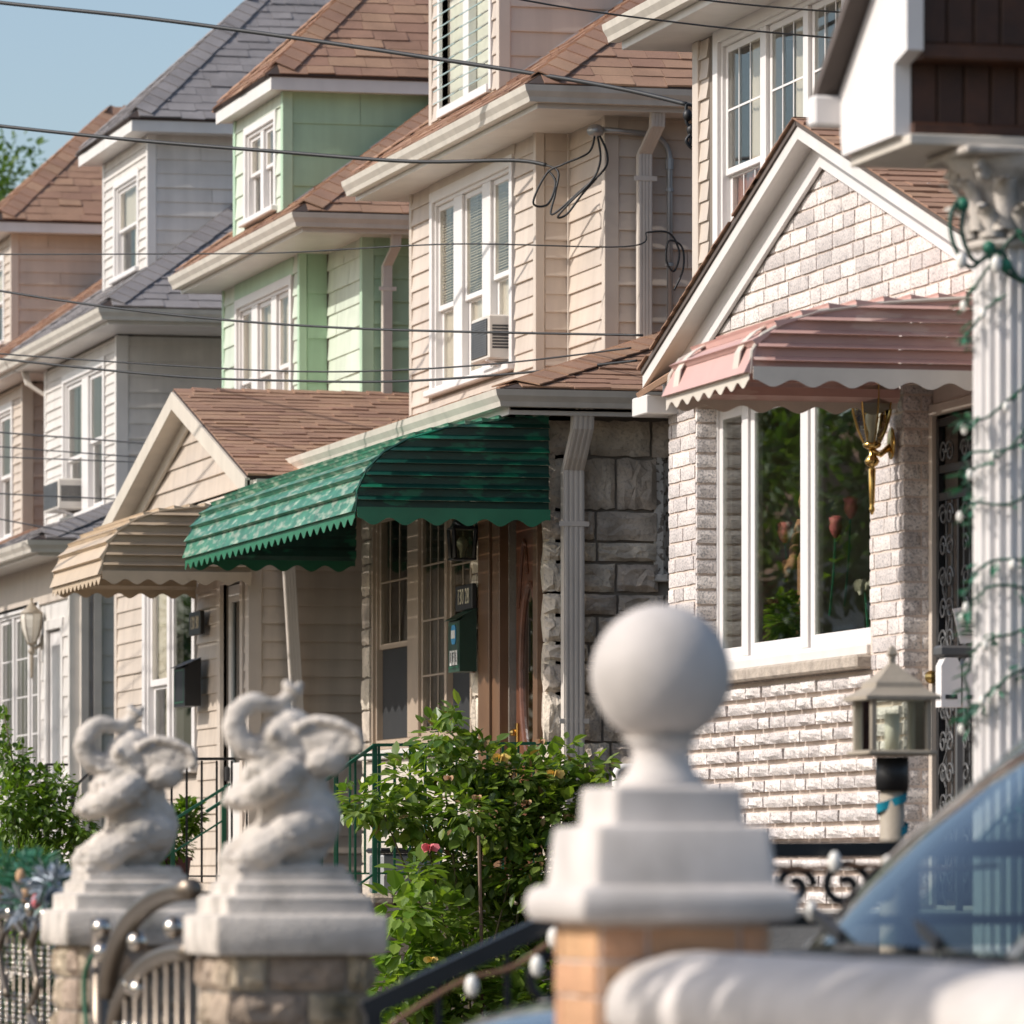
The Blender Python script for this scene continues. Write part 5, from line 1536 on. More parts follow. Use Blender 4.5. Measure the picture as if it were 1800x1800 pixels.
setp(s.build('stoop', M['concrete'], None), 'raised concrete stoop with steps before the stone house', 'stoop')
cp = thing('coping_wall', 'low brick wall with rounded coping bricks below the green railing', 'wall', (8.9, 40.3, .2))
MB().box(8.6, 10.4, 40.2, 40.34, .2, 1.28).build('wall_core', M['brick_mortar'], cp)
for k in range(9): MB().box(8.58+k*.205, 8.58+k*.205+.195, 40.17, 40.36, 1.285, 1.38, .03).build('coping_brick', M['rock_face'], cp)
for z in range(9):
    for k in range(9):
        x = 8.6 + k*.205 + (.1 if z % 2 else 0)
        if x+.195 < 10.42: MB().box(x, x+.195, 40.185, 40.2, .3+z*.108, .3+z*.108+.098, .006).build('brick', M['rock_face'], cp)
gb = []
x = 9.14
while x < 10.36:
    gb.append((x, 40.52, 1.42, 2.42)); x += .112
ring = [[(9.30 + .055*math.cos(t*math.pi/8)+.12*k, 40.515, 1.86 + .055*math.sin(t*math.pi/8)) for t in range(17)] for k in range(0, 9, 2)]
railing('green iron railing with ring ornaments on the stone house stoop', [(8.45, 40.52, 1.98), (8.80, 40.52, 2.20), (9.11, 40.52, 2.42), (10.42, 40.52, 2.44)],
        [(9.11, 40.52, 1.36, 2.43), (8.72, 40.52, 1.0, 2.16)], 'green_iron', [((9.11, 40.52, 1.52), (10.42, 40.52, 1.52)), ((9.11, 40.52, 1.74), (10.42, 40.52, 1.74)), ((8.45, 40.52, 1.06), (9.11, 40.52, 1.52))],
        gb + [(8.84, 40.52, 1.34, 2.22), (8.97, 40.52, 1.43, 2.31), (8.6, 40.52, 1.18, 2.06)], extra=ring)
railing('green iron railing on the far side of the stone house steps', [(8.45, 43.3, 1.98), (9.11, 43.3, 2.40), (10.4, 43.3, 2.42)], [(9.11, 43.3, 1.36, 2.4)], 'green_iron',
        [((9.11, 43.3, 1.52), (10.4, 43.3, 1.52))], [(9.2+.115*k, 43.3, 1.52, 2.41) for k in range(10)])
ab = thing('storage_crate', 'grey plastic appliance box standing behind the green railing', 'box', (9.42, 40.95, 1.36))
MB().box(9.22, 9.66, 40.8, 41.2, 1.37, 1.66, .02).build('body', M['galvanised'], ab)
MB().box(9.24, 9.64, 40.785, 40.799, 1.50, 1.52).build('ridge', M['concrete'], ab)
MB().box(9.20, 9.68, 40.78, 41.22, 1.662, 1.70, .015).build('lid', M['black_plastic'], ab)

s = MB(); s.box(8.45, 9.72, 46.3, 50.4, .2, 1.38, .01)
for k in range(6): s.box(8.45-.28*(k+1), 8.45-.28*k+.001, 46.4, 48.3, .2, 1.38-.19*(k+1), .006)
setp(s.build('stoop', M['concrete'], None), 'concrete stoop before the tan gabled porch', 'stoop')
gb = [(8.52+.122*k, 46.35, 1.45, 2.42) for k in range(10)]
sc = [[(8.50 + .05*math.cos(t*.5)*(1-t/30), 46.34, 1.60 + .09*math.sin(t*.5)*(1-t/30)) for t in range(20)]]
railing('black iron railing in front of the tan porch door', [(8.48, 46.35, 2.43), (9.66, 46.35, 2.44)], [(8.48, 46.35, 1.3, 2.44), (9.66, 46.35, 1.3, 2.44)], 'black_iron', [((8.48, 46.35, 1.50), (9.66, 46.35, 1.50))], gb, extra=sc)
railing('dark sloping handrail of the tan porch steps', [(7.95, 45.5, 1.52), (9.05, 45.4, 2.22)], [(8.6, 45.44, .4, 1.9), (9.0, 45.4, .5, 2.18)], 'green_iron', [((8.0, 45.5, 1.30), (9.0, 45.4, 1.94))], [(8.3, 45.47, .5, 1.74)])
s = MB(); s.box(8.9, 10.0, 56.5, 60.6, .2, 1.38, .01)
setp(s.build('stoop', M['concrete'], None), 'concrete stoop of the white house behind the leafy shrub', 'stoop')
railing('dark iron handrail, left of two sloping by the leafy shrub', [(8.35, 53.6, 1.95), (8.95, 53.5, 2.52), (9.15, 53.5, 2.52)], [(8.95, 53.5, .3, 2.52)], 'black_iron', [], [(8.55, 53.57, .3, 2.13), (8.75, 53.53, .3, 2.32)])
railing('dark iron handrail, right of two sloping by the leafy shrub', [(8.5, 52.5, 1.80), (9.16, 52.3, 2.44)], [(9.0, 52.35, .3, 2.30)], 'black_iron', [], [(8.7, 52.44, .3, 2.0)])

# ------------------------------------------------------------------ plants
def leaf_mass(name, parent, pts, size, mt, droop=.3, aspect=.55, fold=.25):
    """one leaf per point: (position, outward direction)"""
    vs = []; fs = []
    org = ORG[parent.name]
    for p, out in pts:
        L = size*rng.choice((.55, .75, .9, 1.0, 1.1, 1.3))*rng.uniform(.85, 1.15); W = L*aspect*rng.uniform(.85, 1.15)
        d = (out + Vector((rng.uniform(-.8,.8), rng.uniform(-.8,.8), rng.uniform(-.5,.5) - droop))).normalized()
        up = Vector((rng.uniform(-.5,.5), rng.uniform(-.5,.5), 1)) + out*.4
        s = d.cross(up).normalized(); u = s.cross(d)
        b = p - org
        k = len(vs)
        f = L*fold*rng.uniform(.3, 1)
        vs += [b, b + d*L*.35 + s*W*.5 + u*f*.4, b + d*L*.7 + s*W*.42 + u*f*.3, b + d*L - u*f*.2, b + d*L*.7 - s*W*.42 + u*f*.3, b + d*L*.35 - s*W*.5 + u*f*.4]
        fs += [(k, k+1, k+2, k+3), (k, k+3, k+4, k+5)]
    me = bpy.data.meshes.new(name); me.from_pydata([tuple(v) for v in vs], [], fs); me.materials.append(M[mt])
    o = bpy.data.objects.new(name, me); link(o, parent)
    return setp(o, kind='stuff')

def blob_points(n, blobs, shell=.55):
    """points spread through a union of ellipsoid clumps: (centre, (rx,ry,rz), weight)"""
    tot = sum(b[2] for b in blobs); out = []
    for c, r, w in blobs:
        for _ in range(int(n*w/tot)):
            v = Vector((rng.gauss(0,1), rng.gauss(0,1), rng.gauss(0,1))).normalized()
            q = (shell + (1-shell)*rng.random()**.6) if rng.random() < .75 else rng.random()
            q *= rng.uniform(.85, 1.12)
            out.append((Vector(c) + Vector((v.x*r[0], v.y*r[1], v.z*r[2]))*q, v))
    return out

def flower(T, p, r, mt, n=14, name='bloom'):
    b = MB()
    for k in range(n):
        a = k*2.4; t = k/n
        rr = r*(.25 + .75*t)
        d = Vector((math.cos(a)*(.3+.9*t), math.sin(a)*(.3+.9*t), 1.0-.7*t)).normalized()
        s = d.cross(Vector((math.sin(a), -math.cos(a), .2))).normalized()
        c = Vector(p)
        b.add([c, c + d*rr*.6 + s*rr*.5, c + d*rr*1.1 + s*rr*.2, c + d*rr*1.1 - s*rr*.2, c + d*rr*.6 - s*rr*.5], [(0,1,2,3,4)])
    return b.build(name, M[mt], T)

def branches(T, base, tips, r0, mt='stem', name='branch'):
    for tp in tips:
        a, b = Vector(base), Vector(tp)
        m = a.lerp(b, .45) + Vector((rng.uniform(-.08,.08), rng.uniform(-.08,.08), rng.uniform(-.02,.1)))
        MB().tube(curve([a, m, b], 5), [r0*(1-.75*i/10) for i in range(11)], 5).build(name, M[mt], T, True)

# rose bush
RB = thing('rose_bush', 'tall rose bush with yellow blooms in front of the green railing', 'bush', (8.7, 36.0, .2))
cl = []
r3 = random.Random(11)
def clump(c, r, w=1.0): cl.append((c, r, w))
for (px, pz, rx, rz) in ((8.02,1.98,.18,.10),(8.2,1.92,.2,.14),(8.35,2.12,.16,.16),(8.5,2.36,.14,.15),(8.62,2.2,.2,.18),(8.8,2.18,.2,.2),(9.0,2.1,.22,.2),(9.2,2.14,.2,.17),(9.4,2.16,.14,.10),(8.4,1.85,.24,.18),(8.65,1.9,.26,.22),(8.95,1.85,.28,.24),(9.2,1.9,.22,.22),
                         (8.6,1.6,.22,.2),(8.85,1.55,.28,.25),(9.1,1.55,.26,.28),(8.75,1.25,.26,.22),(9.05,1.2,.28,.26),(9.25,1.3,.2,.24),(8.9,.9,.3,.25),(9.2,.85,.25,.25),(8.52,2.5,.07,.07),(9.33,2.28,.06,.10),(7.95,1.9,.12,.06),(9.45,2.02,.14,.12),(9.5,2.2,.08,.07),(9.4,1.8,.14,.16)):
    clump((px, 36.0 + r3.uniform(-.25,.25), pz), (rx, .28, rz), rx*rz*30)
leaf_mass('foliage', RB, blob_points(6000, cl, .3), .086, 'rose_leaf', .25, .62)
leaf_mass('dry_leaves', RB, blob_points(240, cl, .5), .07, 'dry_leaf', .5, .5)
branches(RB, (8.75, 36.0, .2), [(8.5,36,2.4),(8.1,35.9,1.95),(8.8,36.1,2.1),(9.1,36,2.05),(9.3,35.9,2.1),(8.4,36.1,2.0),(9.0,35.9,1.7)], .016)
for p in ((8.83,35.72,2.22),(9.17,35.7,2.12)): flower(RB, p, .075, 'petal_yellow', 16)
for p in ((9.1,35.75,2.33),(8.50,35.7,2.10),(8.62,35.65,1.78),(9.28,35.7,1.86),(8.68,35.7,1.98),(9.0,35.7,1.95)): flower(RB, p, .045, 'petal_dry', 12, 'faded_bloom')
sk = thing('garden_stake', 'slender wooden stake standing in the rose bush', 'stake', (8.66, 35.6, .2))
MB().tube([(8.68,35.55,.2),(8.67,35.55,1.0),(8.655,35.56,1.75)], .012, 7).build('pole', M['wood_stake'], sk)
# hydrangea below
HB = thing('hydrangea', 'low hydrangea with broad bright leaves beside the rose bush', 'bush', (8.3, 35.5, .2))
cl = []
for (px, pz, rx, rz) in ((8.15,1.30,.16,.14),(8.25,1.5,.15,.12),(8.35,1.2,.2,.2),(8.2,1.02,.2,.16),(8.4,.9,.26,.18),(8.15,.8,.22,.16),(8.55,.7,.25,.2),(8.85,.75,.2,.2),(9.0,.65,.16,.2),(8.25,.55,.3,.2)):
    clump((px, 35.45 + r3.uniform(-.15,.15), pz), (rx, .24, rz), rx*rz*30)
leaf_mass('foliage', HB, blob_points(1300, cl, .5), .125, 'hydrangea_leaf', .35, .6, .2)
branches(HB, (8.35, 35.5, .2), [(8.2,35.5,1.3),(8.4,35.5,1.2),(8.1,35.4,.9),(8.6,35.5,.8)], .012)
for p in ((8.27,35.2,.98),): flower(HB, p, .05, 'petal_yellow', 18)
flower(HB, (8.28,35.3,1.66), .07, 'petal_pink', 16)
# left shrub, conifer and pot plant
LB = thing('shrub', 'tall leafy green shrub by the steps at the left edge', 'bush', (7.6, 45.6, .2))
cl = []
for (px, pz, rx, rz) in ((7.30,2.62,.07,.2),(7.38,2.4,.14,.18),(7.5,2.2,.2,.2),(7.35,2.05,.24,.24),(7.65,2.05,.22,.2),(7.72,2.22,.1,.12),(7.85,1.9,.16,.2),(7.55,1.8,.26,.25),(7.75,1.62,.2,.22),(7.4,1.55,.3,.3),(7.6,1.2,.3,.35),(7.92,1.75,.08,.12)):
    clump((px, 45.6 + r3.uniform(-.2,.2), pz), (rx, .28, rz), rx*rz*30)
leaf_mass('foliage', LB, blob_points(4200, cl, .3), .075, 'shrub_leaf', .2, .5)
branches(LB, (7.6, 45.6, .2), [(7.3,45.6,2.75),(7.45,45.6,2.4),(7.8,45.6,2.2),(7.9,45.6,1.9),(7.35,45.5,2.0)], .014)
CB = thing('conifer_shrub', 'small feathery yellow green conifer below the leafy shrub', 'bush', (7.25, 43.2, .2))
leaf_mass('foliage', CB, blob_points(3500, [((7.05,43.2,1.45),(.3,.3,.36),1),((7.25,43.15,1.3),(.25,.25,.3),.8)], .4), .05, 'shrub_leaf', -.5, .2)
branches(CB, (7.1, 43.2, .2), [(7.05,43.2,1.6),(7.25,43.2,1.5)], .02, 'bark')
PP = thing('potted_plant', 'bushy plant in a dark pot behind the black railing', 'plant', (8.85, 46.9, 1.38))
leaf_mass('foliage', PP, blob_points(1500, [((8.8,46.8,1.80),(.24,.2,.24),1),((8.98,46.8,1.98),(.12,.15,.14),.5),((8.62,46.8,2.02),(.07,.08,.08),.15),((8.72,46.75,1.5),(.14,.14,.10),.25)], .3), .065, 'shrub_leaf', .1, .5)
branches(PP, (8.82, 46.85, 1.55), [(8.62,46.8,2.0),(8.98,46.8,2.0),(8.8,46.8,1.9)], .008)
MB().lathe([(.13,.0),(.16,.24),(.175,.24),(.175,.27),(.15,.27),(.14,.22)], (8.86, 46.88, 1.385), 18).build('pot', M['terracotta'], PP, True)

# ------------------------------------------------------------------ things behind the brick house window
def rose(label, x, y, z, lean, r=.042, col='petal_pink', ln=.35):
    T = thing('rose', label, 'flower', (x, y, z-ln), None)
    MB().tube([(x+.02, y-lean, z-ln), (x+.01, y-lean*.4, z-ln*.5), (x, y, z)], .006, 5).build('stem', M['garland_green'], T)
    b = MB(); b.lathe([(.008,-.03),(r*.7,.0),(r*.95,.03),(r*.80,.055),(r*.98,.085),(r*.7,.075),(r*.55,.095),(r*.3,.07),(.005,.06)], (x, y, z), 12); b.build('bloom', M[col], T, True)
    leaf_mass('leaves', T, [(Vector((x, y-lean*.3*t, z-.05-.09*t)), Vector((-.4, .6-1.2*(t % 2), .2))) for t in range(4)], .075, 'hydrangea_leaf')
    return T
rose('pink rose held by the figurine hand in the middle pane', 9.62, 32.2, 3.42, .02, .045, 'petal_pink', .2)
rose('pink rose high up behind the near pane', 9.66, 31.06, 3.49, -.18, .042, 'petal_pink', .5)
rose('pink rose lower down behind the near pane', 9.66, 31.34, 3.40, -.18, .04, 'petal_pink', .45)
lily = thing('lily', 'white lily bloom behind the near window pane', 'flower', (9.66, 30.82, 2.8))
flower(lily, (9.66, 30.8, 3.05), .12, 'petal_white', 8); MB().tube([(9.67,30.76,2.78),(9.66,30.8,3.05)], .006, 5).build('stem', M['garland_green'], lily)
fg = thing('figurine', 'figurine arm reaching down with a rose in the middle pane', 'figurine', (9.72, 32.06, 2.9))
def remeshed(mb, vox, mt, parent, name, sm=3, rough=0):
    o = mb.build(name+'_raw', M[mt], None)
    r = o.modifiers.new('r', 'REMESH'); r.mode = 'VOXEL'; r.voxel_size = vox
    s2 = o.modifiers.new('s', 'SMOOTH'); s2.iterations = sm; s2.factor = .5
    dg = bpy.context.evaluated_depsgraph_get()
    me = bpy.data.meshes.new_from_object(o.evaluated_get(dg)); me.name = name
    bpy.data.objects.remove(o)
    if rough:
        nn = [v.normal.copy() for v in me.vertices]
        for v, q in zip(me.vertices, nn):
            c = v.co
            v.co = c + q*rough*(mnoise.noise(c*26) + .7*mnoise.noise(c*55) + .6*mnoise.noise(c*110) + 1.1*mnoise.noise(Vector((c.x*22 + c.z*20, c.y*22, c.z*75))))
    org = ORG[parent.name]
    me.transform(Matrix.Translation(-org))
    me.materials.clear(); me.materials.append(M[mt])
    me.polygons.foreach_set("use_smooth", [True]*len(me.polygons))
    q = bpy.data.objects.new(name, me); return link(q, parent)
b = MB()
b.tube([(9.82,31.39,3.42),(9.74,31.24,3.32),(9.66,31.06,3.21)], [.045,.038,.026], 10)
b.ball((9.65,31.03,3.185), .028, 10, 8, rz=.04, ry=.04)
for k in range(4):
    y = 31.065 - k*.017
    b.tube([(9.635,y,3.185),(9.615,y+.02,3.16-.002*k),(9.62,y+.028,3.125+.004*k),(9.635,y+.026,3.10+.006*k)], [.010,.0095,.009,.007], 6)
b.tube([(9.64,31.06,3.20),(9.615,31.085,3.20),(9.61,31.09,3.17)], [.011,.010,.008], 6)
b.tube([(9.87,31.47,2.70),(9.87,31.46,3.0),(9.86,31.44,3.46)], [.08,.06,.06], 12); b.ball((9.87,31.44,3.56), .06, 12, 10, rz=.075)
b.v = [(x, y+1.11, z+.09) for x, y, z in b.v]
remeshed(b, .006, 'skin_plaster', fg, 'body', 1)
wp = thing('potted_plant', 'bushy houseplant low in the middle pane of the brick house window', 'plant', (9.68, 32.5, 2.73))
leaf_mass('foliage', wp, blob_points(420, [((9.70,32.45,2.95),(.10,.26,.16),1)], .3), .06, 'hydrangea_leaf')
MB().lathe([(.07,0),(.09,.10),(.1,.12)], (9.70, 32.5, 2.73), 12).build('pot', M['sign_black'], wp)
flower(wp, (9.62, 32.4, 3.06), .04, 'petal_pink', 10)

# box pair and notice near the iron door
mt2 = thing('utility_boxes', 'pair of white rounded utility boxes near the iron door', 'utility box', (9.08, 27.4, 1.33))
MB().box(9.07, 9.10, 27.42, 27.45, 1.33, 2.52).build('post', M['grey_iron'], mt2)
for k, x in enumerate((8.96, 9.07)):
    bb = MB(); bb.prism([(x, 2.32), (x+.10, 2.32), (x+.10, 2.52), (x+.08, 2.56), (x+.02, 2.56), (x, 2.52)], 'y', 27.33, 27.42)
    q = bb.build('box', M['white_paint'], mt2)
    MB().box(x+.02, x+.08, 27.325, 27.329, 2.36, 2.38).build('slot', M['sign_black'], q)
MB().box(8.95, 9.19, 27.33, 27.44, 2.565, 2.62, .012).build('cover', M['grey_iron'], mt2)
nt = thing('paper_notice', 'crumpled paper notice hanging by the iron door', 'paper', (9.13, 27.5, 2.62))
MB().add([(9.04,27.40,2.80),(9.16,27.42,2.82),(9.25,27.40,2.80),(9.24,27.38,2.66),(9.17,27.40,2.64),(9.07,27.37,2.63)] + [(9.04,27.403,2.80),(9.16,27.423,2.82),(9.25,27.403,2.80),(9.24,27.383,2.66),(9.17,27.403,2.64),(9.07,27.373,2.63)],
         [(0,1,4,5),(1,2,3,4),(6,11,10,7),(7,10,9,8),(0,6,7,1),(1,7,8,2),(2,8,9,3),(3,9,10,4),(4,10,11,5),(5,11,6,0)]).build('sheet', M['paper'], nt)
lm = MB()
for k in range(6): lm.box(9.08, 9.19, 27.375, 27.379, 2.67+k*.02, 2.675+k*.02)
lm.build('print_lines', M['grey_iron'], nt)
vp = thing('vent_pipe', 'white plastic vent pipe against the stone house wall', 'pipe', (10.6, 39.2, .2))
MB().tube([(10.62,39.6,.3),(10.62,39.6,2.20)] + [(10.62+.05*(1-math.cos(t*.52)), 39.6, 2.2+.05*math.sin(t*.52)) for t in range(1, 4)] + [(10.78,39.6,2.25)], .032, 10).build('pipe', M['white_trim'], vp, True)

# ------------------------------------------------------------------ near porch on the right with column
NP = thing('porch', 'nearby porch roof with white fascia, brown planks and a fluted column', 'porch', (6.7, 19.8, .2))
xf = 6.30
zb = 4.10
# white front slab below a steep dark roof edge
g = MB(); g.prism([(20.36, zb-.01), (20.42, 4.30), (19.60, 4.91), (19.60, 4.37), (19.745, 4.34), (19.745, zb-.01)], 'x', xf, xf+.06)
g.build('fascia', M['white_paint'], NP)
rf = MB(); rf.prism([(20.52, 4.24), (20.50, 4.30), (18.5, 5.78), (18.5, 5.70)], 'x', xf-.08, 9.2); rf.build('roof', M['shingle_dark'], NP)
eg = MB(); eg.box(xf-.10, xf+.02, 20.38, 20.47, 4.20, 4.31, .01); eg.build('gutter_end', M['white_paint'], NP)
# brown plank cladding facing the near side, two tiers with ledges
px = xf+.062
for k in range(22):
    x0 = px + k*.098
    MB().box(x0+.003, x0+.095, 19.64, 19.66, 4.402, 4.87, .004).build('plank', M['brown_plank'], NP)
for k in range(22):
    x0 = px + k*.098
    MB().box(x0+.003, x0+.095, 19.75, 19.77, 4.13, 4.36, .004).build('plank', M['brown_plank'], NP)
for z0, z1, y in ((4.345, 4.40, 19.615), (4.095, 4.135, 19.72)):
    MB().box(px-.002, px+2.2, y, y+.14, z0, z1, .005).build('ledge', M['brown_plank'], NP)
MB().box(px, px+2.25, 19.80, 20.32, zb, 4.3).build('roof_core', M['room_dark'], NP)
MB().box(xf+.03, px+2.25, 19.66, 20.36, zb-.05, zb-.012, .004).build('beam_soffit', M['cream_paint'], NP)
cx, cy = 6.74, 19.80
fl = MB(); n = 20; vs = []; zs = [1.0, 3.70]
R0 = .125
ring = []
for k in range(n*6):
    a = 2*math.pi*k/(n*6); ph = (k % 6)/6
    r = R0 if ph < .17 else R0 - .018*math.sin((ph-.17)/.83*math.pi)
    ring.append((math.cos(a)*r, math.sin(a)*r))
for z in zs: vs += [(cx+p[0], cy+p[1], z) for p in ring]
m = n*6
fl.add(vs, [(k, (k+1) % m, (k+1) % m + m, k+m) for k in range(m)] + [tuple(range(m-1, -1, -1)), tuple(range(m, 2*m))])
col = fl.build('column', M['white_paint'], NP)
MB().box(cx-.2, cx+.2, cy-.2, cy+.2, .2, .92, .01).build('plinth', M['cast_stone'], col)
MB().lathe([(.17,.92),(.19,.95),(.17,.98),(.15,.99),(.15,1.005)], (cx, cy, 0), 24).build('column_base', M['white_paint'], col, True)
# capital: bell with two rows of leaves, corner scrolls and abacus
cp = MB(); cp.lathe([(.12,3.70),(.145,3.705),(.145,3.73),(.125,3.74),(.135,3.86),(.17,3.97),(.235,4.02)], (cx, cy, 0), 24)
cap = cp.build('capital', M['weathered_stone'], col, True)
for row, (z0, h, r0, nn, off) in enumerate(((3.735, .14, .128, 8, 0), (3.76, .22, .135, 8, .39))):
    for k in range(nn):
        a = 2*math.pi*k/nn + off
        c, s = math.cos(a), math.sin(a); tx, ty = -s, c
        lf = MB(); vs = []
        for i in range(6):
            t = i/5; w = .05*(1-.3*t)*(1 if i < 5 else .3); rr = r0 + .012 + .055*t**2 + (.03 if i >= 4 else 0); z = z0 + h*min(t, .92) - (.03 if i == 5 else 0)
            vs += [(cx+c*rr-tx*w, cy+s*rr-ty*w, z), (cx+c*(rr+.018), cy+s*(rr+.018), z+.006), (cx+c*rr+tx*w, cy+s*rr+ty*w, z), (cx+c*(rr-.02), cy+s*(rr-.02), z)]
        lf.add(vs, [(i*4+j, i*4+(j+1) % 4, i*4+4+(j+1) % 4, i*4+4+j) for i in range(5) for j in range(4)])
        lf.build('acanthus_leaf', M['weathered_stone'], cap, True)
for k in range(4):
    a = math.pi/4 + k*math.pi/2; c, s = math.cos(a), math.sin(a)
    sp = [(cx+c*(.20 + .04*math.cos(t*.5)*(1-t/22)), cy+s*(.20 + .04*math.cos(t*.5)*(1-t/22)), 3.965 + .04*math.sin(t*.5)*(1-t/22)) for t in range(18)]
    MB().tube(sp, .018, 7).build('volute', M['weathered_stone'], cap, True)
MB().box(cx-.235, cx+.235, cy-.235, cy+.235, 4.015, 4.045, .008).build('abacus', M['weathered_stone'], cap)

# garland of lights round the column
GL = thing('light_garland', 'green string lights wound around the white fluted column', 'garland', (cx, cy, 1.2))
def spiral(z0, z1, turns, r, ph, wob=.03):
    n = int(turns*26)
    return [(cx + (r + wob*abs(math.sin(i*1.3)))*math.cos(ph + 2*math.pi*turns*i/n), cy + (r + wob*abs(math.sin(i*1.7)))*math.sin(ph + 2*math.pi*turns*i/n), z0 + (z1-z0)*i/n + .035*math.sin(i*.55)) for i in range(n+1)]
strands = [spiral(1.6, 3.75, 3.2, R0+.012, 3.6, .02), spiral(1.75, 3.3, 3.6, R0+.012, 4.6, .025), spiral(2.0, 3.5, 4.5, R0+.01, 1.2, .02)]
for q in strands: MB().tube(q, .0055, 5).build('cord', M['garland_wire'], GL)
lp2 = []
for q in strands:
    for i in range(0, len(q), 2):
        if rng.random() < .62:
            p = Vector(q[i]); o = (p - Vector((cx, cy, p.z))).normalized()
            for _ in range(rng.randrange(3, 9)): lp2.append((p + Vector((rng.uniform(-.02,.02), rng.uniform(-.02,.02), rng.uniform(-.03,.02))), o))
leaf_mass('tinsel', GL, lp2, .05, 'garland_leaf', .4, .35)
for q in strands:
    for i in range(3, len(q), 8):
        p = Vector(q[i]); o = (p - Vector((cx, cy, p.z))).normalized()*.02
        MB().ball(p + o - Vector((0,0,.02)), .012, 8, 6, rz=.02).build('light_bulb', M['bulb'], GL, True)
G2 = thing('light_garland', 'string lights looping beneath the stone column capital', 'garland', (6.6, 19.7, 3.8))
for q in ([(6.50,19.62,3.86),(6.46,19.60,3.80),(6.47,19.60,3.70),(6.53,19.60,3.62),(6.60,19.60,3.66),(6.68,19.62,3.60),(6.80,19.62,3.55),(6.90,19.64,3.50)], [(6.52,19.62,3.84),(6.50,19.6,3.74),(6.55,19.6,3.64),(6.64,19.6,3.68),(6.72,19.6,3.58),(6.88,19.62,3.60)]):
    MB().tube(curve(q, 6), .008, 6).build('cord', M['garland_wire'], G2, True)
for p in ((6.50,19.6,3.645),(6.62,19.58,3.63)): MB().ball(p, .02, 10, 8, rz=.032).build('light_bulb', M['bulb'], G2, True)
for p in ((6.60,19.6,3.69),(6.66,19.6,3.63),(6.75,19.6,3.58),(6.51,19.62,3.84)): MB().ball(p, .025, 8, 6).build('cluster', M['garland_green'], G2, True)

# ------------------------------------------------------------------ lamp post with square lantern
LP = thing('lamp_post', 'beige square lantern on a post with a teal ribbon', 'lamp post', (7.18, 22.53, .2))
MB().tube([(7.18,22.53,.22),(7.18,22.53,1.96)], .05, 16).build('post', M['lantern_beige'], LP, True)
MB().tube([(7.18,22.53,1.84),(7.18,22.53,1.975)], .066, 14).build('black_wrap', M['black_plastic'], LP, True)
hw = .115
MB().box(7.18-.145, 7.18+.145, 22.53-.145, 22.53+.145, 1.98, 2.0, .006).build('tray', M['lantern_beige'], LP)
for sx in (-1, 1):
    for sy in (-1, 1): MB().box(7.18+sx*hw-.012, 7.18+sx*hw+.012, 22.53+sy*hw-.012, 22.53+sy*hw+.012, 2.0, 2.20, .003).build('corner_post', M['lantern_beige'], LP)
for q in ((-1,0),(1,0),(0,-1),(0,1)):
    x, y = 7.18+q[0]*hw*.95, 22.53+q[1]*hw*.95
    MB().box(x-(.002 if q[0] else hw*.85), x+(.002 if q[0] else hw*.85), y-(.002 if q[1] else hw*.85), y+(.002 if q[1] else hw*.85), 2.002, 2.198).build('pane', M['clear_glass'], LP)
MB().tube([(7.18,22.53,2.0),(7.18,22.53,2.15)], .03, 10).build('bulb', M['frosted'], LP, True)
rf = MB(); L = [(.155,2.20),(.155,2.215),(.12,2.235),(.10,2.25),(.095,2.27),(.06,2.30),(.03,2.33),(.012,2.35),(.012,2.375),(.02,2.385),(.012,2.405),(.004,2.42)]
vs = []
for r, z in L: vs += [(7.18-r, 22.53-r, z), (7.18+r, 22.53-r, z), (7.18+r, 22.53+r, z), (7.18-r, 22.53+r, z)]
rf.add(vs, [(i*4+k, i*4+(k+1) % 4, i*4+4+(k+1) % 4, i*4+4+k) for i in range(len(L)-1) for k in range(4)] + [(3,2,1,0), tuple(range(len(vs)-4, len(vs)))])
rf.build('roof', M['lantern_beige'], LP)
rb = MB(); vs = []; n = 26
for i in range(n+1):
    a = -1.2 + i*.32; z = 1.66 + .17*i/n; r = .056 + .01*math.sin(i)
    vs += [(7.18+r*math.cos(a), 22.53+r*math.sin(a), z), (7.18+(r+.004)*math.cos(a), 22.53+(r+.004)*math.sin(a), z+.035)]
rb.add(vs, [(2*i, 2*i+2, 2*i+3, 2*i+1) for i in range(n)]); rb.build('ribbon', M['teal_ribbon'], LP, True)

# ------------------------------------------------------------------ black handrail with bulbs
HR = thing('railing', 'black iron stair handrail with holiday bulbs in front of the roses', 'railing', (4.4, 16.3, .2))
yr = 16.3
tp = [(3.63, yr, 1.12), (4.58, yr, 1.555), (4.75, yr, 1.575), (5.6, yr, 1.58)]
hm = MB()
for a, b in zip(tp[:-1], tp[1:]): hm.bar(a, b, .055, .05)
hm.build('handrail', M['black_iron'], HR)
for a, b in (((3.66, yr, .86), (4.60, yr, 1.30)), ((4.60, yr, 1.37), (5.6, yr, 1.375))): MB().bar(a, b, .04, .03).build('rail', M['black_iron'], HR)
for x, z in ((3.66, 1.13), (4.66, 1.56), (5.25, 1.56)): MB().box(x-.022, x+.022, yr-.022, yr+.022, .2, z).build('post', M['black_iron'], HR)
for x, z0 in ((3.85,.95),(4.05,1.04),(4.25,1.13),(4.45,1.22)): MB().box(x-.008, x+.008, yr-.008, yr+.008, z0-.7, z0+.27).build('baluster', M['black_iron'], HR)
for cxx, czz, rr in ((5.05,1.47,.075),(5.17,1.47,.06),(4.9,1.47,.06),(4.18,1.2,.09)):
    MB().tube([(cxx + rr*math.cos(t*.45)*(1-t/24), yr, czz + rr*math.sin(t*.45)*(1-t/24)) for t in range(20)], .014, 7).build('scroll', M['black_iron'], HR, True)
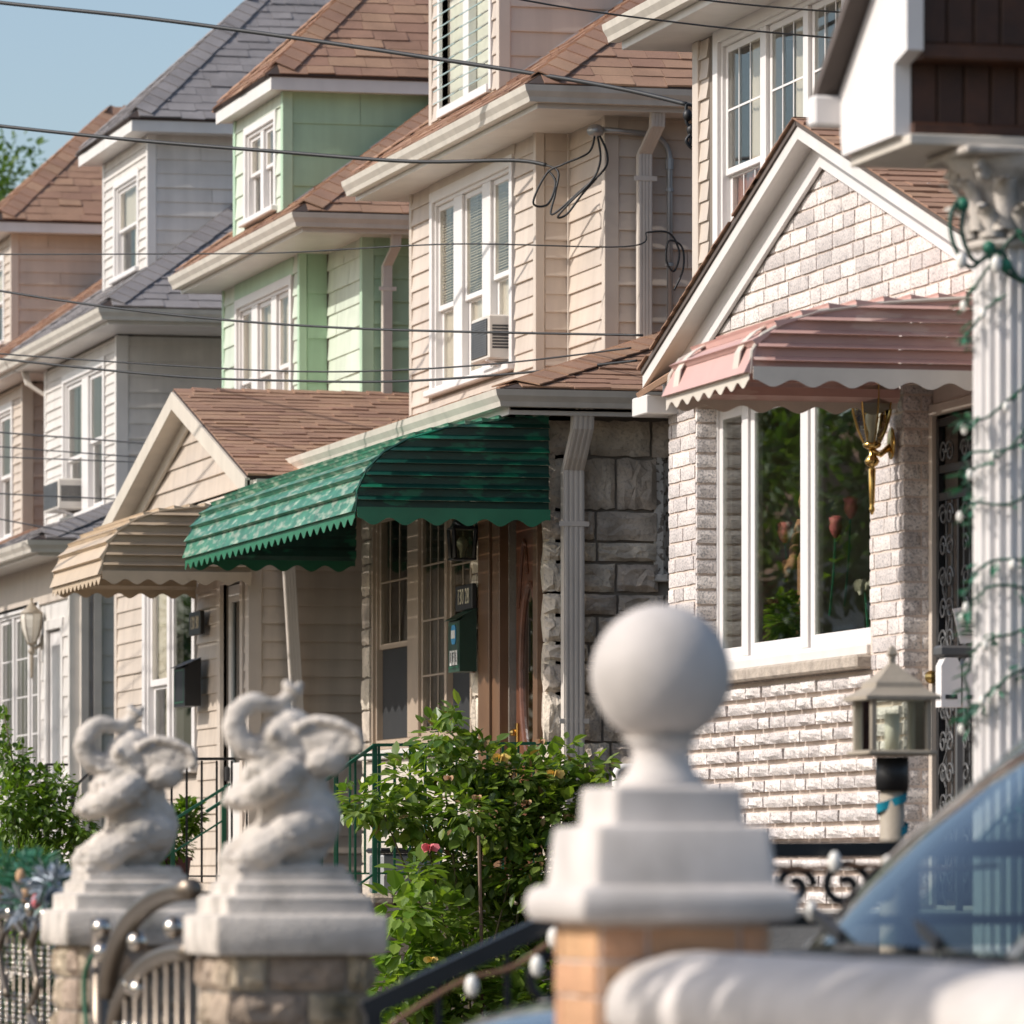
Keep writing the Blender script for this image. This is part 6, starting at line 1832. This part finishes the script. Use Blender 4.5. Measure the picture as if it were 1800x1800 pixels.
GB = thing('light_garland', 'string of holiday bulbs strung along the black handrail', 'garland', (4.3, 16.2, 1.0))
gp = [(3.70,yr-.04,1.08),(3.9,yr-.05,1.20),(4.05,yr-.05,1.24),(4.2,yr-.05,1.33),(4.4,yr-.05,1.40),(4.6,yr-.05,1.50),(4.75,yr-.05,1.53),(4.9,yr-.05,1.52),(5.1,yr-.05,1.53),(5.3,yr-.05,1.52),(5.5,yr-.05,1.53)]
MB().tube(curve(gp, 6), .009, 6).build('cord', M['bronze_metal'], GB, True)
for x, z, mt_ in ((3.93,1.19,'bulb'),(4.12,1.245,'bulb'),(4.17,1.325,'bulb'),(4.22,1.345,'petal_pink'),(4.32,1.285,'tinsel_grey'),(4.80,1.545,'bulb'),(4.72,1.535,'bulb'),(5.0,1.54,'bulb'),(5.16,1.53,'bulb'),(4.93,1.40,'bulb')):
    MB().ball((x, yr-.07, z), .020, 10, 8, rz=.032).build('light_bulb', M[mt_], GB, True)

# ------------------------------------------------------------------ gate pillars along the pavement
def brick_faces(T, core, cx, cy, w, z0, z1, bl, bh, mt, name, meshes, out=.02):
    z = z0; k = 0
    while z + bh <= z1 + .001:
        for ax in ('x', 'y', 'xb', 'yb'):
            a = -w/2 - (bl*.5 if k % 2 else 0)
            while a < w/2 - .01:
                p, q = max(a, -w/2), min(a + bl, w/2)
                a += bl
                if q-p < .03: continue
                me = meshes[rng.randrange(len(meshes))]
                s = (out*rng.uniform(.8, 1.2), q-p-.010, bh-.010)
                if ax == 'x': inst(name, me, core, (cx-w/2+.002, cy+p+.005, z+.005), s)
                elif ax == 'y': inst(name, me, core, (cx+q-.005, cy-w/2+.002, z+.005), s, (0, 0, R(90)))
                elif ax == 'xb': inst(name, me, core, (cx+w/2-.002, cy+q-.005, z+.005), s, (0, 0, R(180)))
                else: inst(name, me, core, (cx+p+.005, cy+w/2-.002, z+.005), s, (0, 0, R(-90)))
        z += bh; k += 1

ob = [rough_block(200+k, .25, 4, 2, 'orange_brick', 'brick') for k in range(4)]
rk = [rough_block(300+k, .95, 5, 4, 'rock_face', 'stone_block') for k in range(5)]

BP = thing('gate_pillar', 'brick pillar with stepped white cap and large stone ball', 'pillar', (3.42, 12.38, .15))
bx, by = 3.42, 12.38
core = MB().box(bx-.185, bx+.185, by-.185, by+.185, .15, 1.40).build('brick_shaft', M['brick_mortar'], BP)
brick_faces(BP, core, bx, by, .37, .17, 1.40, .205, .0765, 'orange_brick', 'brick', ob, .022)
c = MB()
def rsq(L, rnd):  # rounded-square lathe
    vs = []; m = 0
    for w, z in L:
        ring = []
        r = min(rnd, w*.9)
        for q in range(4):
            ccx, ccy = (1, 1, -1, -1)[q]*(w-r), (1, -1, -1, 1)[q]*(w-r)
            for t in range(4):
                a = math.pi/2 - q*math.pi/2 - t*math.pi/6
                ring.append((ccx + r*math.cos(a), ccy + r*math.sin(a), z))
        m = len(ring); vs += ring
    fs = [(i*m+k, i*m+(k+1) % m, i*m+m+(k+1) % m, i*m+m+k) for i in range(len(L)-1) for k in range(m)]
    fs += [tuple(range(m-1, -1, -1)), tuple(range(len(vs)-m, len(vs)))]
    return vs, fs
vs, fs = rsq([(.20,1.40),(.235,1.405),(.245,1.42),(.247,1.445),(.24,1.468),(.225,1.478),(.207,1.48),(.205,1.49),(.195,1.60),(.188,1.607),(.152,1.61),(.15,1.615),(.145,1.685),(.138,1.692),(.09,1.695)], .018)
c.add([(bx+x, by+y, z) for x, y, z in vs], fs)
cap = smooth_by_angle(c.build('stepped_cap', M['cast_stone'], BP), 40)
MB().lathe([(.10,1.69),(.10,1.70),(.075,1.725),(.062,1.755),(.066,1.785),(.09,1.80)], (bx, by, 0), 28).build('neck', M['cast_stone'], BP, True)
MB().ball((bx, by, 1.938), .152, 48, 32).build('stone_ball', M['cast_stone'], BP, True)

def elephant_pillar(y, label_p, label_e):
    x = 3.58
    T = thing('gate_pillar', label_p, 'pillar', (x, y, .15), 'elephant topped gate pillars')
    core = MB().box(x-.205, x+.205, y-.205, y+.205, .15, 1.27).build('stone_shaft', M['stone_mortar'], T)
    brick_faces(T, core, x, y, .42, .17, 1.27, .235, .11, 'rock_face', 'stone_block', rk, .03)
    c = MB(); vs, fs = rsq([(.22,1.268),(.25,1.27),(.258,1.285),(.258,1.375),(.25,1.385),(.225,1.388),(.222,1.395),(.222,1.435),(.215,1.442),(.192,1.445),(.19,1.45),(.19,1.478),(.178,1.485),(.172,1.486),(.17,1.508)], .014)
    c.add([(x+a, y+b, z) for a, b, z in vs], fs)
    smooth_by_angle(c.build('stepped_cap', M['weathered_stone'], T), 40)
    return T

def elephant():
    T = thing('elephant_statue', 'e', 'statue', (0, 0, 0), 'seated stone elephants')
    b = MB()
    b.ball((.0,0,.075), .135, 18, 12, rz=.085, ry=.125)                    # seat
    b.ball((.045,0,.15), .125, 18, 12, rz=.13, ry=.115)                    # rump
    b.ball((.015,0,.245), .115, 18, 12, rz=.115, ry=.105)                  # barrel
    b.ball((-.04,0,.275), .085, 16, 10, rz=.085, ry=.095)                  # chest
    for s in (-1, 1):
        b.tube(curve([(.07,s*.10,.135),(-.02,s*.125,.10),(-.10,s*.115,.05),(-.135,s*.10,.035)], 5), [.062]*6 + [.056]*5 + [.05]*5, 12)   # hind leg
        b.ball((-.135,s*.10,.032), .048, 12, 8, rz=.035)                   # foot
        b.ball((.085,s*.10,.13), .06, 12, 8)                               # knee
        b.tube(curve([(.02,s*.09,.30),(-.05,s*.115,.255),(-.105,s*.09,.225),(-.13,s*.06,.215)], 5), [.05]*6 + [.045]*5 + [.04]*5, 12)    # foreleg
        b.ball((-.13,s*.055,.212), .042, 12, 8)
        for t in range(3): b.ball((-.165,s*.055+(t-1)*.022,.205), .012, 8, 6)
        ear = Matrix.Rotation(R(s*24), 3, 'Z') @ Matrix.Rotation(R(8), 3, 'Y')
        b.ball((.115,s*.100,.375), .085, 18, 12, rz=.050, ry=.016, rot=ear)
        b.tube(curve([(.02,s*.072,.415),(.06,s*.09,.440),(.12,s*.12,.436),(.185,s*.142,.405),(.20,s*.145,.368),(.185,s*.135,.345)], 5), .014, 8)
        b.ball((.11,s*.09,.318), .062, 14, 10, rz=.042, ry=.05)
        b.tube([(-.05,s*.035,.35),(-.085,s*.045,.335),(-.115,s*.045,.345)], [.015,.012,.006], 8)          # tusk
        b.ball((-.045,s*.062,.40), .016, 10, 8)                            # brow
    b.ball((-.0,0,.385), .078, 18, 12, rz=.08, ry=.075)
    b.ball((.02,0,.425), .06, 16, 10, rz=.055)
    b.ball((.025,0,.33), .085, 16, 10, rz=.07)                             # neck
    b.ball((-.05,0,.325), .034, 12, 8, rz=.025)                            # jaw
    tr = curve([(-.03,0,.365),(-.075,0,.355),(-.125,0,.372),(-.150,0,.42),(-.135,0,.47),(-.09,0,.495),(-.035,0,.49),(.005,0,.505),(.025,0,.54)], 6)
    n = len(tr); b.tube(tr, [.048 - .026*min(1, i/(n*.85)) + (.012 if i > n-4 else 0) for i in range(n)], 14)
    b.ball((.045,0,.548), .016, 10, 8, rz=.012); b.ball((.008,0,.552), .014, 10, 8, rz=.014)
    for k in range(9):                                                      # carved folds of the blanket and collar
        a = -1.2 + k*.3
        b.tube([(-.02+.1*math.sin(a), -.1*math.cos(a)-.01, .30), (-.01+.115*math.sin(a), -.115*math.cos(a), .22)], .012, 6)
        b.tube([(-.02+.1*math.sin(a), .1*math.cos(a)+.01, .30), (-.01+.115*math.sin(a), .115*math.cos(a), .22)], .012, 6)
    b.box(-.17, .16, -.14, .14, -.012, .014)
    body = remeshed(b, .0056, 'weathered_stone', T, 'body', 1, .0032)
    return T

elephant_pillar(17.14, 'stone gate pillar under the nearer elephant statue', '')
elephant_pillar(19.72, 'stone gate pillar under the farther elephant statue', '')
e1 = elephant()
e1.location = (3.58, 17.14, 1.518); e1['label'] = 'seated stone elephant with raised trunk, nearer of the pair'
e2 = copy_thing(e1, (3.58, 19.72, 1.518), 'seated stone elephant with raised trunk, farther of the pair')

# steel gate between the elephant pillars
GT = thing('steel_gate', 'stainless steel gate with arched tubes between the elephant pillars', 'gate', (3.45, 18.4, .15))
gx = 3.42
def arc(z0, z1, y0, y1, n=16): return [(gx, y1 + (y0-y1)*math.cos(t/n*math.pi/2), z0 + (z1-z0)*math.sin(t/n*math.pi/2)) for t in range(n+1)]
a1 = arc(1.10, 1.46, 19.22, 17.75); MB().tube(a1, .034, 12).build('arched_tube', M['steel_tube'], GT, True)
a2 = arc(.95, 1.27, 19.12, 17.75); MB().tube(a2, .030, 12).build('arched_tube', M['steel_tube'], GT, True)
MB().tube([(gx,19.36,.2),(gx,19.36,1.36)], .032, 12).build('gate_post', M['steel_tube'], GT, True)
MB().tube([(gx,19.22,.25),(gx,17.45,.25)], .03, 10).build('bottom_rail', M['steel_tube'], GT, True)
for k in range(9):
    y = 19.05 - k*.18
    t = (19.12-y)/1.37; zt = .95 + .32*math.sin(math.acos(max(0, min(1, 1-t))))
    MB().tube([(gx,y,.26),(gx,y,zt)], .012, 8).build('bar', M['steel_tube'], GT, True)
    for j in range(5): MB().ball((gx,y,.90+.03*j), .0145, 10, 8).build('bead', M['chrome'], GT, True)
for p in ((gx-.02,19.22,1.33),(gx-.02,19.20,1.25),(gx,18.68,1.29),(gx,18.76,1.15),(gx,18.64,1.14),(gx,18.05,1.34)): MB().ball(p, .034, 14, 10).build('finial_ball', M['chrome'], GT, True)
gh = MB(); gh.tube(curve([(gx-.03,19.24,1.26),(gx-.05,19.36,1.18),(gx-.05,19.34,1.02),(gx-.04,19.28,.92)], 6), .008, 6)
setp(gh.build('hanging_cord', M['green_iron'], None, True), 'loose green cord hanging on the steel gate post', 'cord')
# beaded steel fence to the left
FN = thing('steel_fence', 'beaded stainless steel fence panel at the lower left edge', 'fence', (3.58, 22, .15))
for k in range(20):
    y = 20.05 + k*.16
    MB().tube([(3.58,y,.25),(3.58,y,1.34)], .007, 7).build('bar', M['steel_tube'], FN, True)
    for j in range(6):
        for z0 in (1.13, .95): MB().ball((3.58,y,z0+.021*j), .0098, 8, 6).build('bead', M['chrome'], FN, True)
    if k % 2 == 0:
        for z in (1.30, 1.33): MB().ball((3.58,y,z), .011, 8, 6).build('bead', M['chrome'], FN, True)
MB().tube([(3.58,20.0,1.36),(3.58,23.4,1.36)], .026, 10).build('top_rail', M['steel_tube'], FN, True)
MB().tube([(3.58,20.0,.25),(3.58,23.4,.25)], .026, 10).build('bottom_rail', M['steel_tube'], FN, True)
for q in ([(3.55,20.9,1.38),(3.55,21.3,1.35),(3.55,21.55,1.24),(3.55,21.4,1.10),(3.55,21.6,1.0),(3.55,21.3,.92)], [(3.55,20.7,1.36),(3.55,20.85,1.22),(3.55,21.05,1.18),(3.55,20.7,1.06),(3.55,20.75,.98),(3.55,21.0,.93)], [(3.55,21.7,1.28),(3.55,22.0,1.33),(3.55,22.3,1.22),(3.55,22.1,1.05)]):
    MB().tube(curve(q, 6), .014, 7).build('scroll_rod', M['steel_tube'], FN, True)
# garland on the fence
FG = thing('light_garland', 'tinsel garland with coloured bulbs piled on the steel fence', 'garland', (3.58, 21.5, 1.4))
gp = blob_points(1500, [((3.56,20.9,1.42),(.07,.3,.07),1),((3.56,21.5,1.48),(.08,.4,.10),1.4),((3.56,22.2,1.50),(.08,.5,.09),1.4),((3.54,20.6,1.40),(.06,.2,.06),.6),((3.54,20.45,1.33),(.05,.12,.06),.3)], .2)
leaf_mass('tinsel', FG, gp[:1050], .055, 'garland_leaf', .1, .3)
o = leaf_mass('silver_tinsel', FG, blob_points(420, [((3.5,20.75,1.47),(.06,.18,.05),1),((3.5,20.5,1.34),(.05,.12,.06),.8),((3.5,21.4,1.40),(.06,.3,.05),.7)], .2), .06, 'dark_leaf', .1, .3)
o.data.materials.clear(); o.data.materials.append(M['tinsel_grey'])
MB().tube([(3.56,20.3+.2*i,1.42+.05*math.sin(i*1.7)) for i in range(14)], .012, 6).build('cord', M['garland_wire'], FG, True)
for (y, z, mm) in ((21.05,1.46,'chrome'),(21.1,1.38,'chrome'),(21.55,1.36,'chrome'),(20.78,1.36,'chrome'),(20.72,1.33,'brass'),(22.3,1.36,'petal_pink'),(21.3,1.50,'petal_dry'),(21.8,1.44,'petal_dry'),(20.95,1.41,'petal_pink'),(21.9,1.40,'bulb'),(22.2,1.52,'bulb'),(22.25,1.28,'chrome'),(21.2,1.43,'petal_dry')):
    MB().ball((3.47, y, z), .019, 10, 8, rz=.028).build('light_bulb', M[mm], FG, True)

# stone balustrade running towards the camera from the ball pillar
BL = thing('balustrade', 'pale cast stone balustrade with rounded coping at bottom right', 'balustrade', (3.45, 9.5, .15))
prof = [(.20*math.cos(t*math.pi/10)*(1.0 if 0 < t < 10 else 1), .105*math.sin(t*math.pi/10)) for t in range(11)]
cp2 = MB(); pts = [(3.44+p[0], 1.235+p[1]) for p in prof] + [(3.24, 1.19), (3.28, 1.15), (3.60, 1.15), (3.64, 1.19)]
cp2.prism(pts, 'y', 6.0, 12.17)
smooth_by_angle(cp2.build('coping', M['cast_stone'], BL), 50)
for k in range(18):
    y = 6.3 + k*.32
    MB().lathe([(.075,.40),(.075,.46),(.045,.50),(.085,.66),(.09,.74),(.05,.92),(.04,1.02),(.07,1.07),(.075,1.15)], (3.44, y, 0), 14).build('baluster', M['cast_stone'], BL, True)
MB().box(3.26, 3.62, 6.0, 12.17, .15, .40, .01).build('plinth', M['cast_stone'], BL)

# ------------------------------------------------------------------ car nosing out of the driveway
CAR = thing('parked_car', 'dark blue grey car with sloping windscreen parked in the driveway', 'car', (5.6, 14.3, .2))
y0, y1 = 13.38, 15.22; ym = (y0+y1)/2; W2 = (y1-y0)/2
stn = [  # x, half width, z bottom, z shoulder, z top
 (3.44, .62, .62, .85, .98), (3.47, .74, .52, .92, 1.06), (3.56, .84, .45, .98, 1.13), (3.75, .90, .42, 1.04, 1.185), (4.1, .92, .40, 1.09, 1.235), (4.55, .92, .40, 1.13, 1.285),
 (4.85, .92, .40, 1.15, 1.295), (5.6, .92, .40, 1.17, 1.30), (6.6, .92, .40, 1.19, 1.31), (7.4, .91, .42, 1.20, 1.31), (7.95, .86, .46, 1.18, 1.28), (8.1, .78, .55, 1.08, 1.18)]
vs = []; nS = 11
for x, w, zb_, zs_, zt_ in stn:
    prof = [(-w*.94, zb_), (-w, zb_+.12), (-w, zs_), (-w*.96, (zs_+zt_)/2+.02), (-w*.80, zt_-.01), (0, zt_+.03), (w*.80, zt_-.01), (w*.96, (zs_+zt_)/2+.02), (w, zs_), (w, zb_+.12), (w*.94, zb_)]
    vs += [(x, ym+p[0], p[1]) for p in prof]
fs = [(i*nS+k, i*nS+(k+1) % nS, (i+1)*nS+(k+1) % nS, (i+1)*nS+k) for i in range(len(stn)-1) for k in range(nS)]
fs += [tuple(range(nS-1, -1, -1)), tuple(range((len(stn)-1)*nS, len(stn)*nS))]
o = MB().add(vs, fs).build('body', M['car_paint'], CAR); smooth_by_angle(o, 50)
md = o.modifiers.new('s', 'SUBSURF'); md.levels = 2; md.render_levels = 2
# greenhouse
xa, xb_ = 4.48, 5.11
zc, zt_ = 1.31, 1.88
wsb = [(xa+.10, y0+.10, zc), (xa-.02, ym, zc+.02), (xa+.10, y1-.10, zc)]
wst = [(xb_+.06, y0+.20, zt_-.02), (xb_, ym, zt_), (xb_+.06, y1-.20, zt_-.02)]
n = 8; vs = []
def qb(P, t):
    a, b, c = [Vector(p) for p in P]; return a*(1-t)*(1-t) + (b*2 - a*.5 - c*.5)*2*t*(1-t) + c*t*t
for i in range(n+1):
    t = i/n; p, q = qb(wsb, t), qb(wst, t)
    for j in range(5): vs.append(p.lerp(q, j/4) + Vector((-.03*math.sin(j/4*math.pi), 0, .02*math.sin(j/4*math.pi))))
MB().add(vs, [(i*5+j, i*5+j+1, (i+1)*5+j+1, (i+1)*5+j) for i in range(n) for j in range(4)]).build('windscreen', M['car_glass'], CAR, True)
for yb, yt in ((y0+.07, y0+.17), (y1-.07, y1-.17)):
    pl2 = MB(); pl2.bar((xa+.12, yb, zc-.02), (xb_+.10, yt, zt_), .055, .05); pl2.build('pillar', M['silver_trim'], CAR)
    sg = MB(); sg.add([(xa+.3, yb, zc), (7.2, yb, zc+.02), (7.0, yt, zt_-.06), (xb_+.16, yt, zt_-.04)], [(0,1,2,3)]); sg.build('side_window', M['car_glass'], CAR)
    pl2 = MB(); pl2.bar((7.2, yb, zc), (7.05, yt, zt_-.02), .10, .05); pl2.bar((6.1, yb, zc), (6.05, yt, zt_-.02), .06, .05); pl2.build('pillar', M['car_paint'], CAR)
rp = MB(); vs = []
for x, dz in ((xb_, -.01), (xb_+.3, .03), (6.3, .05), (7.2, .0)):
    for yy, d2 in ((y0+.16, -.05), (y0+.4, 0), (ym, .02), (y1-.4, 0), (y1-.16, -.05)): vs.append((x, yy, zt_+dz+d2))
rp.add(vs, [(i*5+j, i*5+j+1, i*5+6+j, i*5+5+j) for i in range(3) for j in range(4)])
o = rp.build('roof', M['car_paint'], CAR, True); sm = o.modifiers.new('t', 'SOLIDIFY'); sm.thickness = .03
MB().add([(7.15,y0+.2,zt_),(7.15,y1-.2,zt_),(7.9,y1-.12,1.3),(7.9,y0+.12,1.3)], [(0,1,2,3)]).build('rear_window', M['car_glass'], CAR)
MB().box(4.75, 7.2, y0+.12, y1-.12, .5, 1.22).build('interior', M['car_interior'], CAR)
MB().box(xa-.02, xa+.22, y0+.16, y1-.16, 1.285, 1.302, .006).build('cowl', M['car_trim'], CAR)
for a, b in (((4.46, 13.62, 1.335), (4.58, 14.25, 1.40)), ((4.44, 14.35, 1.345), (4.56, 14.98, 1.40))):
    m = MB(); m.bar(a, b, .02, .028); m.bar((a[0]-.01, a[1]-.02, a[2]-.01), (a[0]+.06, a[1]+.28, a[2]+.015), .014, .018); m.build('wiper', M['car_trim'], CAR)
for x in (4.15, 7.1):
    for yy, s in ((y0+.02, 1), (y1-.02, -1)):
        wv = MB(); 
        w = MB(); vs = []; L = [(.0,.0),(.19,.0),(.21,.02),(.33,.02),(.345,.06),(.345,.18),(.32,.21)]
        for r, o2 in L: vs += [(x+r*math.cos(k*math.pi/12), yy+s*o2, .545+r*math.sin(k*math.pi/12)) for k in range(24)]
        w.add(vs, [(i*24+k, i*24+(k+1) % 24, (i+1)*24+(k+1) % 24, (i+1)*24+k) for i in range(len(L)-1) for k in range(24)])
        wo = w.build('wheel', M['rubber'], CAR, True)
        h = MB(); h.tube([(x, yy+s*.012, .545), (x, yy+s*.06, .545)], .19, 20); h.build('hub', M['galvanised'], wo)
for yy in (y0+.28, y1-.28): MB().ball((3.50, yy, .90), .05, 14, 10, ry=.17, rz=.075).build('headlight', M['clear_glass'], CAR, True)
MB().box(3.43, 3.46, ym-.42, ym+.42, .64, .86, .01).build('grille', M['car_trim'], CAR)

# ------------------------------------------------------------------ trees and the other side of the street
def tree_mesh(seed, h, cr, n, leaf, mt):
    r = random.Random(seed)
    T = thing('street_tree', 't', 'tree', (0, 0, 0))
    MB().tube(curve([(0,0,0),(r.uniform(-.2,.2),r.uniform(-.2,.2),h*.3),(r.uniform(-.3,.3),r.uniform(-.3,.3),h*.65)], 5), [h*.03*(1-.06*i) for i in range(11)], 10).build('trunk', M['bark'], T, True)
    bl = []
    lim = MB()
    for k in range(16):
        a = r.uniform(0, 6.28); q = r.uniform(.2, .85)*cr; z = h*r.uniform(.45, .95)
        c = (q*math.cos(a), q*math.sin(a), z)
        lim.tube(curve([(0,0,h*.32),(c[0]*.4,c[1]*.4,h*.35+(z-h*.35)*.6),c], 4), [h*.012*(1-.09*i) for i in range(9)], 6)
        rr = cr*r.uniform(.22, .42); bl.append((c, (rr, rr, rr*.75), rr*rr))
    lim.build('limb', M['bark'], T, True)
    leaf_mass('crown', T, blob_points(n, bl, .2), leaf, mt, .3, .55)
    return T
t0 = tree_mesh(3, 9.0, 3.0, 5200, .26, 'tree_leaf')
t0.location = (-8.7, 84, .15); t0['label'] = 'street tree across the road, nearest of that row'; t0['group'] = 'trees across the road'
for i, (x, y, s, rz, lab) in enumerate(((-8.9,96,1.1,1.2,'second'),(-8.6,108,.95,2.5,'third'),(-8.8,121,1.15,.4,'fourth'),(-8.7,135,1.0,3.4,'fifth'))):
    t = copy_thing(t0, (x, y, .15), lab+' street tree across the road, mirrored in window glass', rz); t.scale = (s, s, s)
t = tree_mesh(5, 14.5, 3.6, 9000, .17, 'tree_leaf'); t.location = (16.4, 104.0, .15); t['label'] = 'leafy tree rising behind the last house at the left edge'
hd = thing('hedge', 'low hedge added to darken the view behind the beaded steel fence', 'hedge', (4.7, 27, .2))
leaf_mass('foliage', hd, blob_points(4200, [((4.1+.16*k, 27+.1*(k % 2), .78),(.22,.35,.5),1) for k in range(9)], .4), .06, 'dark_leaf')  # added foliage, dims the bright ground seen through the fence
branches(hd, (4.7, 27, .2), [(4.2,27,.9),(4.6,27,1.0),(5.0,27,.9),(5.3,27,.9)], .015)
t2 = tree_mesh(9, 6.6, 1.4, 900, .17, 'tree_leaf')
t2.location = (-1.35, 10.75, .15); t2['label'] = 'young street tree dappling the stone balustrade'
leaf_mass('low_crown', t2, [(p - Vector((0,0,0)), v) for p, v in blob_points(300, [((.0,-.5,4.7),(.5,.28,.35),1),((.1,.15,4.9),(.45,.2,.3),.8),((.0,.62,4.75),(.4,.16,.3),.7),((-.1,.95,4.9),(.4,.10,.25),.35)], .1)], .19, 'tree_leaf')
for (y, wv, hv, mt_, rmt, lab) in ((70, 8, 7.2, 'tan_siding', 'shingle', 'tan house across the road'), (82, 9, 7.8, 'white_siding', 'shingle_dark', 'white house across the road'), (94, 9, 7.0, 'brick_red', 'shingle_dark', 'red brick house across the road'),
                             (106, 9, 7.6, 'beige_siding', 'shingle', 'beige house across the road'), (118, 9, 7.4, 'brick_red', 'shingle', 'brown roofed brick house across the road'), (130, 9, 7.4, 'white_siding', 'shingle', 'last white house across the road')):
    T = thing('row_house', lab + ', seen only in window glass', 'house', (-15, y, 0), 'houses across the road')
    MB().box(-22, -14, y-wv/2, y+wv/2, .2, hv).build('wall', M[mt_], T)
    r = MB(); r.prism([(y-wv/2-.4, hv), (y+wv/2+.4, hv), (y, hv+2.4)], 'x', -22.3, -13.7); r.build('roof', M[rmt], T)
    for k in range(3):
        for z in (1.6, 4.6):
            yy = y - wv/2 + wv*(k+.5)/3
            w = MB().box(-14.02, -13.94, yy-.65, yy+.65, z, z+1.6).build('window', M['vinyl_white'], T)
            MB().box(-13.939, -13.93, yy-.55, yy+.55, z+.1, z+1.5).build('pane', M['dark_glass'], w)

for me in list(bpy.data.meshes):
    if me.users == 0: bpy.data.meshes.remove(me)
